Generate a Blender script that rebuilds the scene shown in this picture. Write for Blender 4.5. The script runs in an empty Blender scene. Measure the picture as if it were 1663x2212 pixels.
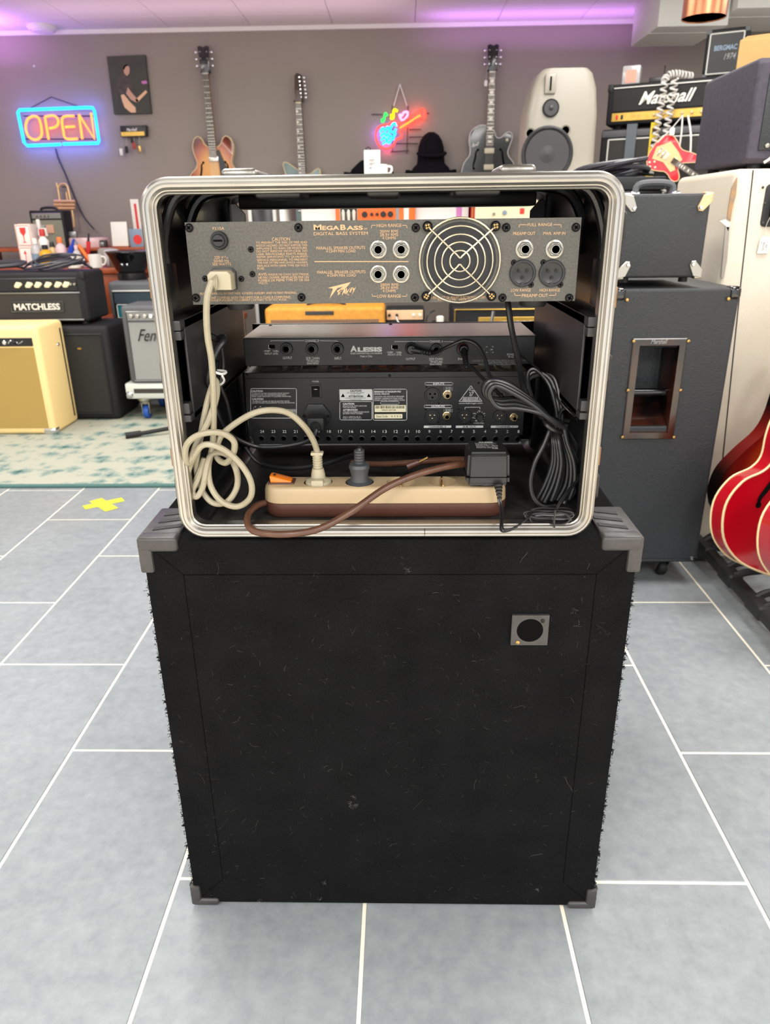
import bpy, bmesh, math, random
from math import sin, cos, pi, radians
from mathutils import Vector as V, Matrix
random.seed(11)
SC = bpy.context.scene
COL = SC.collection
W, H, F = 1663.0, 2212.0, 1564.9
PITCH, ROLL, YAW, CZ = .383286, -.012829, .0255068, 1.0686

# ---------------------------------------------------------------- camera
def cam_axes():
    fw = V((-sin(YAW), cos(YAW), 0)); rt = V((cos(YAW), sin(YAW), 0)); up = V((0, 0, 1))
    f2 = fw*cos(PITCH) - up*sin(PITCH); u2 = up*cos(PITCH) + fw*sin(PITCH)
    return rt*cos(ROLL) + u2*sin(ROLL), u2*cos(ROLL) - rt*sin(ROLL), f2
RT, UP, FW = cam_axes()
CP = V((0, 0, CZ))
def _ray(x, y): return FW + RT*((x - W/2)/F) - UP*((y - H/2)/F)
def at(x, y, Y):
    """point of the photograph's pixel at depth Y of the room"""
    d = _ray(x, y); return CP + d*(Y/d.y)
def atz(x, y, Z):
    d = _ray(x, y); return CP + d*((Z - CZ)/d.z)
cd = bpy.data.cameras.new('camera'); cam = bpy.data.objects.new('camera', cd); COL.objects.link(cam)
cd.sensor_fit = 'VERTICAL'; cd.sensor_height = 36.0; cd.lens = 36.0*F/H
cd.clip_start = .02; cd.clip_end = 60
m = Matrix((RT, UP, -FW)).transposed().to_4x4(); m.translation = CP
cam.matrix_world = m
cd.dof.use_dof = True; cd.dof.focus_distance = 1.0; cd.dof.aperture_fstop = 25.45/3.0   # 3 mm pupil of a phone lens
SC.camera = cam
# ---------------------------------------------------------------- light
w = bpy.data.worlds.new('world'); SC.world = w; w.use_nodes = True
bg = w.node_tree.nodes['Background']; bg.inputs[0].default_value = (.93, .96, 1, 1); bg.inputs[1].default_value = 1.3
SC.view_settings.view_transform = 'Standard'; SC.view_settings.look = 'None'
SC.view_settings.gamma = 1.0; SC.view_settings.use_curve_mapping = False
SC.view_settings.exposure = 0.62
CEIL = 2.362; WALLY = 6.08
def area(name, loc, size, power, col=(1, .975, .94), rot=(0, 0, 0), sy=None):
    l = bpy.data.lights.new(name, 'AREA'); l.energy = power; l.color = col
    l.shape = 'RECTANGLE'; l.size = size; l.size_y = sy or size
    o = bpy.data.objects.new(name, l); COL.objects.link(o); o.location = loc; o.rotation_euler = rot
    return o
for x in (-2.6, -.75, 1.1, 2.9):
    for y, pw in ((-1.2, 46), (1.6, 22), (3.6, 21)):
        area('ceiling_panel_light', (x, y, CEIL - .02), .6, pw, sy=1.2)
# the purple wash that the shop's colour lamps throw on the ceiling and the upper wall
area('purple_wash_lamp', (-3.0, 5.7, 2.12), .5, 4.2, (.62, .22, 1), (pi, 0, 0), .2)
area('purple_wash_lamp', (.95, 5.86, 2.17), 1.5, 2.0, (.66, .25, 1), (pi, 0, 0), .12)
area('lilac_wash_lamp', (-1.2, 5.5, 2.05), 2.4, 1.9, (.95, .6, .85), (pi, 0, 0), .3)

# ---------------------------------------------------------------- materials
def lin(c):
    if isinstance(c, str):
        c = c.lstrip('#'); c = tuple(int(c[i:i+2], 16)/255 for i in (0, 2, 4))
    return tuple((x/12.92 if x <= .04045 else ((x+.055)/1.055)**2.4) for x in c[:3]) + (1,)
MATS = {}
def mat(name, col, rough=.5, metal=0., var=None, bump=None, coat=0., emit=0., spec=.5, alpha=None, trans=0., wave=None, sheen=0., aniso=None):
    """var=(scale, colour2, amount[, detail]) mottling; bump=(scale, strength[, kind])"""
    if name in MATS: return MATS[name]
    m = bpy.data.materials.new(name); m.use_nodes = True; nt = m.node_tree; n = nt.nodes; L = nt.links
    b = n['Principled BSDF']
    b.inputs['Base Color'].default_value = lin(col); b.inputs['Roughness'].default_value = rough
    b.inputs['Metallic'].default_value = metal; b.inputs['Coat Weight'].default_value = coat
    b.inputs['Coat Roughness'].default_value = .08; b.inputs['Specular IOR Level'].default_value = spec
    if sheen: b.inputs['Sheen Weight'].default_value = sheen
    if trans: b.inputs['Transmission Weight'].default_value = trans
    if emit:
        b.inputs['Emission Color'].default_value = lin(col); b.inputs['Emission Strength'].default_value = emit
    tc = n.new('ShaderNodeTexCoord')
    if var:
        t = n.new('ShaderNodeTexNoise'); t.inputs['Scale'].default_value = var[0]; t.inputs['Detail'].default_value = var[3] if len(var) > 3 else 6
        t.inputs['Roughness'].default_value = .62
        L.new(tc.outputs['Object'], t.inputs['Vector'])
        r = n.new('ShaderNodeValToRGB'); r.color_ramp.elements[0].position = .5 - .5/(1+4*var[2]); r.color_ramp.elements[1].position = .5 + .5/(1+4*var[2])
        r.color_ramp.elements[0].color = lin(col); r.color_ramp.elements[1].color = lin(var[1])
        L.new(t.outputs['Fac'], r.inputs['Fac']); L.new(r.outputs['Color'], b.inputs['Base Color'])
    if bump:
        kind = bump[2] if len(bump) > 2 else 'noise'
        if kind == 'noise':
            t2 = n.new('ShaderNodeTexNoise'); t2.inputs['Scale'].default_value = bump[0]; t2.inputs['Detail'].default_value = 4; o = t2.outputs['Fac']
        elif kind == 'voronoi':
            t2 = n.new('ShaderNodeTexVoronoi'); t2.inputs['Scale'].default_value = bump[0]; o = t2.outputs['Distance']
        else:   # leather: warped creases
            t2 = n.new('ShaderNodeTexNoise'); t2.inputs['Scale'].default_value = bump[0]; t2.inputs['Detail'].default_value = 3
            t2.inputs['Distortion'].default_value = 2.2; o = t2.outputs['Fac']
        L.new(tc.outputs['Object'], t2.inputs['Vector'])
        bm_ = n.new('ShaderNodeBump'); bm_.inputs['Strength'].default_value = bump[1]; bm_.inputs['Distance'].default_value = .008 if kind == 'leather' else .003
        L.new(o, bm_.inputs['Height']); L.new(bm_.outputs['Normal'], b.inputs['Normal'])
    MATS[name] = m
    return m
def weave_mat(name, c1, c2, scale, rough=.8, sx=1., sz=1.):
    """woven grille cloth: two crossed wave bands"""
    m = bpy.data.materials.new(name); m.use_nodes = True; n = m.node_tree.nodes; L = m.node_tree.links; b = n['Principled BSDF']
    b.inputs['Roughness'].default_value = rough
    tc = n.new('ShaderNodeTexCoord'); outs = []
    for d in ('X', 'Z'):
        wv = n.new('ShaderNodeTexWave'); wv.wave_type = 'BANDS'; wv.bands_direction = d; wv.inputs['Scale'].default_value = scale*(sx if d == 'X' else sz)
        L.new(tc.outputs['Object'], wv.inputs['Vector']); outs.append(wv.outputs['Fac'])
    mx = n.new('ShaderNodeMath'); mx.operation = 'MULTIPLY'; L.new(outs[0], mx.inputs[0]); L.new(outs[1], mx.inputs[1])
    r = n.new('ShaderNodeValToRGB'); r.color_ramp.elements[0].color = lin(c1); r.color_ramp.elements[1].color = lin(c2)
    r.color_ramp.elements[0].position = .05; r.color_ramp.elements[1].position = .6
    L.new(mx.outputs[0], r.inputs['Fac']); L.new(r.outputs['Color'], b.inputs['Base Color'])
    MATS[name] = m; return m

# ---------------------------------------------------------------- mesh helpers
def crom(pts, sub=6, closed=False):
    P = [V(p) for p in pts]; n = len(P); out = []
    if n < 3: return P
    rng = n if closed else n-1
    for i in range(rng):
        if closed: a, b, c, d = P[(i-1) % n], P[i], P[(i+1) % n], P[(i+2) % n]
        else: a, b, c, d = P[max(i-1, 0)], P[i], P[i+1], P[min(i+2, n-1)]
        for k in range(sub):
            t = k/sub; t2 = t*t; t3 = t2*t
            out.append(.5*((2*b) + (c-a)*t + (2*a-5*b+4*c-d)*t2 + (3*b-a-3*c+d)*t3))
    if not closed: out.append(P[-1])
    return out
def rrect(w, h, r, n=6, cx=0, cy=0):
    """rounded rectangle outline, counter-clockwise"""
    o = []
    for sx, sy, a0 in ((1, 1, 0), (-1, 1, 90), (-1, -1, 180), (1, -1, 270)):
        for k in range(n+1):
            a = radians(a0 + 90*k/n)
            o.append((cx + sx*(w/2-r) + r*cos(a), cy + sy*(h/2-r) + r*sin(a)))
    return o
def ell(rx, ry, n=24, cx=0, cy=0, a0=0): return [(cx+rx*cos(a0+2*pi*k/n), cy+ry*sin(a0+2*pi*k/n)) for k in range(n)]
class B:
    def __init__(s): s.v = []; s.f = []
    def add(s, vs, fs, M=None):
        o = len(s.v)
        s.v += [tuple(M @ V(p)) if M else tuple(p) for p in vs]
        s.f += [tuple(i+o for i in f) for f in fs]
        return s
    def bm(s, bm, M=None):
        bm.verts.index_update(); r = s.add([v.co for v in bm.verts], [[v.index for v in f.verts] for f in bm.faces], M); bm.free(); return r
    def box(s, x0, x1, y0, y1, z0, z1, M=None):
        vs = [(x, y, z) for x in (x0, x1) for y in (y0, y1) for z in (z0, z1)]
        return s.add(vs, [(0, 1, 3, 2), (4, 6, 7, 5), (0, 4, 5, 1), (2, 3, 7, 6), (0, 2, 6, 4), (1, 5, 7, 3)], M)
    def rbox(s, x0, x1, y0, y1, z0, z1, r=.005, seg=2, M=None):
        bm = bmesh.new(); bmesh.ops.create_cube(bm, size=1)
        for v in bm.verts: v.co = V(((x0+x1)/2+v.co.x*(x1-x0), (y0+y1)/2+v.co.y*(y1-y0), (z0+z1)/2+v.co.z*(z1-z0)))
        r = min(r, .49*min(abs(x1-x0), abs(y1-y0), abs(z1-z0)))
        bmesh.ops.bevel(bm, geom=bm.edges[:], offset=r, segments=seg, affect='EDGES', profile=.5)
        return s.bm(bm, M)
    def cyl(s, p0, p1, r0, r1=None, n=16, cap=True):
        p0, p1 = V(p0), V(p1); r1 = r0 if r1 is None else r1
        d = (p1-p0).normalized(); a = d.orthogonal().normalized(); b = d.cross(a)
        vs = []
        for p, r in ((p0, r0), (p1, r1)):
            vs += [p + (a*cos(2*pi*k/n) + b*sin(2*pi*k/n))*r for k in range(n)]
        fs = [(k, (k+1) % n, n+(k+1) % n, n+k) for k in range(n)]
        if cap: fs += [tuple(range(n))[::-1], tuple(range(n, 2*n))]
        return s.add(vs, fs)
    def tube(s, pts, r, n=8, sub=6, closed=False, smooth=True, cap=True, rad=None):
        P = crom(pts, sub, closed) if smooth and len(pts) > 2 else [V(p) for p in pts]
        N = len(P); T = []
        for i in range(N):
            if closed: t = P[(i+1) % N]-P[i-1]
            else: t = P[min(i+1, N-1)]-P[max(i-1, 0)]
            T.append(t.normalized() if t.length > 1e-9 else V((0, 0, 1)))
        a = T[0].orthogonal().normalized(); vs = []
        for i in range(N):
            a = a - T[i]*a.dot(T[i])
            a = a.normalized() if a.length > 1e-6 else T[i].orthogonal().normalized()
            b = T[i].cross(a); rr = r if rad is None else rad(i/(N-1))
            vs += [P[i] + (a*cos(2*pi*k/n) + b*sin(2*pi*k/n))*rr for k in range(n)]
        fs = []
        for i in range(N if closed else N-1):
            j = (i+1) % N
            fs += [(i*n+k, i*n+(k+1) % n, j*n+(k+1) % n, j*n+k) for k in range(n)]
        if cap and not closed: fs += [tuple(range(n))[::-1], tuple(range((N-1)*n, N*n))]
        return s.add(vs, fs)
    def lathe(s, prof, o=(0, 0, 0), axis='Z', n=24, M=None):
        """prof = [(radius, height)...] about axis"""
        vs = []; o = V(o)
        for r, h in prof:
            for k in range(n):
                c, q = r*cos(2*pi*k/n), r*sin(2*pi*k/n)
                p = V((c, q, h)) if axis == 'Z' else (V((c, h, q)) if axis == 'Y' else V((h, c, q)))
                vs.append(o+p)
        fs = []
        for i in range(len(prof)-1):
            fs += [(i*n+k, i*n+(k+1) % n, (i+1)*n+(k+1) % n, (i+1)*n+k) for k in range(n)]
        if prof[0][0] > 1e-6: fs.append(tuple(range(n))[::-1])
        if prof[-1][0] > 1e-6: fs.append(tuple(range((len(prof)-1)*n, len(prof)*n)))
        return s.add(vs, fs, M)
    def prism(s, poly, y0, y1, plane='xz', bev=0, seg=2, M=None):
        """poly extruded from y0 to y1 across the plane"""
        mp = {'xz': lambda a, b, t: (a, t, b), 'xy': lambda a, b, t: (a, b, t), 'yz': lambda a, b, t: (t, a, b)}[plane]
        n = len(poly)
        if bev:
            bm = bmesh.new()
            A = [bm.verts.new(mp(p[0], p[1], y0)) for p in poly]; Bv = [bm.verts.new(mp(p[0], p[1], y1)) for p in poly]
            fa = bm.faces.new(A); fb = bm.faces.new(Bv[::-1])
            for k in range(n): bm.faces.new((A[k], Bv[k], Bv[(k+1) % n], A[(k+1) % n]))
            es = list(fa.edges) + list(fb.edges)
            bmesh.ops.bevel(bm, geom=es, offset=bev, segments=seg, affect='EDGES', profile=.5)
            return s.bm(bm, M)
        vs = [mp(p[0], p[1], y0) for p in poly] + [mp(p[0], p[1], y1) for p in poly]
        fs = [tuple(range(n)), tuple(range(2*n-1, n-1, -1))] + [(k, n+k, n+(k+1) % n, (k+1) % n) for k in range(n)]
        return s.add(vs, fs, M)
    def sweep_ring(s, path, prof, closed=True):
        """path: 2d outline (x,z) ccw; prof: [(inward offset, y)] -> frame around an opening"""
        n = len(path); vs = []; m_ = len(prof)
        for i in range(n):
            a = V(path[i-1]); b = V(path[i]); c = V(path[(i+1) % n])
            t = ((b-a).normalized() + (c-b).normalized()).normalized(); nn = V((-t.y, t.x))
            for off, y in prof:
                q = b + nn*off; vs.append((q.x, y, q.y))
        fs = []
        for i in range(n):
            j = (i+1) % n
            for k in range(m_ if closed else m_-1):
                l = (k+1) % m_
                fs.append((i*m_+k, j*m_+k, j*m_+l, i*m_+l))
        return s.add(vs, fs)
    def text(s, t, x0, z0, x1, z1, y, bold=0., shear=0., M=None, depth=0., keep=False):
        """lettering fitted into the rectangle x0..x1, z0..z1 of the plane y, read from -y"""
        vs, fs = glyphs(t, bold, shear)
        if not vs: return s
        ax = min(p[0] for p in vs); bx = max(p[0] for p in vs); az = min(p[1] for p in vs); bz = max(p[1] for p in vs)
        kx = (x1-x0)/(bx-ax); kz = (z1-z0)/(bz-az)
        return s.add([(x0+(p[0]-ax)*kx, y, z0+(p[1]-az)*kz) for p in vs], fs, M)
    def obj(s, name, mt, parent=None, smooth=35, loc=None):
        me = bpy.data.meshes.new(name); me.from_pydata(s.v, [], s.f); me.validate()
        bm = bmesh.new(); bm.from_mesh(me); bmesh.ops.recalc_face_normals(bm, faces=bm.faces[:]); bm.to_mesh(me); bm.free()
        if smooth:
            me.shade_smooth(); me.set_sharp_from_angle(angle=radians(smooth))
        me.materials.append(MATS[mt] if isinstance(mt, str) else mt)
        o = bpy.data.objects.new(name, me); COL.objects.link(o)
        if parent: o.parent = parent
        if loc: o.location = loc
        return o
_gl = {}
def glyphs(t, bold=0., shear=0.):
    k = (t, bold, shear)
    if k not in _gl:
        c = bpy.data.curves.new('t', 'FONT'); c.body = t; c.offset = bold; c.shear = shear; c.resolution_u = 3; c.fill_mode = 'FRONT'
        o = bpy.data.objects.new('t', c); me = bpy.data.meshes.new_from_object(o)
        _gl[k] = ([tuple(v.co) for v in me.vertices], [tuple(p.vertices) for p in me.polygons])
        bpy.data.objects.remove(o); bpy.data.meshes.remove(me); bpy.data.curves.remove(c)
    return _gl[k]
def tag(o, label=None, cat=None, group=None, kind=None):
    if label: o['label'] = label
    if cat: o['category'] = cat
    if group: o['group'] = group
    if kind: o['kind'] = kind
    return o
def thing(name, label, cat, loc=(0, 0, 0), rz=0, group=None, rot=None):
    o = bpy.data.objects.new(name, None); COL.objects.link(o); o.empty_display_size = .05
    o.location = loc; o.rotation_euler = rot or (0, 0, rz)
    return tag(o, label, cat, group)
def copy_mesh(src, name, parent, loc=(0, 0, 0), rot=None, scale=None):
    o = src.copy(); o.name = name; COL.objects.link(o); o.parent = parent; o.location = loc
    if rot: o.rotation_euler = rot
    if scale: o.scale = scale
    return o
def copy_thing(root, loc, rz=None, label=None):
    r = root.copy(); COL.objects.link(r); r.location = loc
    if rz is not None: r.rotation_euler = (0, 0, rz)
    if label: r['label'] = label
    for ch in list(root.children):
        c = ch.copy(); COL.objects.link(c); c.parent = r
        for g in list(ch.children):
            d = g.copy(); COL.objects.link(d); d.parent = c
    return r
class Panel:
    """puts details of a flat face at Y = y0 where they stand, in the frame of a thing at loc"""
    def __init__(s, loc, y0, ox=0, oy=0, k=1.):
        s.loc = V(loc); s.y0 = y0; s.ox, s.oy, s.k = ox, oy, k
    def crop(s, ox, oy, k): return Panel(s.loc, s.y0, ox, oy, k)
    def p(s, x, y):
        q = at(s.ox + s.k*x, s.oy + s.k*y, s.y0) - s.loc; return q.x, q.z
    def r(s, px): return px*s.k/F*s.y0*1.075
    def text(s, b, t, x0, y0, x1, y1, lift=.0004, bold=0., shear=0.):
        a = s.p((x0+x1)/2, y0); c = s.p((x0+x1)/2, y1); l = s.p(x0, (y0+y1)/2); r = s.p(x1, (y0+y1)/2)
        b.text(t, l[0], c[1], r[0], a[1], s.y0-s.loc.y-lift, bold, shear)
    def line(s, b, pts, wpx, lift=.0004):
        yy = s.y0-s.loc.y-lift
        P = [V(s.p(*q)) for q in pts]; h = s.r(wpx)/2
        for a, c in zip(P, P[1:]):
            t = (c-a).normalized(); nn = V((-t.y, t.x))*h; e = t*h
            q = [a-e-nn, c+e-nn, c+e+nn, a-e+nn]
            b.add([(v.x, yy, v.y) for v in q], [(0, 1, 2, 3)])
    def poly(s, b, pts, lift=.0004):
        yy = s.y0-s.loc.y-lift
        b.add([(s.p(*q)[0], yy, s.p(*q)[1]) for q in pts], [tuple(range(len(pts)))])
# ================================================================ the setting
mat('grout', '#efe6d3', .9, bump=(300, .2))
def tile_mat():
    m = bpy.data.materials.new('floor_tile'); m.use_nodes = True; n = m.node_tree.nodes; L = m.node_tree.links; b = n['Principled BSDF']
    tc = n.new('ShaderNodeTexCoord'); oi = n.new('ShaderNodeObjectInfo')
    ad = n.new('ShaderNodeVectorMath'); ad.operation = 'ADD'
    sc = n.new('ShaderNodeVectorMath'); sc.operation = 'SCALE'; sc.inputs['Scale'].default_value = 37
    cb = n.new('ShaderNodeCombineXYZ'); L.new(oi.outputs['Random'], cb.inputs[0]); L.new(oi.outputs['Random'], cb.inputs[1])
    L.new(cb.outputs[0], sc.inputs[0]); L.new(tc.outputs['Object'], ad.inputs[0]); L.new(sc.outputs[0], ad.inputs[1])
    cols = []
    for s, d, c1, c2, p0, p1 in ((3.2, 5, '#7c8285', '#8f9497', .35, .66), (34, 8, '#747b7f', '#a1a6a8', .3, .72)):
        t = n.new('ShaderNodeTexNoise'); t.inputs['Scale'].default_value = s; t.inputs['Detail'].default_value = d; t.inputs['Roughness'].default_value = .68
        L.new(ad.outputs[0], t.inputs['Vector']); r = n.new('ShaderNodeValToRGB')
        r.color_ramp.elements[0].color = lin(c1); r.color_ramp.elements[1].color = lin(c2); r.color_ramp.elements[0].position = p0; r.color_ramp.elements[1].position = p1
        L.new(t.outputs['Fac'], r.inputs['Fac']); cols.append((t, r))
    mx = n.new('ShaderNodeMixRGB'); mx.inputs[0].default_value = .45; L.new(cols[0][1].outputs[0], mx.inputs[1]); L.new(cols[1][1].outputs[0], mx.inputs[2])
    L.new(mx.outputs[0], b.inputs['Base Color']); b.inputs['Roughness'].default_value = .42; b.inputs['Specular IOR Level'].default_value = .35
    bp = n.new('ShaderNodeBump'); bp.inputs['Strength'].default_value = .12; bp.inputs['Distance'].default_value = .002
    L.new(cols[1][0].outputs['Fac'], bp.inputs['Height']); L.new(bp.outputs[0], b.inputs['Normal'])
    MATS['floor_tile'] = m
tile_mat()
mat('wall_paint', '#938b82', .75, var=(1.5, '#998f86', .4), bump=(180, .08))
mat('ceiling_paint', '#e2dfda', .85, bump=(260, .1)); mat('ceiling_rail', '#e9e6e0', .6); mat('side_wall', '#bdb9b3', .8); mat('ceiling_gap', '#77736f', .8)
T = .33
TX, TY = -.0594*1.1, .8477*1.1
fl = tag(B().box(-4.2, 3.6, -3.2, WALLY+.02, -.06, -.0016).obj('floor', 'grout', smooth=0), kind='structure')
b = B(); gw = .0032
b.rbox(gw, T-gw, gw, 2*T-gw, -.012, 0, .0012, 1)
t0 = None
for c in range(-11, 11):
    for r in range(-3, 17):
        if (r + c) % 2 == 0: continue
        y0 = TY + r*T
        if y0 + 2*T > WALLY: continue
        if y0 < -.75: continue
        if y0 + T < abs(TX + (c+.5)*T)*.55: continue
        if t0 is None: t0 = b.obj('floor_tile', 'floor_tile', fl, 0); o = t0
        else: o = copy_mesh(t0, 'floor_tile', fl)
        o.location = (TX + c*T, y0, 0)
tag(B().box(-4.2, 3.6, WALLY, WALLY+.12, 0, 2.7).obj('wall_back', 'wall_paint', smooth=0), kind='structure')
tag(B().box(-4.3, -4.2, -3.2, WALLY, 0, 2.7).obj('wall_left', 'side_wall', smooth=0), kind='structure')
tag(B().box(3.6, 3.7, -3.2, WALLY, 0, 2.7).obj('wall_right', 'side_wall', smooth=0), kind='structure')
tag(B().box(-4.2, 3.6, WALLY-.022, WALLY, CEIL-.03, CEIL).obj('trim_1', 'ceiling_rail', smooth=0), kind='structure')
ce = tag(B().box(-4.2, 3.6, -3.2, WALLY, CEIL+.004, CEIL+.06).obj('ceiling', 'ceiling_gap', smooth=0), kind='structure')
b = B().rbox(.0015, .579, .0015, .579, -.001, .01, .002, 1); c0 = None
for i in range(-7, 10):
    for j in range(4):
        x = -1.0609 + .5806*i; y = 5.742 - .5806*(j-.45) if j else WALLY-.34-.0
        if x < -4.2 or x > 3.1: continue
        if c0 is None: c0 = b.obj('ceiling_panel', 'ceiling_paint', ce, 0); o = c0
        else: o = copy_mesh(c0, 'ceiling_panel', ce)
        o.scale = (1, .585 if j == 0 else 1, 1)
        if j == 0: pass
        else: y = 5.742 - .5806*j
        o.location = (x, y if j else 5.742, CEIL-.003)

# ================================================================ speaker cabinet
def carpet():
    m = bpy.data.materials.new('black_carpet'); m.use_nodes = True; n = m.node_tree.nodes; L = m.node_tree.links; b = n['Principled BSDF']
    tc = n.new('ShaderNodeTexCoord')
    t = n.new('ShaderNodeTexNoise'); t.inputs['Scale'].default_value = 420; t.inputs['Detail'].default_value = 5; t.inputs['Roughness'].default_value = .75
    t2 = n.new('ShaderNodeTexNoise'); t2.inputs['Scale'].default_value = 14; t2.inputs['Detail'].default_value = 6
    L.new(tc.outputs['Object'], t.inputs['Vector']); L.new(tc.outputs['Object'], t2.inputs['Vector'])
    r = n.new('ShaderNodeValToRGB'); r.color_ramp.elements[0].color = lin('#080809'); r.color_ramp.elements[1].color = lin('#212122')
    r.color_ramp.elements[0].position = .34; r.color_ramp.elements[1].position = .78
    mx = n.new('ShaderNodeMath'); mx.operation = 'MULTIPLY_ADD'; mx.inputs[1].default_value = .3
    L.new(t2.outputs['Fac'], mx.inputs[0]); L.new(t.outputs['Fac'], mx.inputs[2])
    sb = n.new('ShaderNodeMath'); sb.operation = 'SUBTRACT'; sb.inputs[1].default_value = .13; L.new(mx.outputs[0], sb.inputs[0])
    L.new(sb.outputs[0], r.inputs['Fac']); L.new(r.outputs[0], b.inputs['Base Color'])
    b.inputs['Roughness'].default_value = 1; b.inputs['Specular IOR Level'].default_value = .08
    bp = n.new('ShaderNodeBump'); bp.inputs['Strength'].default_value = .9; bp.inputs['Distance'].default_value = .003
    L.new(t.outputs['Fac'], bp.inputs['Height']); L.new(bp.outputs[0], b.inputs['Normal'])
    MATS['black_carpet'] = m
carpet()
def plate_hole(b, xl, xr, zb, zt, fx, fz, fr, y0, y1, NN=48):
    """rectangular plate with a round hole"""
    def hit(a):
        c, s = cos(a), sin(a); t = min(((xr-fx)/c if c > 1e-9 else (xl-fx)/c if c < -1e-9 else 9), ((zt-fz)/s if s > 1e-9 else (zb-fz)/s if s < -1e-9 else 9)); return (fx+c*t, fz+s*t)
    cors = [math.atan2(z-fz, x-fx) % (2*pi) for x in (xl, xr) for z in (zb, zt)]
    angs = sorted(set([2*pi*k/NN for k in range(NN)] + cors)); m_ = len(angs); o = len(b.v)
    inn = [(fx+fr*cos(a), fz+fr*sin(a)) for a in angs]; out = [hit(a) for a in angs]
    for y in (y0, y1): b.v += [(p[0], y, p[1]) for p in inn] + [(p[0], y, p[1]) for p in out]
    for k in range(m_):
        l = (k+1) % m_
        b.f += [tuple(o+q for q in f) for f in ((k, l, m_+l, m_+k), (2*m_+k, 3*m_+k, 3*m_+l, 2*m_+l), (k, 2*m_+k, 2*m_+l, l), (m_+k, m_+l, 3*m_+l, 3*m_+k))]
    return b
mat('fibre_black', '#18181a', .9, spec=.1); mat('fibre_grey', '#6f6c6a', .9); mat('corner_plastic', '#3d3b3a', .42, var=(40, '#312f2e', .5), bump=(200, .1))
mat('black_rubber', '#151516', .6); mat('black_plastic', '#1b1b1c', .38); mat('zinc', '#b9b4aa', .35, 1.); mat('screw_black', '#262423', .3, .7)
mat('hole_black', '#040404', .9, spec=.1); mat('brass', '#b8955a', .3, 1.)
CX0, CX1, CYF, CYB, CZ0, CZ1 = -.3495, .3125, .876, 1.40, .010, .676
cab = thing('speaker_cabinet', 'black carpet-covered speaker cabinet with plastic corners under the open rack case', 'speaker cabinet', ((CX0+CX1)/2, CYF, 0))
ox = (CX0+CX1)/2; hw = (CX1-CX0)/2; dp = CYB-CYF
B().rbox(-hw, hw, .006, dp, CZ0, CZ1, .006).obj('body', 'black_carpet', cab)
seam = .0522; g = .0004; zb = CZ0; zt = CZ1
def tri_prism(poly): return B().prism(poly, .0, .008, bev=.0008, seg=1)
i0, i1, k0, k1 = -hw+seam, hw-seam, zb+seam, zt-seam
jl = at(1143.5, 1358.5, CYF) - V((ox, CYF, 0))
b = B(); oo = [(i0+g, k0+g), (i1-g, k0+g), (i1-g, k1-g), (i0+g, k1-g)]; hh = [(jl.x+a*.021, jl.z+c*.021) for a, c in ((-1, -1), (1, -1), (1, 1), (-1, 1))]
for y in (0, .008): b.v += [(p[0], y, p[1]) for p in oo+hh]
for k in range(4):
    l = (k+1) % 4
    b.f += [(k, l, 4+l, 4+k), (8+k, 12+k, 12+l, 8+l), (k, 8+k, 8+l, l), (4+k, 4+l, 12+l, 12+k)]
b.obj('back_panel', 'black_carpet', cab, 0)
for pl in ([(-hw+.001, zt-.001), (hw-.001, zt-.001), (i1, k1+g), (i0, k1+g)], [(-hw+.001, zb+.001), (i0, k0-g), (i1, k0-g), (hw-.001, zb+.001)],
           [(-hw+.001, zb+.002), (-hw+.001, zt-.002), (i0-g, k1), (i0-g, k0)], [(hw-.001, zb+.002), (i1+g, k0), (i1+g, k1), (hw-.001, zt-.002)]):
    tri_prism(pl).obj('panel_border', 'black_carpet', cab, 0)
# fuzz standing out of the carpet's edges and lint lying on it
b = B(); rnd = random.Random(3)
def strand(b, p, d, l, r, curl):
    p = V(p); d = V(d).normalized(); q = [p]
    for k in range(4):
        d = (d + V((rnd.uniform(-1, 1), rnd.uniform(-1, 1), rnd.uniform(-1, 1)))*curl).normalized(); p = p + d*l/4; q.append(p)
    b.tube(q, r, 3, 1, smooth=False, cap=False)
for k in range(1500):
    s = rnd.choice((-1, 1)); z = rnd.uniform(CZ0+.02, CZ1-.06)
    l = rnd.uniform(.0015, .004) if rnd.random() < .9 else rnd.uniform(.004, .007)
    strand(b, (s*hw, rnd.uniform(0, .02), z), (s, rnd.uniform(-.4, .4), rnd.uniform(-1, 1)), l, .00035, .7)
for k in range(46):
    s = rnd.choice((-1, 1)); z = rnd.uniform(CZ0+.03, CZ1-.07)
    for j in range(6): strand(b, (s*hw, .003, z+rnd.uniform(-.0015, .0015)), (s, rnd.uniform(-.5, .5), rnd.uniform(-.8, .8)), rnd.uniform(.002, .006), .0005, .9)
for k in range(1500):
    strand(b, (rnd.uniform(-hw+.01, hw-.01), .0, rnd.uniform(zb+.01, zt-.03)), (rnd.uniform(-1, 1), -.45, rnd.uniform(-1, 1)), rnd.uniform(.002, .006), .00022, .6)
tag(b.obj('carpet_fuzz', 'fibre_black', cab, 0), kind='stuff')
b = B()
for k in range(520):
    l = rnd.uniform(.003, .010) if rnd.random() < .93 else rnd.uniform(.012, .028)
    strand(b, (rnd.uniform(-hw+.02, hw-.02), -.0006, rnd.uniform(zb+.01, zt-.02)), (rnd.uniform(-1, 1), -.06, rnd.uniform(-1, 1)), l, rnd.choice((.00005, .00005, .00007, .0001)), .45)
for px, py in ((765, 1720), (755, 1732), (770, 1738), (880, 1232), (1240, 1318), (700, 1905), (1160, 1920), (560, 1945), (690, 1940), (760, 1740)):
    q = at(px, py, CYF) - V((ox, CYF, 0))
    for j in range(14): strand(b, (q.x+rnd.uniform(-.003, .003), -.001, q.z+rnd.uniform(-.003, .003)), (rnd.uniform(-1, 1), -.2, rnd.uniform(-1, 1)), .004, .00008, .8)
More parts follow.
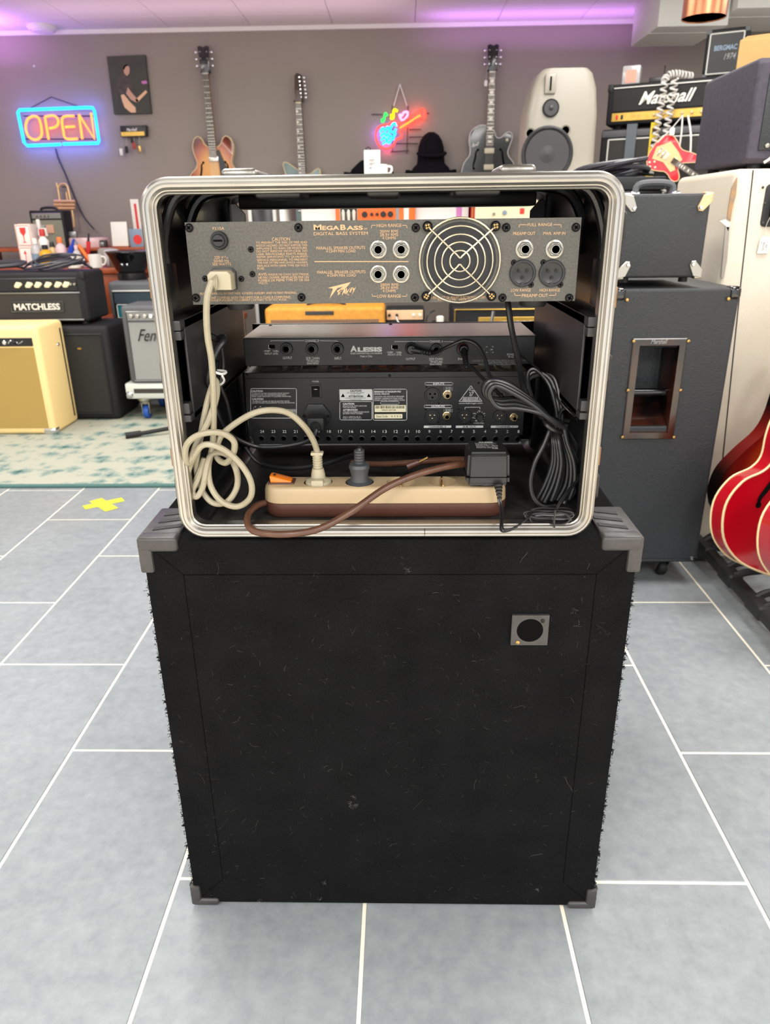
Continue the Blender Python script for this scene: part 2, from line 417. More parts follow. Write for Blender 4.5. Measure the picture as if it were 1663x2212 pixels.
tag(b.obj('lint', 'fibre_grey', cab, 0), kind='stuff')
def corner(sx, top):
    b = B(); e = .0045
    x1 = sx*(hw+e); X = lambda d: sorted((x1, x1 - sx*d))
    z1 = (CZ1+e) if top else (CZ0-.004); sz = 1 if top else -1
    Z = lambda d: sorted((z1, z1 - sz*d))
    wid, arm, dep = (.0545, .0215, .108) if top else (.046, .0145, .06)
    vert, vw = (.053, .0185) if top else (.042, .0165)
    b.rbox(*X(wid), -e, .02, *Z(arm), .0052, 3)               # front arm
    b.rbox(*[q-sx*.0002 for q in X(vw)], -e+.0004, .014, *[q-sz*.0012 for q in Z(vert-.0012)], .0042, 2)
    b.rbox(*[q-sx*.0004 for q in X(wid-.001)], -e+.0016, dep, *[q-sz*.0003 for q in Z(.0075)], .0036, 2)        # plate on the top or underside
    b.rbox(*[q+sx*.0003 for q in X(.0075)], -e+.0012, dep-.001, *[q-sz*.0006 for q in Z(arm-.001)], .0036, 2)              # side arm
    b.rbox(*[q+sx*.0006 for q in X(.0075)], -e+.0008, .016, *[q-sz*.0009 for q in Z(vert-.001)], .0036, 2)
    for dz in (.016, .038): b.lathe([(0, sx*.003), (.003, sx*.0022), (.0045, 0)], (x1, .006, z1-sz*dz), 'X', 12)
    o = b.obj('corner_protector', 'corner_plastic', cab)
    if top:
        s = B()
        for j in range(3):
            y = .022 + j*.026
            a, c = x1-sx*.014, x1-sx*.05
            q = [(a, y), (c, y+.012), (c, y+.023), (a, y+.011)]
            s.prism(q if sx < 0 else q[::-1], z1-.0004, z1+.0006, 'xy')
        s.obj('rubber_inlay', 'black_rubber', o, 0)
for sx in (-1, 1):
    for tp in (True, False): corner(sx, tp)
# recessed jack dish
b = plate_hole(B(), jl.x-.0255, jl.x+.0255, jl.z-.0238, jl.z+.0238, jl.x, jl.z, .0182, -.0042, .0005)
jp = b.obj('jack_plate', 'corner_plastic', cab)
B().lathe([(.0182, -.0042), (.0172, .004), (.0165, .0055), (0, .0056)][::1], (jl.x, 0, jl.z), 'Y', 28).obj('jack_dish', 'hole_black', jp)
B().lathe([(.0048, .0054), (.0048, .001), (.0032, .001), (.003, .004), (0, .004)], (jl.x-.003, 0, jl.z+.006), 'Y', 16).obj('jack_socket', 'hole_black', jp)
for px, py, mt in ((1171, 1338, 'screw_black'), (1117, 1384, 'brass')):
    q = at(px, py, CYF) - V((ox, CYF, 0)); B().lathe([(.0032, -.0038), (.0028, -.0052), (0, -.0056)], (q.x, 0, q.z), 'Y', 12).obj('screw', mt, jp)

# ================================================================ rack case
mat('aluminium', '#b3afa8', .34, 1., var=(6, '#a09c95', .6, 3), bump=(70, .05)); mat('case_abs', '#131214', .32, coat=.15, bump=(500, .04))
mat('case_dust', '#2a2724', .6, var=(24, '#141312', .8)); mat('rivet', '#8d6a4e', .35, 1.); mat('case_grey', '#2a2829', .4); mat('chrome', '#d8d8da', .12, 1.); mat('case_lip', '#6b6966', .45, .9); mat('latch_metal', '#8f8b84', .38, 1., bump=(90, .2))
KX, KY, KZ = -.0225, .88, .6775
case = thing('rack_case', 'open black road rack case with an aluminium rim standing on the carpeted cabinet', 'rack case', (KX, KY, KZ))
KW, KH, KR = .544, .4385, .034
path = rrect(KW, KH, KR, 8, 0, KH/2)
rim = [(0, .014), (0, .001), (.0015, -.003), (.004, -.005), (.0064, -.0047), (.0070, -.0036), (.0076, -.0036), (.0082, -.0046), (.011, -.0040), (.0125, -.0022), (.0138, -.0008), (.015, -.0004), (.0162, .0016), (.0178, .0026), (.0185, .006), (.0185, .016)]
B().sweep_ring(path, rim).obj('rear_rim', 'aluminium', case, 28)
B().sweep_ring(path, [(.003, .008), (.003, .418), (.0095, .418), (.0095, .008)]).obj('shell', 'case_abs', case)
B().sweep_ring(path, [(0, .41), (0, .432), (.016, .432), (.017, .428), (.017, .41)]).obj('front_rim', 'aluminium', case)
# joint of the rim in the middle of its bottom
q = at(917, 1150, KY) - V((KX, KY, KZ)); B().box(q.x-.0003, q.x+.0003, -.0052, -.001, .0005, .013).obj('rim_joint', 'hole_black', case, 0)
B().rbox(-.24, .24, .02, .4, .0095, .0125, .001, 1).obj('case_floor', 'case_dust', case)
hx = KW/2 - .0095
for sx in (-1, 1):
    # moulded bracket of the side handle, open towards the rear
    X = lambda a, c: sorted((sx*(hx-a), sx*(hx-c))); b = B()
    z0, z1 = .155, .281
    b.rbox(*X(-.001, .0175), .012, .375, z1-.012, z1, .0015)
    b.rbox(*X(-.001, .0175), .012, .375, z0, z0+.009, .0015)
    b.rbox(*X(.014, .0175), .03, .375, z0, z1, .001)
    b.rbox(*X(.0035, .0165), .014, .03, z0+.010, z0+.024, .0015)
    b.rbox(*X(.0035, .0165), .014, .03, z1-.024, z1-.013, .0015)
    b.obj('handle_bracket', 'case_grey', case)
    B().rbox(*X(-.001, .012), .36, .385, .012, .425, .002).obj('rack_rail', 'case_abs', case)
    # bracket plate at the front opening
    b = B().prism([(sx*(hx-.003), .36), (sx*(hx-.003), .418), (sx*(hx-.02), .418), (sx*(hx-.034), .402), (sx*(hx-.034), .36)], .378, .381, bev=.0008, seg=1)
    b.lathe([(.004, 0), (.003, -.002), (0, -.0025)], (sx*(hx-.022), .378, .38), 'Y', 12); b.obj('ear_plate', 'zinc' if sx < 0 else 'case_grey', case)
    # moulded ribs in the upper corners
    b = B(); b.tube([(sx*(hx+.002), .05, .335), (sx*(hx+.001), .05, .375), (sx*(hx-.022), .05, .422), (sx*(hx-.08), .05, .4315)], .0065, 10)
    b.obj('moulded_rib', 'case_abs', case); b = B(); b.tube([(sx*(hx+.002), .16, .345), (sx*(hx+.001), .16, .385), (sx*(hx-.022), .16, .422), (sx*(hx-.07), .16, .4315)], .0075, 10); b.obj('moulded_rib', 'case_abs', case)
    B().rbox(*X(-.001, .004), .03, .07, .29, .345, .004).obj('moulded_pad', 'black_plastic', case)
for px, w in ((605, .055), (828, .04), (1028, .055)):
    q = at(px, 405, .93) - V((KX, KY, KZ)); b = B().rbox(q.x-w/2, q.x+w/2, .025, .11, KH-.0235, KH-.008, .006, 3); b.obj('moulded_pad', 'black_plastic', case)
B().rbox(-.235, .235, .36, .426, KH-.0295, KH-.008, .004).obj('front_lip', 'case_lip', case)
for px, py in ((383, 952), (389, 993), (346, 592), (352, 648), (1271, 965), (1268, 1005), (1313, 600), (1307, 652)):
    q = at(px, py, .897) - V((KX, KY, KZ)); s = 1 if px > 800 else -1
    B().lathe([(.0042, 0), (.0036, -s*.0022), (0, -s*.003)], (s*(hx-.0005), .017, q.z), 'X', 12).obj('rivet', 'rivet', case)
for s, px, py in ((-1, 318, 512), (-1, 338, 800), (-1, 367, 1043), (1, 1358, 490), (1, 1328, 790), (1, 1296, 1040)):
    q = at(px, py, .96) - V((KX, KY, KZ)); a = s*(KW/2-.004); c = s*(KW/2+.0205)
    B().rbox(min(a, c), max(a, c), .055, .105, q.z-.019, q.z+.019, .006, 3).obj('side_bumper', 'black_plastic', case)
for s, py in ((-1, 620), (-1, 980), (1, 978), (1, 640)):
    q = at(361 if s < 0 else 1299, py, .9) - V((KX, KY, KZ)); a = s*(KW/2-.002); c = s*(KW/2+.0025)
    B().rbox(min(a, c), max(a, c), .004, .05, q.z-.012, q.z+.012, .001).obj('latch_plate', 'rivet', case)
for px, py in ((530, 376), (1108, 370)):
    q = at(px, py, .95) - V((KX, KY, KZ))
    b = B().rbox(q.x-.021, q.x+.021, .03, .12, KH-.002, KH+.0095, .0052, 3); b.rbox(q.x-.03, q.x+.03, .02, .13, KH-.003, KH+.0012, .001)
    b.obj('twist_latch', 'latch_metal', case)
# cable clips screwed to the side walls
for px, py, s in ((432, 884, -1), (1232, 880, 1)):
    q = at(px, py, 1.0) - V((KX, KY, KZ)); b = B()
    b.tube([(s*(hx-.002), .12, q.z+.012), (s*(hx-.004), .12, q.z+.002), (s*(hx-.016), .12, q.z-.004), (s*(hx-.018), .12, q.z-.016), (s*(hx-.004), .12, q.z-.02)], .0028, 6)
    b.obj('cable_clip', 'black_rubber', case)
    B().lathe([(.004, 0), (.003, -s*.002), (0, -s*.0025)], (s*(hx-.001), .115, q.z+.012), 'X', 10).obj('screw', 'chrome', case)
# ================================================================ rack gear
mat('peavey_panel', '#4a4842', .5, .3, var=(420, '#58554f', .6, 2), bump=(600, .12)); mat('print_tan', '#bd9870', .6); mat('amp_black', '#161616', .45)
mat('nickel', '#a8a398', .28, 1.); mat('gold_metal', '#c9b690', .25, 1.); mat('print_white', '#c9c9c6', .6); mat('print_grey', '#8e8f8f', .6); mat('label_white', '#c4c6c2', .5)
mat('label_cream', '#d7cfae', .5); mat('unit_black', '#1a1a1b', .34, .2, bump=(700, .06)); mat('lid_grey', '#b9b2a8', .25, .85); mat('fan_black', '#3d3935', .5, var=(60, '#5a524a', .5)); mat('cream_plastic', '#a0977f', .42)
mat('wire_steel', '#c9bda6', .28, 1.); mat('dust', '#4a4038', .9)
def screw(b, x, z, r, y, n=14):
    b.lathe([(r, y), (r*.98, y-r*.3), (r*.7, y-r*.62), (r*.25, y-r*.7), (0, y-r*.7)], (x, 0, z), 'Y', n)
def cross(b, x, z, r, y, a=.6):
    for k in (0, pi/2):
        c, s = cos(a+k), sin(a+k); t = r*.16
        b.add([(x+c*u*r*.52-s*v*t, y, z+s*u*r*.52+c*v*t) for u, v in ((-1, -1), (1, -1), (1, 1), (-1, 1))], [(0, 1, 2, 3)])
def put_screws(par, P, pts, r, y, mt='screw_black', hole='hole_black'):
    for px, py in pts:
        x, z = P.p(px, py); b = B(); screw(b, x, z, r, y); o = b.obj('screw', mt, par)
        b = B(); cross(b, x, z, r, y-r*.72, random.uniform(0, 1.5)); b.obj('screw_slot', hole, o, 0)
def jack(par, P, px, py, rpx, mt='nickel', y=0.):
    x, z = P.p(px, py); r = P.r(rpx); k = r
    b = B(); b.lathe([(k, y), (k, y-.0008), (k*.86, y-.0012), (k*.86, y-.0012)], (x, 0, z), 'Y', 28)
    hexr = k*.84; b.lathe([(hexr, y-.001), (hexr, y-.0042), (hexr*.9, y-.005), (k*.62, y-.005)], (x, 0, z), 'Y', 6)
    b.lathe([(k*.6, y-.004), (k*.6, y-.008), (k*.52, y-.0088), (k*.44, y-.0088), (k*.42, y-.002)], (x, 0, z), 'Y', 24)
    o = b.obj('jack', mt, par); B().lathe([(k*.43, y-.0078), (0, y-.0078)], (x, 0, z), 'Y', 20).obj('jack_hole', 'hole_black', o)
    return o
def xlr(par, P, px, py, rpx, pins=True, y=0., name='xlr_socket', pm='gold_metal'):
    x, z = P.p(px, py); r = P.r(rpx); b = B()
    b.lathe([(r, y), (r, y-.0022), (r*.95, y-.003), (r*.8, y-.003), (r*.78, y-.0008), (r*.74, y-.0004), (0, y-.0004)], (x, 0, z), 'Y', 32)
    b.box(x-r*.13, x+r*.13, y-.0032, y, z-r*.97, z-r*.68); o = b.obj(name, 'black_plastic', par)
    for a in (150, 30, 270):
        b = B(); c = (x+r*.34*cos(radians(a)), 0, z+r*.3*sin(radians(a))+r*.02)
        b.lathe([(r*.11, y-.0003), (r*.11, y-.0026), (0, y-.003)] if pins else [(r*.12, y-.0006), (0, y-.0006)], c, 'Y', 10)
        b.obj('pin' if pins else 'pin_hole', pm if pins else 'hole_black', o)
    return o

# ---------------------------------------------------------------- bass power amplifier
PY = .915
pl = at(828.5, 564, PY)
amp = thing('bass_amplifier', 'grey-panelled bass amplifier with a fan and tan lettering at the top of the rack case', 'amplifier', pl)
PA = Panel(pl, PY); PL = PA.crop(380, 440, .27661); PR = PA.crop(800, 440, .28863)
xl, zt_ = PA.p(398.5, 564)[0], PA.p(828, 475)[1]; xr, zb_ = PA.p(1257, 564)[0]-.004, PA.p(828, 654)[1]
xl = PA.p(407.5, 564)[0]; xr = PA.p(1248.5, 564)[0]
fx, fz = PA.p(992.5, 563.2); fr = PA.r(69)
# panel with the round fan opening
b = plate_hole(B(), xl, xr, zb_, zt_, fx, fz, fr, 0, .0018)
b.obj('rear_panel', 'peavey_panel', amp, 0)
b = B(); b.rbox(xl+.001, xr-.001, .0345, .37, zb_+.001, zt_-.001, .0015)
b.box(xl+.001, fx-fr-.006, .0012, .036, zb_+.001, zt_-.001); b.box(fx+fr+.006, xr-.001, .0012, .036, zb_+.001, zt_-.001)
b.box(fx-fr-.006, fx+fr+.006, .0012, .036, zt_-.003, zt_-.001); b.box(fx-fr-.006, fx+fr+.006, .0012, .036, zb_+.001, zb_+.003)
b.obj('chassis', 'amp_black', amp)
for px in (508, 1160):
    x, z = PA.p(px, 660); B().lathe([(.017, zb_+.002), (.017, zb_-.006), (.015, zb_-.009), (0, zb_-.009)], (x, .032, 0), 'Z', 20).obj('foot', 'black_rubber', amp)
put_screws(amp, PA, [(409, 492), (644.7, 491.7), (423.7, 643.3), (651.4, 642.2), (898, 492), (1093, 491.4), (896, 642.6), (1085, 643), (1243.3, 491), (1229, 643.5)], PA.r(8), 0)
put_screws(amp, PA, [(541.8, 538.7), (545.4, 592), (443, 601.8), (521.6, 602.4), (1109.7, 567.3), (1146.6, 614.6), (1173.5, 567), (1209.9, 614.6)], PA.r(5.6), 0)
for q in ((817, 539), (866.4, 538.7), (817, 592), (866.4, 592.1)): jack(amp, PA, *q, 16)
for q in ((1132.5, 538.1), (1197.4, 538.1)): jack(amp, PA, *q, 16.5)
for q in ((1128.5, 590.1), (1191.7, 590.1)): xlr(amp, PA, *q, 25, pm='screw_black')
# fuse holder
x, z = PA.p(474.6, 519.4); r = PA.r(16.6); b = B()
b.lathe([(r, 0), (r, -.003), (r*.9, -.005), (r*.72, -.005), (r*.7, -.009), (r*.6, -.010), (0, -.010)], (x, 0, z), 'Y', 28); o = b.obj('fuse_holder', 'black_plastic', amp)
b = B().box(x-r*.5, x+r*.5, -.0106, -.0098, z-r*.1, z+r*.1); b.obj('fuse_slot', 'hole_black', o, 0)
# mains inlet
x0, z1 = PA.p(453, 579.5); x1, z0 = PA.p(513.5, 625); b = B()
b.prism([(x0, z0), (x1, z0), (x1, z1-.004), (x1-.004, z1), (x0+.004, z1), (x0, z1-.004)], 0, -.004, bev=.0008); b.box(x0+.003, x1-.003, -.006, 0, z0+.003, z1-.003)
b.obj('mains_inlet', 'black_plastic', amp)
# fan behind the opening
B().lathe([(fr+.003, .001), (fr+.003, .034), (0, .034)], (fx, 0, fz), 'Y', 40).obj('fan_well', 'amp_black', amp)
fan = B().lathe([(fr*.46, .03), (fr*.46, .012), (fr*.42, .010), (0, .0098)], (fx, 0, fz), 'Y', 32).obj('fan_hub', 'fan_black', amp)
for k in range(7):
    a = 2*pi*k/7 + .3; b = B(); pts = []
    for j, (rr, da) in enumerate(((.45, 0), (.72, .10), (.95, .18))):
        for wv, yy in ((-.36, .013), (.36, .028)): an = a+da+wv; pts.append((fx+fr*rr*cos(an), yy, fz+fr*rr*sin(an)))
    vs = pts + [(p[0], p[1]+.0015, p[2]) for p in pts]
    b.add(vs, [(0, 1, 3, 2), (2, 3, 5, 4), (6, 8, 9, 7), (8, 10, 11, 9), (0, 2, 8, 6), (2, 4, 10, 8), (1, 7, 9, 3), (3, 9, 11, 5), (4, 5, 11, 10), (0, 6, 7, 1)])
    b.obj('fan_blade', 'fan_black', amp)
# wire guard
gd = B().tube([(fx+PA.r(76)*cos(2*pi*k/40), -.003, fz+PA.r(76)*sin(2*pi*k/40)) for k in range(40)], .0012, 8, 1, True).obj('fan_guard', 'wire_steel', amp)
for rp in (62, 47.6, 33.8, 18.8):
    r = PA.r(rp); B().tube([(fx+r*cos(2*pi*k/40), -.0052, fz+r*sin(2*pi*k/40)) for k in range(40)], .001, 8, 1, True).obj('guard_ring', 'wire_steel', gd)
C4 = [PA.p(*q) for q in ((923.2, 489), (1069.3, 488.2), (920.4, 639.2), (1060.6, 638.6))]
for a, c, mid in ((C4[0], C4[1], -.0022), (C4[2], C4[3], .0022)):
    mz = fz - mid*0 + (.0016 if mid < 0 else -.0016)*1.; L_ = V((a[0], -.0045, a[1])); R_ = V((c[0], -.0045, c[1])); c_ = V((fx, -.0075, mz+(.002 if mid < 0 else -.002)))
    pts = [L_, L_.lerp(c_, .12)+V((0, -.002, 0)), L_.lerp(c_, .5)+V((0, -.0014, 0)), L_.lerp(c_, .9), c_, R_.lerp(c_, .9), R_.lerp(c_, .5)+V((0, -.0014, 0)), R_.lerp(c_, .12)+V((0, -.002, 0)), R_]
    B().tube(pts, .0011, 8, 4).obj('guard_bar', 'wire_steel', gd)
put_screws(amp, PA, [(923.2, 489), (1069.3, 488.2), (920.4, 639.2), (1060.6, 638.6)], PA.r(9.5), -.0035, 'screw_black', 'brass')
# lettering
b = B(); tx = lambda *a, **k: PL.text(b, *a, **k)
tx('F3.15A', 288, 182, 376, 205); tx('220 V', 300, 408, 372, 430); tx('50/60 Hz', 296, 435, 415, 457); tx('500 WATTS', 286, 461, 430, 483)
PL.line(b, [(378, 420), (383, 411), (389, 413), (394, 424), (400, 428), (406, 420)], 2.6); tx('CAUTION', 750, 264, 890, 289)
for i, t in enumerate(('TO PREVENT THE RISK OF FIRE AND', 'SHOCK HAZARD. DO NOT EXPOSE THIS', 'APPLIANCE TO RAIN OR MOISTURE.', 'DO NOT REMOVE FROM CASE. NO', 'USER SERVICEABLE PARTS INSIDE.', 'REFER SERVICING TO QUALIFIED', 'SERVICE PERSONNEL TO PREVENT', 'THE RISK OF FIRE AND SHOCK HAZARD,', 'REPLACE WITH SAME TYPE 250 VOLT')):
    y = 294+22.6*i; tx(t, 624+1.6*i, y, 1024+i, y+17)
tx('FUSE.', 637, 498, 695, 515); tx('AVIS:', 642, 540, 714, 562); tx('RISQUE DE CHOC ELECTRIQUE', 722, 544, 1036, 562); tx('NE PAS OUVRIR. REMPLACER PAR UN', 644, 566, 1037, 584); tx('FUSIBLE DE MEME TYPE ET DE 250', 644, 588, 1040, 606); tx('VOLTS.', 646, 611, 718, 628)
tx('BUILT UNDER U.S. PATENT NOS. 4,318,053; 4,600,891 AND PATENT PENDING', 190, 690, 940, 710); tx('THIS UNIT COMPLIES WITH THE LIMITS FOR A CLASS B COMPUTING', 215, 723, 895, 742); tx('DEVICE PURSUANT TO SUBPART J OF PART 15 OF FCC RULES.', 262, 745, 868, 764)
tx('M', 1075, 163, 1137, 206, bold=.03); tx('EGA', 1142, 172, 1276, 206, bold=.03); tx('B', 1284, 163, 1326, 206, bold=.03); tx('ASS', 1331, 172, 1460, 206, bold=.03); tx('TM', 1466, 190, 1492, 205)
tx('DIGITAL BASS SYSTEM', 1076, 220, 1498, 245); tx('PARALLEL SPEAKER OUTPUTS', 1097, 333, 1477, 356); tx('4 OHM MIN. LOAD', 1173, 359, 1403, 381); tx('PARALLEL SPEAKER OUTPUTS', 1104, 522, 1480, 545); tx('4 OHM MIN. LOAD', 1180, 548, 1405, 570)
PA.line(b, [(680, 565), (881, 565)], 1.6)
# maker's lightning wordmark
PL.poly(b, [(1187, 657), (1367, 611), (1330, 656), (1266, 694), (1256, 682), (1306, 648), (1262, 658), (1200, 740), (1226, 664)])
for t in ([(1268, 690), (1296, 664), (1292, 674), (1284, 682), (1296, 680), (1280, 692), (1276, 702), (1292, 696), (1262, 716)], [(1296, 712), (1312, 664), (1322, 664), (1326, 702), (1316, 704), (1315, 694), (1308, 696), (1302, 712)],
          [(1326, 662), (1336, 660), (1336, 684), (1364, 652), (1330, 710)], [(1352, 690), (1368, 656), (1384, 652), (1378, 660), (1372, 664), (1369, 670), (1378, 669), (1373, 677), (1365, 679), (1361, 685), (1372, 683), (1366, 692)], [(1380, 658), (1388, 656), (1389, 668), (1408, 645), (1392, 680), (1372, 712), (1384, 680)]):
    PL.poly(b, t)
tx('®', 1338, 702, 1353, 717)
tx = lambda *a, **k: PR.text(b, *a, **k)
tx('HIGH RANGE', 47, 150, 232, 175); tx('200W RMS', 70, 196, 208, 217); tx('28.3V RMS', 72, 221, 208, 243); tx('4 OHMS', 89, 246, 190, 267)
tx('200W RMS', 74, 595, 210, 616); tx('28.3V RMS', 76, 619, 208, 639); tx('4 OHMS', 92, 642, 190, 662); tx('LOW RANGE', 52, 680, 228, 703)
tx('FULL RANGE', 1176, 145, 1360, 168); tx('PREAMP OUT', 1068, 211, 1233, 235); tx('PWR. AMP IN', 1294, 211, 1458, 233); tx('LOW RANGE', 1051, 636, 1199, 658); tx('HIGH RANGE', 1266, 636, 1418, 658); tx('PREAMP OUT', 1133, 675, 1328, 699)
tx('A PRODUCT OF PEAVEY ELECTRONICS CORP.', 447, 692, 865, 711); tx('MERIDIAN, MS    MADE IN U.S.A.', 507, 711, 805, 728)
for l in ([(38, 162), (8, 162), (8, 182)], [(240, 162), (273, 162), (273, 180)], [(13, 678), (13, 692), (45, 692)], [(237, 692), (272, 692), (272, 678)], [(1112, 175), (1112, 157), (1168, 157)], [(1370, 157), (1427, 157), (1427, 173)], [(1079, 668), (1079, 686), (1125, 686)], [(1338, 686), (1386, 686), (1386, 668)]): PR.line(b, l, 3.4)
tag(b.obj('panel_lettering', 'print_tan', amp, 0), 'tan printed lettering', kind='stuff')

# ---------------------------------------------------------------- compressor unit
AY = 1.12
al = at(841, 757, AY)
comp = thing('compressor_unit', 'slim black rack compressor with a shiny lid above the wider black equaliser', 'audio unit', al)
PC = Panel(al, AY); P3 = PC.crop(500, 680, .21648); P4 = PC.crop(820, 680, .28863)
x0 = PC.p(527, 757)[0]; x1 = PC.p(1155, 757)[0]; z1 = PC.p(841, 726.5)[1]; z0 = PC.p(841, 789)[1]
B().rbox(x0, x1, 0, .15, z0, z1-.0012, .001, 1).obj('chassis', 'unit_black', comp)
B().rbox(x0, x1, .0005, .15, z1-.0012, z1, .0005, 1).obj('lid', 'lid_grey', comp)
B().rbox(-.238, .262, .15, .155, z0-.001, z1+.001, .001).obj('front_plate', 'unit_black', comp)
for px in (552, 841, 1128):
    x = PC.p(px, 726)[0]; B().lathe([(.003, z1), (.0025, z1+.001), (0, z1+.0012)], (x, .135, 0), 'Z', 10).obj('screw', 'hole_black', comp)
def ringjack(par, P, px, py, rpx, y=0.):
    x, z = P.p(px, py); r = P.r(rpx); b = B()
    b.lathe([(r, y), (r, y-.002), (r*.9, y-.003), (r*.72, y-.003), (r*.7, y-.0052), (r*.45, y-.006), (r*.4, y-.001)], (x, 0, z), 'Y', 26); o = b.obj('jack', 'black_plastic', par)
    B().lathe([(r*.42, y-.0012), (0, y-.0012)], (x, 0, z), 'Y', 18).obj('jack_hole', 'hole_black', o)
for X in (550, 803, 1058): ringjack(comp, P3, X, 339, 58)
for X, Y_ in ((235, 250), (423, 260), (620, 255)): ringjack(comp, P4, X, Y_, 42)
for PP, X, Y_, w_, h_ in ((P3, 402, 318, 60, 36), (P4, 113, 242, 46, 28)):
    a = PP.p(X-w_/2, Y_+h_/2); c = PP.p(X+w_/2, Y_-h_/2); o = B().rbox(a[0], c[0], -.001, .001, a[1], c[1], .0003, 1).obj('level_switch', 'hole_black', comp)
    b = B(); PP.line(b, [(X-w_/2, Y_-h_/2), (X-w_/2, Y_+h_/2), (X-w_/4, Y_+h_/2)], 4, .0012); b.obj('switch_slider', 'print_white', o, 0)
b = B(); tx = lambda *a, **k: P3.text(b, *a, **k)
tx('CHANNEL B', 736, 248, 870, 272); tx('-10dBV', 318, 352, 388, 370); tx('+4dBu', 410, 352, 470, 370); tx('IN/OUT LEVEL', 332, 377, 467, 397); tx('OUTPUT', 512, 418, 605, 443); tx('SIDE CHAIN', 743, 421, 877, 446); tx('TIP=RETURN', 750, 451, 873, 472); tx('RING=SEND', 753, 474, 870, 494); tx('INPUT', 1028, 422, 1098, 448)
P3.line(b, [(393, 266), (393, 258), (728, 258)], 3.4); P3.line(b, [(880, 258), (1058, 261), (1058, 268)], 3.4)
tx('A', 1185, 308, 1253, 370, bold=.05); tx('LESIS', 1258, 322, 1503, 369, bold=.055); tx('ALESIS CORPORATION, LOS ANGELES', 1185, 376, 1502, 395, bold=.01); tx('Made in China', 1285, 402, 1405, 423)
tx = lambda *a, **k: P4.text(b, *a, **k)
tx('CHANNEL A', 374, 190, 475, 208); tx('-10dBV', 50, 273, 102, 287); tx('+4dBu', 120, 273, 165, 287); tx('IN/OUT LEVEL', 62, 289, 165, 305); tx('OUTPUT', 196, 321, 267, 339); tx('SIDE CHAIN', 370, 321, 471, 340); tx('TIP=RETURN', 376, 344, 468, 360); tx('RING=SEND', 377, 362, 465, 377); tx('INPUT', 586, 321, 660, 339)
tx('POWER', 953, 288, 1010, 306); tx('9V AC', 962, 308, 1005, 322)
P4.line(b, [(113, 206), (113, 200), (367, 200)], 2.6); P4.line(b, [(482, 200), (606, 203), (606, 210)], 2.6)
def ce_mark(b, P, x, y, h):
    for cx_ in (x, x+h*1.05):
        P.line(b, [(cx_+h*.42-h*.5*sin(radians(t)), y-h*.5*cos(radians(t))) for t in range(0, 181, 20)], h*.16)
    P.line(b, [(x+h*1.0, y), (x+h*1.38, y)], h*.14)
ce_mark(b, P4, 785, 260, 42)
tag(b.obj('panel_lettering', 'print_white', comp, 0), kind='stuff')
b = B(); tx('CAUTION: TO PREVENT ELECTRICAL SHOCK DO NOT REMOVE COVER.', 695, 336, 1110, 349); tx('NO USER SERVICEABLE PARTS INSIDE.', 790, 351, 1013, 363); tx('REFER SERVICING TO QUALIFIED SERVICE PERSONNEL.', 740, 365, 1060, 377); tag(b.obj('warning_lettering', 'print_grey', comp, 0), kind='stuff')

# ---------------------------------------------------------------- graphic equaliser
EY = 1.13
el_ = at(829, 885, EY)
eq = thing('graphic_equaliser', 'black rack equaliser with a numbered row of holes along its lower edge', 'audio unit', el_)
PE = Panel(el_, EY); P3 = PE.crop(500, 680, .21648); P4 = PE.crop(820, 680, .28863)
x0 = PE.p(534, 885)[0]; x1 = PE.p(1133, 885)[0]; z1 = PE.p(829, 803)[1]; z0 = PE.p(829, 958)[1]; zs = PE.p(829, 816)[1]; zh = PE.p(829, 926)[1]
B().rbox(x0, x1, 0, .14, z0+.012, z1-.001, .001, 1).obj('chassis', 'unit_black', eq)
B().rbox(x0+.006, x1-.006, -.0012, .004, z0, zh, .0006, 1).obj('lower_strip', 'unit_black', eq)
B().rbox(x0, x1, -.0008, .14, zs, z1, .0008, 1).obj('lid', 'unit_black', eq)
B().rbox(-.238, .262, .14, .146, KZ+.020-el_.z, z1+.001, .001).obj('front_plate', 'unit_black', eq)  # lower part added down to the case floor to block light from the front
b = B(); M_ = Matrix.Translation((0, 0, 0))
vs, fs = glyphs('ULTRAGRAPH PRO', .02)
ax = min(p[0] for p in vs); bx = max(p[0] for p in vs); by = max(p[1] for p in vs)
b.add([(x1-.012-(p[0]-ax)/(bx-ax)*(x1-x0-.03), .012+.05*(1-p[1]/by)*1.0 if False else .062-.05*(1-p[1]/by), z1+.0003) for p in vs], fs); tag(b.obj('lid_lettering', 'print_grey', eq, 0), kind='stuff')
put_screws(eq, P3, [(158, 590), (1577, 605)], .0022, -.0008)
put_screws(eq, P4, [(740, 510), (350, 540), (443, 662), (440, 805), (345, 708), (590, 706), (683, 803)], .0016, 0)
for i in range(24):
    x, z = PE.p(565+24.05*i, 946.5+.05*i); B().lathe([(.0048, -.0012), (.0048, -.0019), (.004, -.0022), (.0034, -.0012), (0, -.0012)], (x, 0, z), 'Y', 18).obj('numbered_hole', 'black_plastic', eq)
b = B()
for i in range(24):
    n_ = str(24-i); cx_ = 566.5+24.05*i; w_ = 2.1*len(n_); PE.text(b, n_, cx_-w_, 928.5, cx_+w_, 934.5, .0016)
tx = lambda *a, **k: P3.text(b, *a, **k)
tx('POWER', 807, 658, 872, 673, lift=.0006)
for t, *q in (('CAUTION', 198, 752, 312, 771), ('CAUTION', 205, 831, 318, 850), ('CAUTION', 1110, 878, 1225, 898), ('ATTENTION', 1112, 940, 1257, 958)): tx(t, *q, bold=.035)
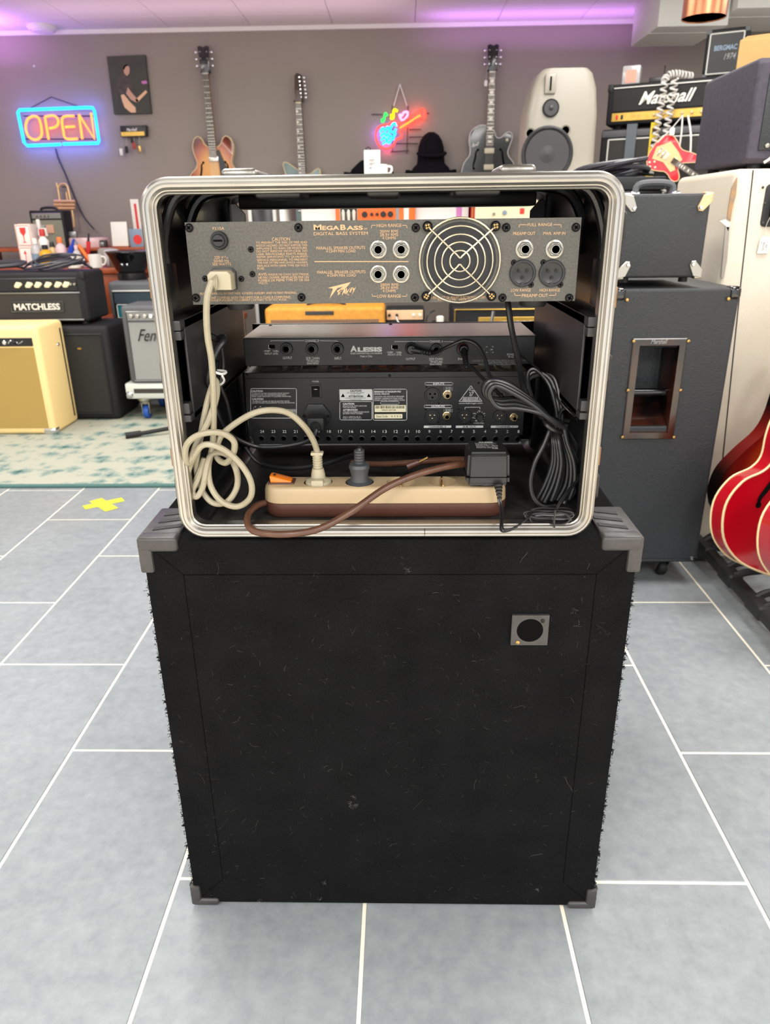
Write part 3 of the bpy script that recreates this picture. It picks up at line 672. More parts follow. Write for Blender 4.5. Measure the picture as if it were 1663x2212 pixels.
for t, *q in (('TO REDUCE THE RISK OF ELECTRIC SHOCK DO NOT', 202, 777, 577, 790), ('REMOVE COVER. NO USER-SERVICEABLE PARTS', 202, 793, 545, 806), ('INSIDE. REFER SERVICING TO QUALIFIED PERSONNEL.', 202, 809, 597, 823), ('TO REDUCE THE RISK OF FIRE OR ELECTRIC SHOCK', 207, 856, 580, 870), ('DO NOT EXPOSE THIS EQUIPMENT TO RAIN OR MOISTURE.', 207, 873, 634, 887), ('N11999', 530, 950, 634, 975),
              ('REPLACE FUSE WITH SAME FUSE', 1110, 903, 1350, 916), ('TYPE AND RATING.', 1110, 919, 1245, 931), ('UTILISER UN FUSIBLE DE RECHANGE', 1112, 963, 1373, 976), ('DE MEME TYPE ET CALIBRE.', 1112, 979, 1310, 992), ('230 V~ 50/60 Hz 35 W', 1113, 1011, 1288, 1022), ('FUSE: T 315 mA H 250 V', 1113, 1025, 1297, 1036)): tx(t, *q)
def outline(b, P, x0, y0, x1, y1, w, r=8):
    q = [(x0+r, y0), (x1-r, y0), (x1-r*.3, y0+r*.3), (x1, y0+r), (x1, y1-r), (x1-r*.3, y1-r*.3), (x1-r, y1), (x0+r, y1), (x0+r*.3, y1-r*.3), (x0, y1-r), (x0, y0+r), (x0+r*.3, y0+r*.3), (x0+r, y0)]
    P.line(b, q, w)
outline(b, P3, 192, 735, 648, 1030, 4.5, 14); outline(b, P3, 505, 944, 642, 981, 3.5); outline(b, P3, 1081, 864, 1402, 1048, 4.5, 14); ce_mark(b, P3, 222, 940, 46)
PX = PE; outline(b, PE, 805.7, 840.6, 878.6, 907.5, 1.1, 3)
for t, *q in (('BEHRINGER ULTRAGRAPH PRO', 808.5, 844, 866, 848), ('MODEL FBQ3102', 808.5, 849.5, 841, 853)): PE.text(b, t, *q, bold=.03)
for t, *q in (('CONCEIVED AND DESIGNED BY BEHRINGER', 808.5, 855, 873, 858), ('GERMANY. ASSEMBLED IN CHINA UNDER', 808.5, 859, 870, 862), ('ISO9000 CERTIFIED MANAGEMENT SYSTEM', 808.5, 863, 874, 866)): PE.text(b, t, *q)
outline(b, PE, 822, 867.5, 862, 873, .8, 1); tx = lambda *a, **k: P4.text(b, *a, **k)
outline(b, P4, 338, 506, 547, 525, 3.4, 8); tx('INPUTS', 400, 509, 483, 522, bold=.03); outline(b, P4, 333, 676, 540, 694, 3.4, 8); tx('OUTPUTS', 386, 679, 486, 692, bold=.03)
for i, y in enumerate((540, 550, 560, 704, 713, 722)): tx('+ TIP PIN %d' % (i % 3+1), 478, y, 545, y+7)
P4.line(b, [(683, 530), (594, 648), (765, 648), (683, 530)], 4); outline(b, P4, 617, 617, 747, 643, 3, 3); tx('BEHRINGER', 625, 622, 740, 638, bold=.02); tx('www.behringer.com', 592, 655, 770, 671)
P4.line(b, [(672, 565), (678, 552), (690, 548), (702, 556), (704, 572), (694, 590), (686, 606), (674, 606), (680, 590), (674, 580)], 5); P4.line(b, [(682, 566), (690, 560), (696, 568), (688, 582)], 3.5)
P4.line(b, [(638, 705), (638, 691), (750, 691), (750, 705)], 3); tx('X-OVER FREQ.', 703, 806, 782, 817)
for k in range(11):
    a = radians(225-27*k); P4.line(b, [(748+34*cos(a), 762-34*sin(a)), (748+40*cos(a), 762-40*sin(a))], 2.4)
for t, X, Y_ in (('10', 706, 738), ('50', 700, 770), ('90', 722, 795), ('70', 745, 720), ('120', 782, 738), ('200', 762, 795)): tx(t, X-8, Y_-4, X+8, Y_+4)
tag(b.obj('panel_lettering', 'print_white', eq, 0), kind='stuff')
# labels and bars with dark writing on them
for k_, (x_0, y_0, x_1, y_1, PP, mt, lines) in enumerate(((1080, 742, 1402, 853, P3, 'label_white', (('CAUTION', 1183, 748, 1296, 767, .035), ('RISK OF ELECTRIC SHOCK', 1152, 771, 1325, 782, 0), ('DO NOT OPEN', 1190, 784, 1285, 793, 0), ('ATTENTION', 1168, 803, 1313, 823, .035), ('RISQUE DE CHOC ELECTRIQUE', 1140, 826, 1338, 836, 0), ('NE PAS OUVRIR', 1185, 839, 1295, 848, 0))),
        (330, 828, 536, 846, P4, 'label_white', (('CHANNEL 2', 368, 831, 496, 843, .02),)), (569, 828, 775, 846, P4, 'label_white', (('SUB OUT', 622, 831, 720, 843, .02),)), (831, 828, 1037, 846, P4, 'label_white', (('CHANNEL 1', 869, 831, 997, 843, .02),)),
        (1428, 900, 1740, 970, P3, 'label_cream', (('N0531257166', 1500, 942, 1640, 956, .01),)), (1428, 990, 1705, 1035, P3, 'label_cream', (('Date Code', 1446, 1002, 1560, 1022, 0), ('0  5  0  6', 1595, 1003, 1690, 1020, .01))))):
    a = PP.p(x_0, y_1); c = PP.p(x_1, y_0); o = B().prism(rrect(c[0]-a[0], c[1]-a[1], .0008, 3, (a[0]+c[0])/2, (a[1]+c[1])/2), -.0005, 0).obj('label_plate', mt, eq, 0)
    b = B()
    for t, *q in lines: PP.text(b, t, *q[:4], lift=.0008, bold=q[4])
    if k_ == 0:
        for X in (1112, 1370): PP.poly(b, [(X-20, 820), (X+20, 820), (X, 784)], .0008)
    if k_ == 4:
        X = 1440
        while X < 1725:
            w_ = rnd.choice((3, 3, 5, 7)); PP.poly(b, [(X, 908), (X+w_, 908), (X+w_, 934), (X, 934)], .0008); X += w_+rnd.choice((4, 5, 8))
    tag(b.obj('label_lettering', 'hole_black', o, 0), kind='stuff')
o = xlr(eq, P4, 395, 602, 56, False); jack(eq, P4, 507, 600, 33, 'gold_metal'); xlr(eq, P4, 393, 760, 51); jack(eq, P4, 502, 757, 31, 'gold_metal'); xlr(eq, P4, 634, 758, 50); xlr(eq, P4, 897, 762, 50); jack(eq, P4, 1005, 768, 31, 'gold_metal'); xlr(eq, P4, 897, 602, 56, False)
x, z = P4.p(748, 762); r = P4.r(27); B().lathe([(r, 0), (r, -.006), (r*.8, -.008), (0, -.008)], (x, 0, z), 'Y', 20).obj('crossover_knob', 'black_plastic', eq)
# rocker switch
a = P3.p(790, 835); c = P3.p(893, 695); o = B().sweep_ring(rrect(c[0]-a[0], c[1]-a[1], .001, 3, (a[0]+c[0])/2, (a[1]+c[1])/2), [(0, 0), (0, -.002), (.0022, -.002), (.0026, 0)]).obj('power_switch', 'black_plastic', eq)
b = B(); b.prism([(-.0005, a[1]+.003), (-.0045, c[1]-.0035), (0, c[1]-.003), (0, a[1]+.003)], a[0]+.003, c[0]-.003, 'yz'); r_ = b.obj('rocker', 'unit_black', o, 0)
b = B(); P3.line(b, [(830, 738), (855, 738)], 5, .0048); b.obj('rocker_mark', 'print_white', r_, 0)
# mains inlet and its plug
b = B(); q = [P3.p(*p_) for p_ in ((760, 890), (920, 890), (945, 940), (998, 985), (990, 1025), (945, 1105), (770, 1105), (708, 1010), (745, 950))]
b.prism(q, -.004, 0, bev=.0012); b.obj('mains_inlet', 'black_plastic', eq)
for X in (734, 968): put_screws(eq, P3, [(X, 1003)], .0024, -.004)
# ================================================================ power strip, plugs and cables in the case
mat('cream_cable', '#9c9480', .45, var=(30, '#8b826a', .4), bump=(150, .05)); mat('brown_plastic', '#4a2c22', .4); mat('brown_cable', '#5a3a2a', .38, var=(40, '#4a2f22', .5)); mat('strip_cream', '#a48f6f', .45, bump=(500, .05))
mat('orange_lens', '#d9700f', .2, coat=.5, emit=.06); mat('black_cable', '#1c1c1e', .36); mat('grey_plug', '#3a3c3f', .45); mat('tie_white', '#d9d8d2', .4); mat('red_band', '#a82a22', .4); mat('copper_stripe', '#77777a', .4)
def boolean_cut(o, cutter):
    c = cutter.obj('cutter', 'hole_black', smooth=0)
    md = o.modifiers.new('b', 'BOOLEAN'); md.object = c; md.operation = 'DIFFERENCE'; md.solver = 'EXACT'
    bpy.context.view_layer.update(); dg = bpy.context.evaluated_depsgraph_get()
    me = bpy.data.meshes.new_from_object(o.evaluated_get(dg)); o.modifiers.clear(); o.data = me
    bpy.data.objects.remove(c)
def cp(pts): return [at(*p) for p in pts]
FZ = KZ + .0125
SY0, SY1, SZ1 = .913, .966, .735
sl = V((-.024, (SY0+SY1)/2, FZ))
strip = thing('power_strip', 'cream and brown power strip with an orange switch on the rack case floor', 'power strip', sl)
xa, xb = -.19+.024, .1425+.024; dy = (SY1-SY0)/2
def rings(b, specs, cx, n=10):
    vs = []; m_ = 4*(n+1)
    for ins, z in specs: vs += [(x, y, z) for x, y in rrect(xb-xa-2*ins, 2*dy-2*ins, max(.0255-ins, .002), n, cx, 0)]
    fs = [(i*m_+k, i*m_+(k+1) % m_, (i+1)*m_+(k+1) % m_, (i+1)*m_+k) for i in range(len(specs)-1) for k in range(m_)]
    return b.add(vs, fs + [tuple(range(m_))[::-1], tuple(range((len(specs)-1)*m_, len(specs)*m_))])
hz = SZ1-FZ
rings(B(), [(.009, .0004), (.005, .0008), (.002, .004), (.0004, .010), (0, .0218), (.0008, .0222)], (xa+xb)/2).obj('base', 'brown_plastic', strip)
top = rings(B(), [(.0008, .0224), (.0001, .0228), (.0008, hz-.009), (.002, hz-.004), (.004, hz-.001), (.0065, hz)], (xa+xb)/2).obj('top_shell', 'strip_cream', strip)
tz = SZ1-FZ
SOCK = []
for px in (688, 777, 866, 955, 1046):
    q = atz(px, 1038, SZ1) - sl; SOCK.append((q.x, -.001))
cut = B()
for x, y in SOCK: cut.lathe([(.0192, tz+.01), (.0192, tz-.0135), (0, tz-.0135)][::-1] if False else [(.0001, tz-.0135), (.0192, tz-.0135), (.0198, tz+.001), (.0198, tz+.01), (.0001, tz+.01)], (x, y, 0), 'Z', 32)
bpy.context.view_layer.update()
cut.v = [tuple(V(p) + sl) for p in cut.v]
boolean_cut(top, cut)
top.data.set_sharp_from_angle(angle=radians(35))
for i, (x, y) in enumerate(SOCK):
    if i in (0, 1, 4): continue
    for s in (-1, 1):
        b = B().tube([(x, y+s*.0188, tz+.0005), (x, y+s*.0155, tz-.002), (x, y+s*.0165, tz-.012)], .0012, 6, 4); b.obj('earth_clip', 'brass', strip)
        B().lathe([(.0026, tz-.0133), (0, tz-.0133)], (x+s*.0095, y, 0), 'Z', 14).obj('pin_hole', 'hole_black', strip)
q = atz(612, 1038, SZ1) - sl
b = B().rbox(q.x-.019, q.x+.017, -.0105, .0115, tz-.002, tz+.0022, .0012); sw = b.obj('switch_frame', 'brown_plastic', strip)
b = B(); b.prism([(-.0155, tz+.0105), (-.013, tz+.011), (.0135, tz+.0035), (.0145, tz+.001), (-.0145, tz+.001)], -.0085, .0095, 'xz', bev=.0008, M=Matrix.Translation((q.x-.001, 0, 0))); r_ = b.obj('switch_rocker', 'orange_lens', sw)
b = B(); b.add([(q.x-.012, -.004, tz+.0112), (q.x-.009, -.004, tz+.0103), (q.x-.009, .004, tz+.0103), (q.x-.012, .004, tz+.0112)], [(0, 1, 2, 3)]); b.obj('switch_mark', 'brown_plastic', r_, 0)

# white mains plug with its long cable
pw = atz(688, 1041, SZ1); 
cab_w = thing('cream_mains_lead', 'cream mains lead knotted in a coil at the left, plugged into power strip', 'cable', at(470, 1090, .90))
o_ = V(cab_w.location)
def L(pts): return [at(*p) - o_ for p in pts]
path = [(458, 606, .884), (448, 640, .880), (446, 684, .884), (449, 730, .889), (457, 780, .895), (461, 850, .90), (461, 925, .905), (458, 968, .907), (450, 1010, .905), (456, 1052, .899), (480, 1084, .893), (514, 1094, .889), (541, 1074, .887), (541, 1038, .885), (515, 997, .882), (475, 967, .880), (440, 961, .882),
        (420, 984, .886), (406, 1020, .892), (405, 1046, .896), (418, 1050, .900), (430, 1020, .903), (442, 990, .905), (430, 1030, .901), (416, 1060, .896), (424, 1073, .893), (438, 1052, .896), (448, 1000, .902), (462, 978, .906), (492, 984, .906), (511, 1018, .903), (511, 1054, .900), (490, 1084, .898), (460, 1086, .901), (436, 1058, .905),
        (424, 1010, .906), (432, 950, .905), (447, 872, .908), (464, 822, .912), (468, 852, .908), (452, 905, .902), (424, 960, .890), (408, 1000, .885), (400, 985, .880), (404, 960, .876), (424, 942, .874), (455, 934, .873), (486, 938, .875), (506, 956, .88), (502, 984, .888), (486, 1000, .9), (468, 985, .911), (474, 948, .913), (496, 924, .913), (540, 896, .912), (580, 886, .912), (622, 892, .914), (656, 920, .920), (676, 950, .930), (685, 975, .938)]
B().tube(L(path), .0041, 10, 8).obj('cord', 'cream_cable', cab_w)
# the appliance connector in the amplifier's inlet
q = at(484, 603, .915) - o_; b = B()
b.prism([(q.x-.013, q.z-.0105), (q.x+.015, q.z-.0105), (q.x+.015, q.z+.007), (q.x+.011, q.z+.011), (q.x-.009, q.z+.011), (q.x-.013, q.z+.007)], q.y-.006, q.y-.030, bev=.002)
con = b.obj('connector', 'cream_plastic', cab_w)
e_ = at(456, 610, .886) - o_; s_ = V((q.x-.004, q.y-.027, q.z-.002))
for k in range(5):
    a = s_.lerp(e_, .05+.19*k); c = s_.lerp(e_, .05+.19*k+.13); B().cyl(a, c, .0105-.0011*k, .0100-.0011*k, 18).obj('relief_ring', 'cream_plastic', con)
B().cyl(s_, e_, .0078, .0045, 16).obj('strain_relief', 'cream_plastic', con)
# schuko plug
q = V((pw.x, sl.y-.001, SZ1)) - o_; b = B()
b.lathe([(.0178, -.012), (.018, 0), (.017, .003), (.010, .006), (.0095, .012), (.0078, .020)], q, 'Z', 28); b.rbox(q.x-.0085, q.x+.0085, q.y-.0182, q.y-.006, q.z-.004, q.z+.008, .002)
plug = b.obj('mains_plug', 'cream_plastic', cab_w)
for k in range(6):
    z = .018+k*.0035; B().lathe([(.0062, z), (.0068, z+.0004), (.0068, z+.0018), (.0062, z+.0022)], q, 'Z', 18).obj('relief_ring', 'cream_plastic', plug)
B().rbox(q.x-.0085, q.x+.0085, q.y-.006, q.y+.006, q.z+.039, q.z+.0435, .0015).obj('plug_cap', 'cream_plastic', plug)
B().cyl(q+V((0, 0, .017)), q+V((0, 0, .041)), .0056, .0058, 16).obj('strain_relief', 'cream_plastic', plug)

# black plug in the second socket
pb = atz(777, 1040, SZ1); o_ = V((pb.x, sl.y-.001, SZ1))
bp_ = thing('black_mains_lead', 'black mains lead with a straight plug in the second socket of the strip', 'cable', o_)
b = B().lathe([(.0175, -.012), (.0175, .001), (.0135, .003), (.0115, .010), (.013, .017), (.0145, .022), (.013, .026), (.008, .027)], (0, 0, 0), 'Z', 28); pg = b.obj('mains_plug', 'grey_plug', bp_)
for k in range(5):
    z = .027+k*.0035; y = .001+k*.0012; B().lathe([(.0072, z), (.0072, z+.0024), (.006, z+.0032)], (0, y, 0), 'Z', 16).obj('relief_ring', 'grey_plug', pg)
B().tube([p - o_ for p in [o_+V((0, .004, .03))] + [o_+V((0, .008, .045))] + cp([(775, 978, 1.0), (740, 990, 1.04), (690, 1005, 1.05), (620, 1012, 1.06), (560, 1000, 1.08), (530, 965, 1.09)])], .0034, 8).obj('cord', 'black_cable', bp_)

# wall adapter with its thin double wire
qa = V(((at(1053, 1075, .905)).x, .936, SZ1))
ad = thing('power_adapter', 'black box power adapter plugged into the last socket of the strip', 'adapter', qa)
b = B(); bm = bmesh.new(); bmesh.ops.create_cube(bm, size=1)
for v in bm.verts:
    k = 1 if v.co.z < 0 else .93
    v.co = V((v.co.x*.0575*k, v.co.y*.062*k, .0275 + v.co.z*.0455))
bmesh.ops.bevel(bm, geom=bm.edges[:], offset=.0045, segments=3, affect='EDGES'); b.bm(bm); b.obj('housing', 'black_plastic', ad)
B().rbox(-.0292, .0292, -.0315, .0315, .0165, .0175, .0005, 1).obj('housing_seam', 'hole_black', ad)
B().lathe([(.017, -.012), (.017, .006), (0, .006)], (0, 0, 0), 'Z', 24).obj('plug_face', 'black_plastic', ad)
for k in range(3): B().box(-.022, .022, -.0293, -.0275, .0400+k*.0022, .0409+k*.0022).obj('grip_rib', 'unit_black', ad, 0)
lb = B().prism(rrect(.0315, .0345, .001, 2, 0, .004), .0503, .0507, 'xy').obj('rating_label', 'unit_black', ad, 0)
b = B()
def ftext(b, t, x0, y0, x1, y1, z, bold=0.):
    vs, fs = glyphs(t, bold); ax = min(p[0] for p in vs); bx = max(p[0] for p in vs); ay = min(p[1] for p in vs); by = max(p[1] for p in vs)
    b.add([(x0+(p[0]-ax)/(bx-ax)*(x1-x0), y0+(p[1]-ay)/(by-ay)*(y1-y0), z) for p in vs], fs)
ftext(b, 'ALESIS', -.010, .0155, .010, .0195, .051, .06)
for k, t in enumerate(('PLUG-IN POWER SUPPLY', 'MODEL P4', 'INPUT 230V~ 50Hz', 'OUTPUT 9V~ 830mA', 'INDOOR USE ONLY', 'MADE IN CHINA')): ftext(b, t, -.0145, .011-k*.0042, .0145-(.006 if k in (1, 5) else 0), .0137-k*.0042, .051)
ftext(b, 'CE', .006, -.0128, .0135, -.0085, .051, .03)
tag(b.obj('label_lettering', 'print_white', lb, 0), kind='stuff')
e0 = at(1076, 1045, .9) - qa; e1 = at(1079, 1080, .896) - qa
for k in range(5):
    a = e0.lerp(e1, k*.2); c = e0.lerp(e1, k*.2+.13); B().cyl(a, c, .0062-.0007*k, .0058-.0007*k, 12).obj('relief_ring', 'black_rubber', ad)
for dx in (-.0012, .0012):
    B().tube([p - qa + V((dx, 0, dx)) for p in cp([(1078, 1076, .896), (1082, 1096, .888), (1084, 1120, .868), (1083, 1140, .846), (1090, 1147, .838), (1112, 1140, .846), (1136, 1122, .868), (1150, 1108, .888)])], .0013, 6).obj('wire', 'black_cable', ad)
# the rest of that wire, bundled flat beside it
bu = thing('wire_bundle', 'thin black double wire folded into a flat bundle in the case\'s right corner', 'cable', at(1190, 1135, .90)); o_ = V(bu.location); rr = random.Random(5)
for k in range(13):
    cx_, cy_ = 1188+rr.uniform(-5, 5), 1117+rr.uniform(-8, 8); ax_, ay_ = 50+rr.uniform(-8, 5), 11+rr.uniform(-5, 7); yy = .893+rr.uniform(-.010, .012); pts = []
    for j in range(12):
        t = 2*pi*j/12; pinch = .62+.38*abs(cos(t)); pts.append(at(cx_+ax_*cos(t), cy_+ay_*sin(t)*pinch, yy+.004*sin(t+k)) - o_)
    B().tube(pts, .0013, 6, 4, True).obj('wire', 'black_cable' if k % 3 else 'copper_stripe', bu)
B().tube([at(*p)-o_ for p in ((1200, 1100, .880), (1197, 1120, .877), (1197, 1139, .880), (1201, 1137, .90), (1203, 1108, .905))], .0016, 6, 4, True).obj('twist_tie', 'black_plastic', bu)
for k, d in enumerate((-1.2, 1.2)):
    B().tube([at(p[0]+d, p[1]+d, p[2])-o_ for p in ((1200, 1105, .89), (1210, 1085, .9), (1228, 1060, .915), (1248, 1035, .93), (1262, 1005, .945), (1270, 965, .955), (1262, 930, .965), (1245, 905, .975))], .0013, 6).obj('wire', 'black_cable', bu)

# brown flex of the strip
q0 = at(600, 1140, .86)
br = thing('brown_mains_lead', 'thick brown mains lead looping over the front rim of the rack case', 'cable', q0)
B().tube([p - q0 for p in cp([(572, 1086, .925), (552, 1094, .91), (536, 1112, .886), (536, 1135, .862), (558, 1150, .842), (620, 1154, .83), (690, 1142, .836), (760, 1104, .86), (830, 1056, .888), (895, 1027, .905), (955, 1010, .925), (1005, 1002, .945), (1035, 1000, .975), (1000, 993, 1.0), (940, 995, 1.03), (880, 1000, 1.05), (820, 1003, 1.07), (760, 1000, 1.09)])], .0046, 12, 8).obj('cord', 'brown_cable', br)
a = at(880, 1008, 1.0)-q0; c = at(905, 998, 1.0)-q0; B().cyl(a, c, .006, .0045, 12).obj('plug_body', 'brown_plastic', br)
B().cyl(c, at(924, 988, 1.0)-q0, .0018, .0018, 10).obj('plug_pin', 'brass', br)

# black audio leads in a tied hank
o_ = at(1192, 1080, .95)
hk = thing('audio_cable_hank', 'hank of black audio cables tied together at the right of the rack case', 'cable', o_); rr = random.Random(8)
def hank(pts, r=.0031, mt='black_cable'): B().tube([at(*p)-o_ for p in pts], r, 8, 7).obj('cable_strand', mt, hk)
for k in range(6):
    d = k*5.5; y = .985-.010*k if k % 2 else 1.0-.006*k
    hank([(1200+k*4, 925, .97-.006*k), (1165+d*.3, 890+d*.2, y), (1120, 862+d*.75, y), (1080, 862+d*.7, y), (1052+d*.4, 858+d*.3, y), (1043+d*.5, 838+d*.35, y), (1058+d*.5, 820+d*.5, y), (1095+d*.4, 826+d*.8, y), (1140+d*.4, 856+d*.7, y), (1178+d*.2, 892+d*.4, y), (1196+k*3, 922, .968-.006*k)])
for k in range(3):
    d = k*6; hank([(1205+k*5, 925, .99), (1200+d, 880, 1.01), (1185+d, 830-d, 1.03), (1155+d, 798+d, 1.04), (1140, 812+d, 1.04), (1150, 860, 1.03), (1180, 905, 1.0)], .003)
rnd2 = random.Random(21)
for k in range(9):
    w_ = -24+k*7.5; y = .955-.006*(k % 4)
    hank([(1190+k*4, 920, .97-.004*k), (1208+w_*.6, 955, y), (1214+w_*.9, 1000, y-.005), (1206+w_*1.2, 1045, y-.008), (1190+w_*1.3+rnd2.uniform(-4, 4), 1082+rnd2.uniform(-6, 6), y-.01)], .0031)
hank([(1190, 922, .95), (1175, 960, .945), (1155, 1000, .94), (1146, 1040, .935), (1152, 1075, .93), (1172, 1094, .925), (1200, 1092, .93)])
hank([(1225, 930, .965), (1245, 965, .96), (1250, 1010, .955), (1240, 1055, .95), (1218, 1088, .945)])
B().tube([at(*p)-o_ for p in ((1177, 912, .945), (1190, 926, .935), (1214, 934, .945), (1224, 926, .975), (1205, 908, .99), (1184, 904, .975))], .0032, 6, 4, True).obj('cable_tie', 'black_plastic', hk)
# leads to the compressor
def plug_lead(name, label, base, ang, path, band=None):
    o_ = at(*base); t = thing(name, label, 'cable', o_); d = (at(base[0]+ang[0], base[1]+ang[1], base[2]+ang[2])-o_).normalized(); n = V((0, -1, 0))
    b = B().lathe([(.0075, -.003), (.0075, -.012), (.0055, -.0165), (0, -.017)], (0, 0, 0), 'Y', 20); b.obj('plug_head', 'black_plastic', t)
    if band: B().lathe([(.0079, -.003), (.0079, -.0065), (.007, -.007)], (0, 0, 0), 'Y', 20).obj('colour_band', band, t)
    e = V((0, -.012, 0))
    B().cyl(e, e+d*.014, .0062, .0046, 14).obj('plug_sleeve', 'black_plastic', t)
    for k in range(4): B().cyl(e+d*(.0145+.0042*k), e+d*(.0172+.0042*k), .0044, .0042, 12).obj('relief_ring', 'black_rubber', t)
    B().tube([e+d*.014, e+d*.032] + [at(*p)-o_ for p in path], .0027, 8, 7).obj('cord', 'black_cable', t)
plug_lead('jack_lead', 'black right-angle jack lead in the compressor\'s channel A output', (888, 752, AY), (30, 6, 0), [(950, 757, 1.09), (975, 745, 1.08), (1003, 735, 1.075), (1030, 745, 1.07), (1047, 775, 1.06), (1056, 808, 1.045), (1075, 835, 1.02)])
plug_lead('jack_lead', 'black jack lead with a red ring in the compressor\'s channel A input', (1000, 752, AY), (4, 24, -.015), [(1016, 790, 1.085), (1040, 815, 1.06), (1065, 838, 1.03), (1090, 862, 1.01)], 'red_band')
o_ = at(1130, 830, 1.02); sp = thing('speaker_lead', 'flat black lead hanging from behind the amplifier panel into the hank', 'cable', o_)
B().tube([at(*p)-o_ for p in ((1094, 640, 1.0), (1098, 662, .99), (1103, 700, .99), (1112, 745, 1.0), (1122, 790, 1.01), (1130, 835, 1.02), (1150, 880, 1.01), (1185, 915, .985))], .0040, 8, 7).obj('cord', 'black_cable', sp)
o_ = at(1190, 825, 1.03); sp = thing('thin_wire', 'thin black wire running from the compressor\'s power inlet down the right case wall', 'cable', o_)
B().tube([at(*p)-o_ for p in ((1110, 762, 1.11), (1130, 772, 1.08), (1165, 800, 1.05), (1190, 830, 1.03), (1203, 858, 1.01), (1222, 882, .995), (1245, 902, .985))], .0015, 6, 7).obj('cord', 'black_cable', sp)
# equaliser's mains lead
o_ = at(686, 905, EY); t = thing('equaliser_mains_lead', 'black mains connector and lead in the equaliser\'s inlet', 'cable', o_)
b = B().rbox(-.0135, .0135, -.034, -.003, -.011, .010, .003); b.obj('connector', 'black_rubber', t)
d = (at(683, 926, 1.085)-o_); s_ = V((0, -.032, -.003))
for k in range(4): B().cyl(s_.lerp(d, .1+.22*k), s_.lerp(d, .25+.22*k), .0085-.001*k, .008-.001*k, 14).obj('relief_ring', 'black_rubber', t)
B().tube([s_, d] + [at(*p)-o_ for p in ((676, 945, 1.08), (650, 958, 1.08), (600, 966, 1.08), (555, 965, 1.08), (515, 950, 1.07), (490, 930, 1.06), (470, 890, 1.05), (462, 830, 1.05), (470, 780, 1.04))], .0034, 8).obj('cord', 'black_cable', t)
# black loop on the left wall with a white tie
o_ = at(460, 790, 1.0); t = thing('tied_cable_loop', 'looped black cable with a white zip tie on the left inner wall of the case', 'cable', o_)
B().tube([at(*p)-o_ for p in ((440, 830, .99), (425, 790, .99), (419, 760, 1.0), (428, 733, 1.0), (450, 725, 1.0), (470, 733, 1.0), (480, 728, .99), (484, 735, .98), (470, 755, .97), (455, 790, .965), (448, 820, .965), (452, 834, .97))], .0042, 8, 7).obj('cord', 'black_cable', t)
B().tube([at(*p)-o_ for p in ((478, 745, 1.02), (482, 790, 1.03), (476, 830, 1.03), (490, 870, 1.04), (500, 920, 1.05))], .003, 8, 7).obj('cord_tail', 'black_cable', t)
b = B().tube([at(*p)-o_ for p in ((464, 804, .95), (478, 808, .95), (487, 806, .96), (486, 802, .97), (470, 800, .98))], .0018, 6, 5); b.obj('zip_tie', 'tie_white', t)
b = B().tube([at(*p)-o_ for p in ((480, 812, .95), (484, 822, .955), (478, 830, .96), (468, 831, .965))], .0016, 6, 5); b.obj('zip_tie', 'tie_white', t)
# ================================================================ guitars
mat('fret_wire', '#cfcac0', .3, 1.); mat('rosewood', '#4c382c', .6, var=(60, '#3a2a20', .4)); mat('pearl', '#e6e1d4', .3); mat('maple_neck', '#a9805a', .45); mat('black_gloss', '#101012', .15, coat=.6); mat('cream_binding', '#e8d2a0', .4)
mat('white_binding', '#dcdbd6', .35); mat('cherry_red', '#b3061a', .16, coat=.7); mat('fiesta_red', '#d8323c', .3, coat=.3, var=(9, '#c9232f', .4)); mat('pale_teal', '#6e8480', .35, coat=.3, var=(6, '#7d918c', .4)); mat('charcoal_top', '#2f3330', .25, coat=.5)
mat('pickguard_black', '#17171a', .25); mat('gold_guard', '#d8bd86', .4); mat('pickup_cover', '#d6d2c8', .25, .8); mat('pickup_cream', '#e6dcc0', .4); mat('sunset_white', '#e9e6df', .5)
def burst(name, stops, cx, cz, sx, sz):
    m = bpy.data.materials.new(name); m.use_nodes = True; n = m.node_tree.nodes; L_ = m.node_tree.links; b = n['Principled BSDF']
    tc = n.new('ShaderNodeTexCoord'); mp = n.new('ShaderNodeMapping'); mp.vector_type = 'POINT'
    mp.inputs['Location'].default_value = (-cx*sx, 0, -cz*sz); mp.inputs['Scale'].default_value = (sx, 0, sz)
    ln = n.new('ShaderNodeVectorMath'); ln.operation = 'LENGTH'; r = n.new('ShaderNodeValToRGB')
    L_.new(tc.outputs['Object'], mp.inputs['Vector']); L_.new(mp.outputs[0], ln.inputs[0]); L_.new(ln.outputs['Value'], r.inputs['Fac'])
    e = r.color_ramp.elements; e[0].position, e[1].position = stops[0][0], stops[-1][0]; e[0].color, e[1].color = lin(stops[0][1]), lin(stops[-1][1])
    for p, c in stops[1:-1]: q = e.new(p); q.color = lin(c)
    L_.new(r.outputs[0], b.inputs['Base Color']); b.inputs['Roughness'].default_value = .2; b.inputs['Coat Weight'].default_value = .6; MATS[name] = m
burst('tobacco_burst', ((0, '#e8a83a'), (.42, '#dd9430'), (.62, '#b5561d'), (.8, '#74270f'), (.98, '#2d0f0a')), 0, .23, 4.1, 3.4)
burst('cherry_burst', ((0, '#e88a2a'), (.4, '#d2501c'), (.62, '#8c1a12'), (.85, '#140807')), 0, .2, 4.2, 3.6)
ES = [(0, 0), (.09, .008), (.165, .05), (.205, .13), (.19, .205), (.143, .255), (.130, .295), (.146, .35), (.152, .4), (.136, .448), (.105, .468), (.078, .45), (.06, .415), (.028, .395)]
ES = ES + [(-x, z) for x, z in ES[::-1][:-1]]
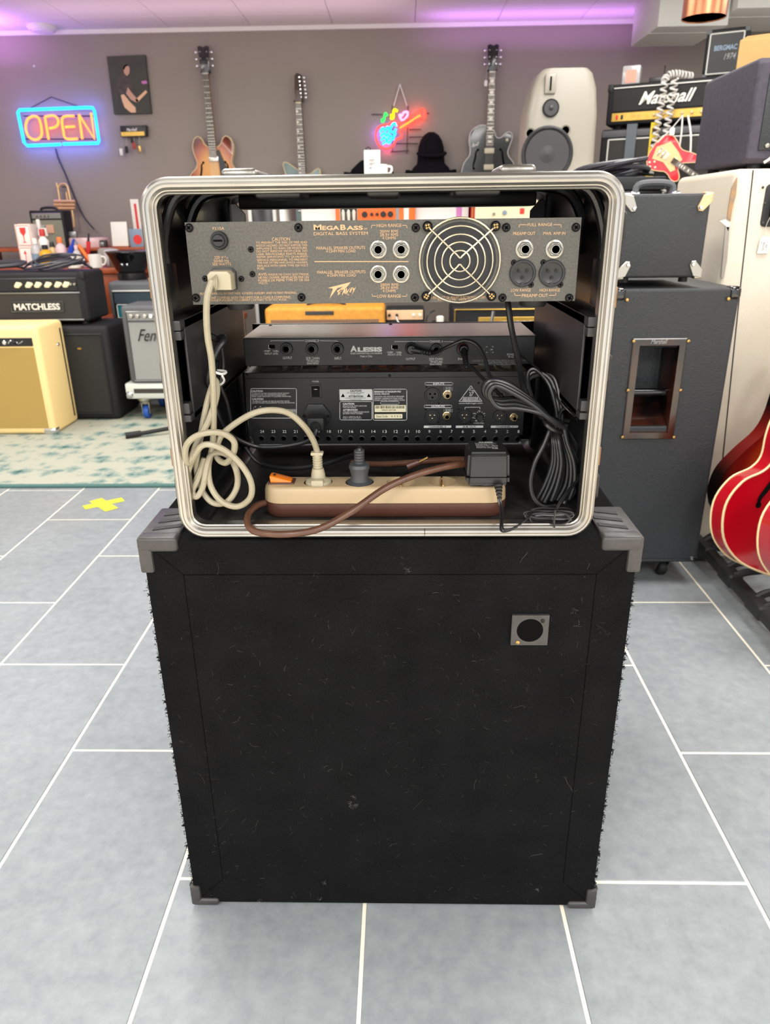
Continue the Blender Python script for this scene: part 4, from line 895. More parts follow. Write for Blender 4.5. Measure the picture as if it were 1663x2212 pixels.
SINGLE = [(0, 0), (.09, .007), (.165, .045), (.2, .12), (.188, .195), (.148, .245), (.138, .28), (.155, .33), (.168, .375), (.152, .405), (.118, .4), (.085, .372), (.05, .375), (.028, .42), (-.02, .45), (-.08, .452), (-.132, .42), (-.15, .365), (-.14, .3), (-.145, .255), (-.185, .2), (-.2, .12), (-.165, .045), (-.09, .007)]
OFFSET = [(0, 0), (.09, .004), (.15, .04), (.165, .11), (.14, .18), (.115, .24), (.118, .29), (.135, .345), (.128, .378), (.1, .372), (.06, .345), (.025, .345), (-.025, .37), (-.07, .4), (-.115, .425), (-.14, .415), (-.13, .36), (-.112, .29), (-.118, .23), (-.15, .16), (-.17, .09), (-.145, .025), (-.08, 0)]
DCUT = [(0, 0), (.08, .005), (.15, .04), (.175, .11), (.155, .18), (.128, .24), (.13, .29), (.15, .34), (.15, .39), (.12, .415), (.08, .395), (.045, .35), (.02, .345), (-.025, .35), (-.055, .39), (-.095, .45), (-.135, .47), (-.155, .43), (-.148, .36), (-.128, .29), (-.13, .24), (-.158, .18), (-.178, .11), (-.15, .04), (-.08, .005)]
def guitar(name, label, loc, rot, outline, top, th=.045, nut=.86, joint=.40, nw=.043, head='3x3', headmat='black_gloss', bind=None, side=None, inlay='block', fholes=False, guard=None, pickups=(.20, .30), pmat='pickup_cover', bridge=.13, knobs=((.1, .1), (.13, .06), (.14, .14), (.16, .09)), scale=1., group=None, neckmat='maple_neck', nutmat='pearl', trap=False, small=False):
    t = thing(name, label, 'guitar', loc, rot=rot, group=group); t.scale = (scale,)*3
    O = [(p.x, p.y) for p in crom([(x, z, 0) for x, z in outline], 5, True)]
    body = B().prism(O, 0, th, bev=.004 if not bind else .001, seg=2).obj('body', top, t, 50)
    if side: B().prism([(x*1.003, z) for x, z in O], .003, th+.001).obj('body_side', side, t, 50)
    if bind:
        for yy in (.0005, th-.0005): B().tube([(x, yy, z) for x, z in O], .0034, 6, 1, True, False).obj('binding', bind, t)
    nk = B().prism([(-nw*.62, joint-.05), (nw*.62, joint-.05), (nw*.5, nut), (-nw*.5, nut)], -.016, .012, bev=.004).obj('neck', neckmat, t)
    fb0 = joint-.095
    B().prism([(-nw*.64, fb0), (nw*.64, fb0), (nw*.5, nut), (-nw*.5, nut)], -.021, -.0158).obj('fretboard', 'rosewood', t, 0)
    sl_ = nut - bridge; b = B(); bi = B()
    fr_ = [nut - sl_*(1-2**(-k/12)) for k in range(1, 23)]
    for z in fr_:
        if z > fb0: w_ = nw*(.5+.14*(nut-z)/(nut-fb0)); b.box(-w_, w_, -.0222, -.0205, z-.001, z+.001)
    tag(b.obj('frets', 'fret_wire', t, 0), kind='stuff')
    for k in (1, 3, 5, 7, 9, 12, 15, 17, 19):
        if k >= len(fr_): continue
        z0, z1 = fr_[k], fr_[k-1]; zc = (z0+z1)/2; hh = (z1-z0)*.32; ww = nw*.3
        if z0 < fb0: continue
        if inlay == 'block': bi.box(-ww, ww, -.0214, -.0208, zc-hh, zc+hh)
        elif inlay == 'wedge': bi.prism([(-ww*1.5, zc-hh), (-ww*.1, zc), (-ww*1.5, zc+hh)], -.0214, -.0208)
        else: bi.lathe([(.003, -.0214), (0, -.0214)], (0, 0, zc), 'Y', 8)
    tag(bi.obj('inlays', 'pearl', t, 0), kind='stuff')
    B().box(-nw*.5, nw*.5, -.0235, -.012, nut-.003, nut+.003).obj('nut', nutmat, t, 0)
    tn = B()
    if head == '3x3':
        hd = [(-nw*.5, nut), (nw*.5, nut), (nw*.72, nut+.03), (nw*.82, nut+.1), (nw*.95, nut+.165), (nw*.5, nut+.172), (0, nut+.16), (-nw*.5, nut+.172), (-nw*.95, nut+.165), (-nw*.82, nut+.1), (-nw*.72, nut+.03)]
        tp = [(s*nw*.98, nut+.05+.042*k, s) for k in range(3) for s in (-1, 1)]
    else:
        s = 1 if head == 'inline_r' else -1
        hd = [(-nw*.5, nut), (nw*.5, nut), (s*nw*.9 if s > 0 else nw*.45, nut+.03), (nw*.95*s if s > 0 else nw*.4, nut+.06), (nw*.75*s if s > 0 else nw*.35, nut+.175), (0, nut+.19), (-nw*.45*s if s > 0 else -nw*.75, nut+.175), (-nw*.6 if s > 0 else -nw*.95, nut+.06)]
        tp = [(s*nw*(.95-.035*k), nut+.035+.025*k, s) for k in range(6)]
    B().prism(hd, -.014, .002, bev=.002).obj('headstock', headmat, t)
    for x, z, s in tp:
        b = B().cyl((x-s*.004, -.006, z), (x+s*.012, -.006, z), .003, n=8); b.rbox(min(x+s*.009, x+s*.022), max(x+s*.009, x+s*.022), -.012, 0, z-.007, z+.007, .003); b.cyl((x-s*.018, -.013, z), (x-s*.018, -.022, z), .004, n=8)
        b.obj('tuner', 'chrome', t)
    for z in pickups:
        w_ = .036; B().rbox(-w_, w_, -.014, .002, z-.0185, z+.0185, .004).obj('pickup', pmat, t)
    B().rbox(-.04, .04, -.018, .002, bridge-.008, bridge+.008, .003).obj('bridge', 'chrome', t)
    if trap: B().prism([(-.03, .02), (.03, .02), (.045, bridge-.05), (-.045, bridge-.05)], -.012, -.004, bev=.002).obj('tailpiece', 'chrome', t)
    else: B().rbox(-.045, .045, -.014, .002, bridge-.05, bridge-.036, .004).obj('tailpiece', 'chrome', t)
    b = B()
    for k in range(6):
        u = (k-2.5)/2.5; b.cyl((u*.026, -.019, bridge-.04), (u*nw*.4, -.0245, nut), .0006, n=4); b.cyl((u*nw*.4, -.0245, nut), (u*nw*.6, -.017, nut+.08), .0005, n=4)
    tag(b.obj('strings', 'fret_wire', t, 0), kind='stuff')
    if fholes:
        for s in (-1, 1):
            b = B(); pts = [(s*.085, .29), (s*.098, .275), (s*.1, .25), (s*.108, .215), (s*.115, .185), (s*.11, .17)]
            b.tube([(x, -.0006, z) for x, z in pts], .006, 6, 4, rad=lambda u: .0035+.0035*sin(pi*u)); b.lathe([(.009, -.0012), (0, -.0016)], (s*.083, 0, .293), 'Y', 12); b.lathe([(.009, -.0012), (0, -.0016)], (s*.109, 0, .167), 'Y', 12)
            b.obj('sound_hole', 'hole_black', t)
    if guard: B().prism(guard[0], -.0075, -.0055, bev=.0006, seg=1).obj('pickguard', guard[1], t)
    for x, z in knobs: B().lathe([(.011, 0), (.010, -.014), (.007, -.016), (0, -.016)], (x, 0, z), 'Y', 14).obj('knob', 'pickguard_black' if pmat != 'pickup_cream' else 'pickup_cream', t)
    return t
def hook(par, z): B().tube([(-.03, -.01, z-.002), (-.028, .03, z), (0, .05, z), (.028, .03, z), (.03, -.01, z-.002)], .006, 8, 5).obj('wall_hook', 'black_rubber', par)
gy = WALLY-.07
g1 = guitar('semi_hollow_guitar', 'sunburst semi-hollow electric guitar with f-holes hanging on the back wall', (-1.402, gy, 1.192), (0, 0, 0), ES, 'tobacco_burst', nut=.87, joint=.42, bind='cream_binding', inlay='dot', fholes=True, guard=([(.028, .37), (.045, .38), (.075, .30), (.098, .24), (.085, .2), (.04, .19), (.035, .3)], 'pickguard_black'), pickups=(.175, .315), pmat='pickup_cover', bridge=.115)
g1.rotation_euler = (0, radians(-.3), 0)
g2 = guitar('offset_guitar', 'pale teal offset electric guitar with a reversed six-in-line headstock on the back wall', (-.745, gy, 1.052), (0, 0, 0), OFFSET, 'pale_teal', nut=.815, joint=.36, bind='cream_binding', head='inline_r', headmat='rosewood', nutmat='gold_guard', inlay='wedge', guard=None, neckmat='rosewood', pmat='pickup_cream', pickups=(.13, .29))
g3 = guitar('single_cut_guitar', 'black single-cut electric guitar with white binding and a tag hanging on the wall', (.655, gy, 1.25), (0, 0, 0), SINGLE, 'charcoal_top', nut=.79, joint=.41, bind='white_binding', headmat='black_gloss', inlay='block', fholes=True, pmat='pickup_cream', pickups=(.175, .285), bridge=.09, knobs=((.128, .355), (.13, .08)))
b = B().prism([(-.01, 0), (.01, 0), (.012, .03), (0, .042), (-.012, .03)], 0, .0008, M=Matrix.Translation((-.045, -.03, .70))); b.obj('price_tag', 'sunset_white', g3, 0)
B().tube([(-.045, -.03, .74), (-.04, -.028, .80), (-.025, -.02, .86)], .0008, 5).obj('tag_string', 'sunset_white', g3)
B().tube([(-.125, -.001, .31), (-.118, -.001, .335), (-.112, -.001, .315), (-.1, -.001, .33), (-.092, -.001, .322), (-.08, -.001, .345)], .0035, 6, 4).obj('script_mark', 'sunset_white', g3)
for g in (g1, g2, g3): hook(g, (.87 if g is g1 else .815 if g is g2 else .79)+.015)

# ================================================================ wall pieces
def neon_mat(name, col, s):
    m = bpy.data.materials.new(name); m.use_nodes = True; n = m.node_tree.nodes; b = n['Principled BSDF']; b.inputs['Base Color'].default_value = (*col, 1); b.inputs['Emission Color'].default_value = (*col, 1); b.inputs['Emission Strength'].default_value = s; MATS[name] = m
neon_mat('neon_blue', (.01, .33, 1.), 2.2); neon_mat('neon_orange', (1., .19, .02), 2.2); neon_mat('neon_red', (1., .05, .03), 1.8); neon_mat('neon_green', (.02, .85, .1), 1.0); neon_mat('neon_yellow', (1., .72, .0), 1.1); neon_mat('neon_pink', (.9, .32, .9), 1.2)
mat('wire_dark', '#2d2a2e', .5, .5); mat('cable_dark', '#3a3540', .6)
def lamp(name, loc, e, col, par, r=.03):
    l = bpy.data.lights.new(name, 'POINT'); l.energy = e; l.color = col; l.shadow_soft_size = r; o = bpy.data.objects.new(name, l); COL.objects.link(o); o.location = loc; o.parent = par
ny = WALLY-.05
PN = Panel(at(126, 275, ny), ny); op = thing('open_sign', 'neon sign reading OPEN in orange inside a blue tube border', 'neon sign', PN.loc)
def ntube(par, P, pts, r, mt, name='neon_tube', closed=False, sub=5, dy=0., smooth=True):
    return B().tube([(P.p(*q)[0], dy, P.p(*q)[1]) for q in pts], r, 8, sub, closed, smooth).obj(name, mt, par)
k = .3367; c_ = lambda pts: [(x*k, y*k) for x, y in pts]
A_ = lambda pts: ntube(op, PN, c_(pts), .0085, 'neon_orange')
ntube(op, PN, c_([(390, 926), (175, 935), (155, 915), (115, 722), (125, 706), (560, 690), (595, 692), (606, 712), (635, 905), (630, 918), (405, 924)]), .0115, 'neon_blue', smooth=False)
A_([(212, 745), (178, 765), (165, 815), (180, 870), (215, 895), (248, 890), (268, 860), (262, 800), (245, 755), (212, 745)])
A_([(312, 895), (296, 800), (288, 748)]); A_([(288, 750), (340, 742), (368, 760), (374, 790), (355, 815), (316, 824)])
A_([(475, 745), (430, 745), (402, 755), (398, 790), (408, 850), (415, 880), (440, 892), (498, 890)]); A_([(418, 815), (480, 812)])
A_([(528, 892), (515, 800), (506, 735)]); ntube(op, PN, c_([(506, 735), (606, 890), (584, 725)]), .0085, 'neon_orange', smooth=False)
for y in (250, 300): B().tube([(PN.p(48, y)[0], .018, PN.p(48, y)[1]), (PN.p(206, y)[0], .018, PN.p(206, y)[1])], .004, 6, smooth=False).obj('support_bar', 'wire_dark', op)
b = B()
for x in (62, 178): b.tube([(PN.p(x, 233)[0], .02, PN.p(x, 233)[1]), (PN.p(106, 208)[0], .035, PN.p(106, 208)[1])], .003, 6, smooth=False)
tag(b.obj('hanging_chain', 'wire_dark', op), kind='stuff')
B().tube([(PN.p(x, y)[0], yy, PN.p(x, y)[1]) for x, y, yy in ((116, 320, .03), (122, 342, .035), (135, 372, .038), (150, 408, .036), (163, 438, .03), (180, 470, .02), (205, 495, -.02))], .006, 6).obj('cord', 'cable_dark', op)
bp_ = [(42, 240), (56, 318), (95, 319), (135, 318), (175, 316), (214, 312), (204, 231), (165, 233), (125, 235), (85, 237)]
for (xa_, ya_), (xb_, yb_) in zip(bp_, bp_[1:]+bp_[:1]):
    for u in (0, .5): x, y = xa_+(xb_-xa_)*u, ya_+(yb_-ya_)*u; lamp('neon_light', (PN.p(x, y)[0], -.015, PN.p(x, y)[1]), .2, (.05, .13, 1), op, .03)
for x in (75, 110, 145, 185): lamp('neon_light', (PN.p(x, 275)[0], -.01, PN.p(x, 275)[1]), .1, (1, .12, .1), op, .02)
# neon guitar
PG = Panel(at(862, 275, ny), ny, 540, 60, .34877); ng = thing('neon_guitar_sign', 'neon sign of a red guitar with blue script and three coloured notes', 'neon sign', at(862, 275, ny))
N_ = lambda pts, mt, r=.0065, closed=False: ntube(ng, PG, pts, r, mt, closed=closed)
N_([(925, 620), (905, 585), (880, 580), (858, 600), (820, 605), (790, 625), (780, 670), (792, 715), (815, 742), (850, 748), (885, 730), (905, 695), (935, 680), (938, 655), (920, 640)], 'neon_red', .008)
N_([(918, 600), (980, 560), (1045, 522), (1060, 505), (1078, 510), (1086, 545), (1072, 560), (1040, 562), (985, 600), (925, 645)], 'neon_red', .008); N_([(925, 622), (1055, 542)], 'neon_orange', .006)
for pts in ([(805, 650), (822, 620), (838, 640), (852, 612), (866, 632), (884, 596), (900, 590), (905, 612)], [(808, 672), (830, 655), (848, 668), (868, 640), (890, 650), (905, 625)], [(812, 700), (830, 680), (850, 695), (868, 668), (885, 680), (902, 650)], [(820, 722), (845, 705), (862, 715), (880, 690), (893, 690)]): N_(pts, 'neon_blue', .0085)
N_([(812, 575), (828, 565), (826, 580), (812, 580)], 'neon_green', .008); N_([(830, 572), (838, 530), (850, 545)], 'neon_green', .008)
N_([(868, 545), (888, 540), (884, 562), (868, 558)], 'neon_yellow', .009); N_([(886, 555), (892, 508), (914, 518)], 'neon_yellow', .009)
N_([(926, 535), (940, 545), (952, 525), (975, 522), (972, 548), (945, 575), (928, 550), (926, 535)], 'neon_pink', .008)
b = []
for l in ([(752, 535), (820, 535)], [(880, 480), (882, 770)], [(978, 480), (972, 780)], [(985, 630), (1060, 628)], [(985, 676), (1080, 674)], [(900, 716), (1040, 716)], [(870, 768), (985, 760)], [(1085, 530), (1110, 528)]): B().tube([(PG.p(*q)[0], .018, PG.p(*q)[1]) for q in l], .0032, 6, smooth=False).obj('frame_wire', 'wire_dark', ng)
for x in (890, 972): B().tube([(PG.p(x, 482)[0], .012, PG.p(x, 482)[1]), (PG.p(928, 345)[0], .03, PG.p(928, 345)[1])], .0042, 6, smooth=False).obj('hanging_cord', 'sunset_white', ng)
for x, y, e, c in ((840, 670, .25, (.1, .2, 1)), (1040, 545, .3, (1, .08, .04)), (970, 600, .15, (1, .08, .04)), (850, 745, .2, (1, .06, .1)), (785, 650, .15, (.4, .1, 1))): lamp('neon_light', (PG.p(x, y)[0], .015, PG.p(x, y)[1]), e, c, ng)
# photograph on canvas
mat('canvas_dark', '#4a4a40', .7, var=(5, '#3a3b34', .5)); mat('print_skin', '#c99e86', .7); mat('print_shirt', '#3a332f', .7, var=(30, '#5c524c', .4)); mat('print_body', '#e7bd94', .7); mat('print_pink', '#c97bb8', .7); mat('print_hair', '#1c1a18', .7)
cy_ = WALLY-.03; PK = Panel(at(278, 182, cy_), cy_, 0, 0, .3367); cv = thing('canvas_print', 'dark canvas print of a guitarist on stage hanging on the wall', 'canvas print', at(278, 182, cy_))
B().prism([PK.p(*q) for q in ((684, 362), (930, 352), (970, 728), (732, 732))], 0, .025).obj('canvas', 'canvas_dark', cv, 0)
for nm, mt, pts in (('printed_jacket', 'print_shirt', [(765, 490), (800, 462), (835, 490), (848, 560), (830, 640), (790, 620), (770, 600), (745, 560)]), ('printed_face', 'print_skin', [(790, 440), (800, 420), (820, 416), (832, 440), (830, 470), (815, 488), (798, 470)]), ('printed_hair', 'print_hair', [(788, 442), (798, 418), (815, 412), (826, 420), (806, 428), (796, 450)]),
                    ('printed_guitar', 'print_body', [(775, 610), (795, 605), (835, 655), (870, 690), (872, 722), (840, 722), (800, 690), (785, 650)]), ('printed_arm', 'print_skin', [(820, 560), (850, 600), (890, 645), (880, 660), (840, 640), (810, 600)]), ('printed_neck', 'print_body', [(868, 640), (935, 578), (945, 592), (880, 660)]), ('printed_glow', 'print_pink', [(905, 522), (940, 516), (945, 535), (915, 540)]), ('printed_amp', 'print_shirt', [(725, 540), (738, 536), (760, 640), (748, 650)])):
    B().prism([PK.p(*q) for q in pts], -.0012 if 'jacket' in nm or 'amp' in nm else -.0018, 0).obj(nm, mt, cv, 0)
# key rack shaped like a small amplifier
mat('gold_plate', '#d9b04c', .4, .4); mat('gold_panel', '#d8b25a', .35, .5, var=(40, '#caa145', .3))
ky = WALLY-.06; PK = Panel(at(287, 284, ky), ky, 0, 0, .3367); kr = thing('key_rack', 'small black and gold amplifier-shaped key rack with hanging keys on the wall', 'key rack', at(287, 284, ky))
B().prism([PK.p(*q) for q in ((768, 808), (935, 803), (938, 872), (775, 878))], 0, .055, bev=.004).obj('body', 'black_plastic', kr)
B().prism([PK.p(*q) for q in ((775, 848), (925, 843), (928, 870), (780, 874))], -.002, .004).obj('gold_strip', 'gold_panel', kr, 0)
b = B(); PK.text(b, 'Marshall', 812, 822, 880, 842, .003, .02, .25); tag(b.obj('script', 'sunset_white', kr, 0), kind='stuff')
for i, (x, y, mt) in enumerate(((778, 985, 'sunset_white'), (812, 970, 'black_rubber'), (860, 945, 'red_band'), (895, 965, 'brass'), (848, 905, 'wire_dark'))):
    a = PK.p(x, 880); c = PK.p(x, y); B().tube([(a[0], .0, a[1]), (c[0], .005, c[1]+.03)], .002, 5, smooth=False).obj('key_ring', 'chrome', kr)
    B().rbox(c[0]-.012, c[0]+.012, .0, .008, c[1]-.012, c[1]+.034, .003).obj('key_fob', mt, kr)
o = B().lathe([(.008, 0), (.006, -.008), (0, -.01)], (0, 0, 0), 'Y', 12).obj('wall_pin', 'sunset_white', loc=at(74, 143, WALLY)); tag(o, 'small white pin in the wall above the OPEN sign', 'pin')

# ---------------------------------------------------------------- clothes on hangers
mat('black_cotton', '#161519', .95, spec=.1, bump=(60, .3)); mat('paper_white', '#e6e2da', .8)
def garment(name, label, cx_, cz_, y, sw, hood):
    t = thing(name, label, 'garment', (cx_, y, cz_)); b = B(); n = 28; rings = []
    prof = [(-.55, .23, .10), (-.3, .23, .11), (-.12, .24, .115), (-.04, .235, .10), (0, .20, .085), (.035, .14, .07), (.06, .09, .06)]
    for z, rx, ry in prof: rings.append([(rx*sw*cos(2*pi*k/n)*(1+.02*sin(5*2*pi*k/n)), ry*sin(2*pi*k/n)*(1+.06*sin(7*2*pi*k/n)), z) for k in range(n)])
    vs = [p for r in rings for p in r]; fs = [(i*n+k, i*n+(k+1) % n, (i+1)*n+(k+1) % n, (i+1)*n+k) for i in range(len(rings)-1) for k in range(n)] + [tuple(range(n))[::-1], tuple(range((len(rings)-1)*n, len(rings)*n))]
    b.add(vs, fs).obj('torso', 'black_cotton', t, 80)
    for s in (-1, 1): B().tube([(s*.2*sw, 0, -.03), (s*.235*sw, -.01, -.15), (s*.24*sw, -.01, -.4)], .055, 12, 5, rad=lambda u: .06-.012*u).obj('sleeve', 'black_cotton', t, 80)
    if hood:
        b = B(); rings = []
        for z, rx, ry in ((.02, .13, .09), (.07, .125, .11), (.13, .12, .12), (.18, .10, .105), (.215, .07, .075), (.235, .03, .03)): rings.append([(rx*.8*cos(2*pi*k/n), ry*sin(2*pi*k/n)+.02, z) for k in range(n)])
        vs = [p for r in rings for p in r]; fs = [(i*n+k, i*n+(k+1) % n, (i+1)*n+(k+1) % n, (i+1)*n+k) for i in range(len(rings)-1) for k in range(n)] + [tuple(range((len(rings)-1)*n, len(rings)*n))]
        b.add(vs, fs).obj('hood', 'black_cotton', t, 80)
        B().tube([(.1*cos(a), -.095+.02*sin(a), .09+.02*sin(a)) for a in [pi+pi*k/10 for k in range(11)]], .012, 8, 3).obj('hood_edge', 'black_cotton', t, 80)
    B().tube([(0, 0, .05), (0, 0, .1), (.02, 0, .125), (.0, 0, .15), (-.02, 0, .135)], .003, 6, 5).obj('hanger_hook', 'wire_dark', t)
    return t
garment('hooded_sweater', 'black hooded sweater on a hanger under the neon guitar sign', at(931, 340, 5.95).x, at(925, 362, 5.95).z, 5.955, .66, True)
tee = garment('black_shirt', 'black shirt on a hanger with a white card in front', at(796, 352, 5.95).x, at(800, 366, 5.95).z, 5.955, .64, False)
# ================================================================ amplifiers and things around the room
mat('black_tolex', '#1d1d1f', .62, spec=.3, bump=(240, .25)); mat('grey_tolex', '#57585b', .6, bump=(240, .25)); mat('cream_tolex', '#f6d795', .6, bump=(260, .2)); mat('slate_tolex', '#272a2d', .5, bump=(120, .3, 'leather')); mat('violet_tolex', '#4a444f', .8, var=(60, '#3e3a45', .5), bump=(180, .3))
mat('white_tolex', '#d9d0c0', .65, var=(3, '#cfc4b0', .5), bump=(240, .2)); mat('worn_wood', '#b98a56', .8, var=(20, '#8c7a68', .7)); mat('dirt_grey', '#9b958c', .8); mat('silver_panel', '#8e8f8d', .3, .8); mat('black_panel', '#161617', .35); mat('knob_cream', '#e6dcb8', .45); mat('knob_black', '#131314', .4)
weave_mat('wheat_grille', '#9a7d3e', '#cfae63', 95, sz=1.1); weave_mat('silver_grille', '#6e6e6c', '#c9c9c4', 90); weave_mat('brown_grille', '#5f4330', '#a98566', 110, sx=.3); weave_mat('dark_grille', '#1e1d1c', '#4a4642', 120); weave_mat('teal_grille', '#1f2c33', '#3c5058', 120); weave_mat('black_grille', '#151515', '#34312e', 110); weave_mat('tweed_grille', '#6b6b5c', '#a5a594', 110)
mat('tweed', '#d9972f', .6, var=(40, '#c07f22', .4)); mat('orange_paint', '#f06a18', .45); mat('teal_plate', '#0f6e78', .4); mat('white_piping', '#d7d6cf', .5); mat('gold_piping', '#c8a24a', .4, .6); mat('red_wood', '#a9532a', .45, var=(9, '#8c3f1e', .6)); mat('white_paint', '#e2e1dc', .55); mat('blue_wheel', '#1d4fa6', .5); mat('grey_case', '#d8dcd4', .4, .2); mat('dark_stripe', '#3a3430', .6)
def cabinet(name, label, cat, loc, rz, w, d, h, mt, r=.015, body='body', group=None):
    """box with its front bottom centre at loc, facing -y"""
    t = thing(name, label, cat, loc, rz, group)
    B().rbox(-w/2, w/2, 0, d, 0, h, r, 3).obj(body, mt, t); return t
def face(t, x0, x1, z0, z1, mt, name='grille', y=-.003, d=.01, r=.002): return B().rbox(x0, x1, y, y+d, z0, z1, r, 1).obj(name, mt, t)
def frame(t, x0, x1, z0, z1, w, mt, name='piping', y=-.006):
    return B().sweep_ring(rrect(x1-x0, z1-z0, min(.008, .3*(z1-z0)), 4, (x0+x1)/2, (z0+z1)/2), [(0, 0), (0, y), (w*.5, y-.003), (w, y), (w, 0)]).obj(name, mt, t)
def knob(t, x, z, mt, r=.011, y=-.004, d=.016): return B().lathe([(r, y), (r*.95, y-d*.8), (r*.7, y-d), (0, y-d)], (x, 0, z), 'Y', 14).obj('knob', mt, t)
def words(t, s, x0, x1, z0, z1, mt, y=-.008, bold=.01, shear=0., name='badge_lettering'): return tag(B().text(s, x0, z0, x1, z1, y, bold, shear).obj(name, mt, t, 0), kind='stuff')
def handle(t, x, w, d, h, y, mt='black_rubber', name='handle'): return B().tube([(x-w/2, y, h), (x-w/2*.85, y, h+.018), (x, y, h+.024), (x+w/2*.85, y, h+.018), (x+w/2, y, h)], .009, 8, 5).obj(name, mt, t)

# ---------------------------------------------------------------- left group
t = cabinet('combo_amplifier', 'cream combo amplifier with wheat grille cloth standing on the rug', 'amplifier', (-2.22, 3.76, .012), 0, .70, .30, .572, 'cream_tolex', .022)
face(t, -.33, .315, .035, .465, 'wheat_grille'); pn = face(t, -.33, .315, .472, .515, 'black_panel', 'control_panel', -.005)
for k in range(7): knob(t, -.05+.045*k, .493, 'chrome' if k % 2 else 'knob_black', .012)
B().tube([(.19, -.008, .486), (.205, -.008, .503), (.213, -.008, .487), (.23, -.008, .497), (.245, -.008, .487), (.27, -.008, .5)], .003, 6, 4).obj('script_mark', 'chrome', t)
B().rbox(.285, .352, -.004, .05, -.002, .035, .008).obj('corner_cap', 'chrome', t); handle(t, -.1, .2, .3, .565, .12, 'black_rubber')
B().rbox(.349, .3525, .245, .258, .04, .53, .001).obj('side_gap_strip', 'black_rubber', t); B().lathe([(.01, .35), (.008, .356), (0, .357)], (0, .2, .45), 'X', 12).obj('strap_button', 'chrome', t)  # black strip put in for the dark gap before the back panel
t = cabinet('speaker_cabinet', 'plain black speaker cabinet behind the cream combo, under the black amplifier head', 'speaker cabinet', (-1.93, 4.065, .012), 0, .606, .36, .535, 'black_tolex', .03)
frame(t, -.27, .265, .035, .49, .008, 'black_rubber', 'front_rim'); face(t, -.262, .257, .043, .482, 'black_grille', y=-.002)
B().prism(ell(.012, .006, 12, .13, .41), -.006, -.001).obj('small_badge', 'brass', t)
t = cabinet('amplifier_head', 'black amplifier head with cream knobs and a lettered name plate', 'amplifier', (-2.055, 4.085, .565), 0, .665, .29, .262, 'black_tolex', .02)
face(t, -.31, .29, .018, .150, 'dark_grille'); pn = face(t, -.31, .29, .165, .232, 'black_panel', 'control_panel', -.004)
for x in (-.03, .03, .08, .135, .19, .235):
    B().prism([(x-.02, .193), (x-.005, .214), (x+.018, .210), (x+.022, .199), (x+.004, .183), (x-.015, .184)], -.02, -.002, bev=.003).obj('knob', 'knob_cream', t)
for x in (.267, .287): knob(t, x-.005, .2, 'nickel', .009)
for z in (.155, .012): B().rbox(-.32, .3, -.007, .002, z-.004, z+.004, .002).obj('piping', 'silver_panel', t)
pl_ = face(t, -.095, .2, .055, .112, 'black_gloss', 'badge_plate', -.008); frame(t, -.095, .2, .055, .112, .004, 'silver_panel', 'badge_border', -.009)
words(t, 'MATCHLESS', -.075, .18, .066, .101, 'white_piping', -.011, .035)
B().rbox(.30, .336, -.003, .03, .225, .265, .006).obj('corner_cap', 'black_rubber', t)
for x in (-.25, .28): B().lathe([(.018, 0), (.018, -.018), (0, -.018)], (x, .06, 0), 'Z', 14).obj('foot', 'black_rubber', t)
for x in (-.25, .28): B().lathe([(.018, 0), (.018, -.018), (0, -.018)], (x, .24, 0), 'Z', 14).obj('foot', 'black_rubber', t)
# amp on a castor dolly
d = thing('wheeled_dolly', 'pale wheeled dolly with blue castor wheels under the silver-grilled amplifier', 'dolly', (-1.28, 4.04, .0125))
B().rbox(-.29, .29, 0, .4, .125, .215, .012).obj('deck', 'grey_case', d); face(d, -.24, .27, .158, .185, 'dark_stripe', 'dark_band', -.002, .004)
for x in (-.275, .275): B().lathe([(.02, -.002), (.016, -.008), (0, -.01)], (x*.97, 0, .15), 'Y', 14).obj('ball_corner', 'chrome', d)
for x in (-.2, .2):
    for y in (.05, .34):
        B().lathe([(.042, .125), (.042, .112), (.03, .105), (.024, .09), (0, .09)], (x, y, 0), 'Z', 16).obj('castor_plate', 'zinc', d)
        for s in (-1, 1): B().rbox(x+s*.021-.002, x+s*.021+.002, y-.012, y+.03, .03, .1, .001).obj('castor_fork', 'zinc', d)
        B().lathe([(.01, -.015), (.036, -.015), (.0385, -.01), (.0385, .01), (.036, .015), (.01, .015)], (x, y+.012, .0385), 'X', 24).obj('castor_wheel', 'blue_wheel', d)
t = cabinet('combo_amplifier', 'black combo amplifier with silver sparkle grille on the wheeled dolly', 'amplifier', (-1.275, 4.045, .2275), 0, .52, .26, .425, 'grey_tolex', .02)
face(t, -.225, .225, .02, .335, 'silver_grille'); face(t, -.225, .225, .345, .39, 'silver_panel', 'control_panel', -.005)
for k, x in enumerate((-.2, -.165, -.125, -.09, -.05, -.01, .03, .07)): knob(t, x, .368, ('nickel', 'nickel', 'zinc')[min(k, 2)] if k < 3 else 'chrome', .013)
words(t, 'Fender', -.18, .03, .235, .30, 'screw_black', -.012, .0, .5); frame(t, -.232, .232, .012, .395, .006, 'silver_panel', 'drip_edge')
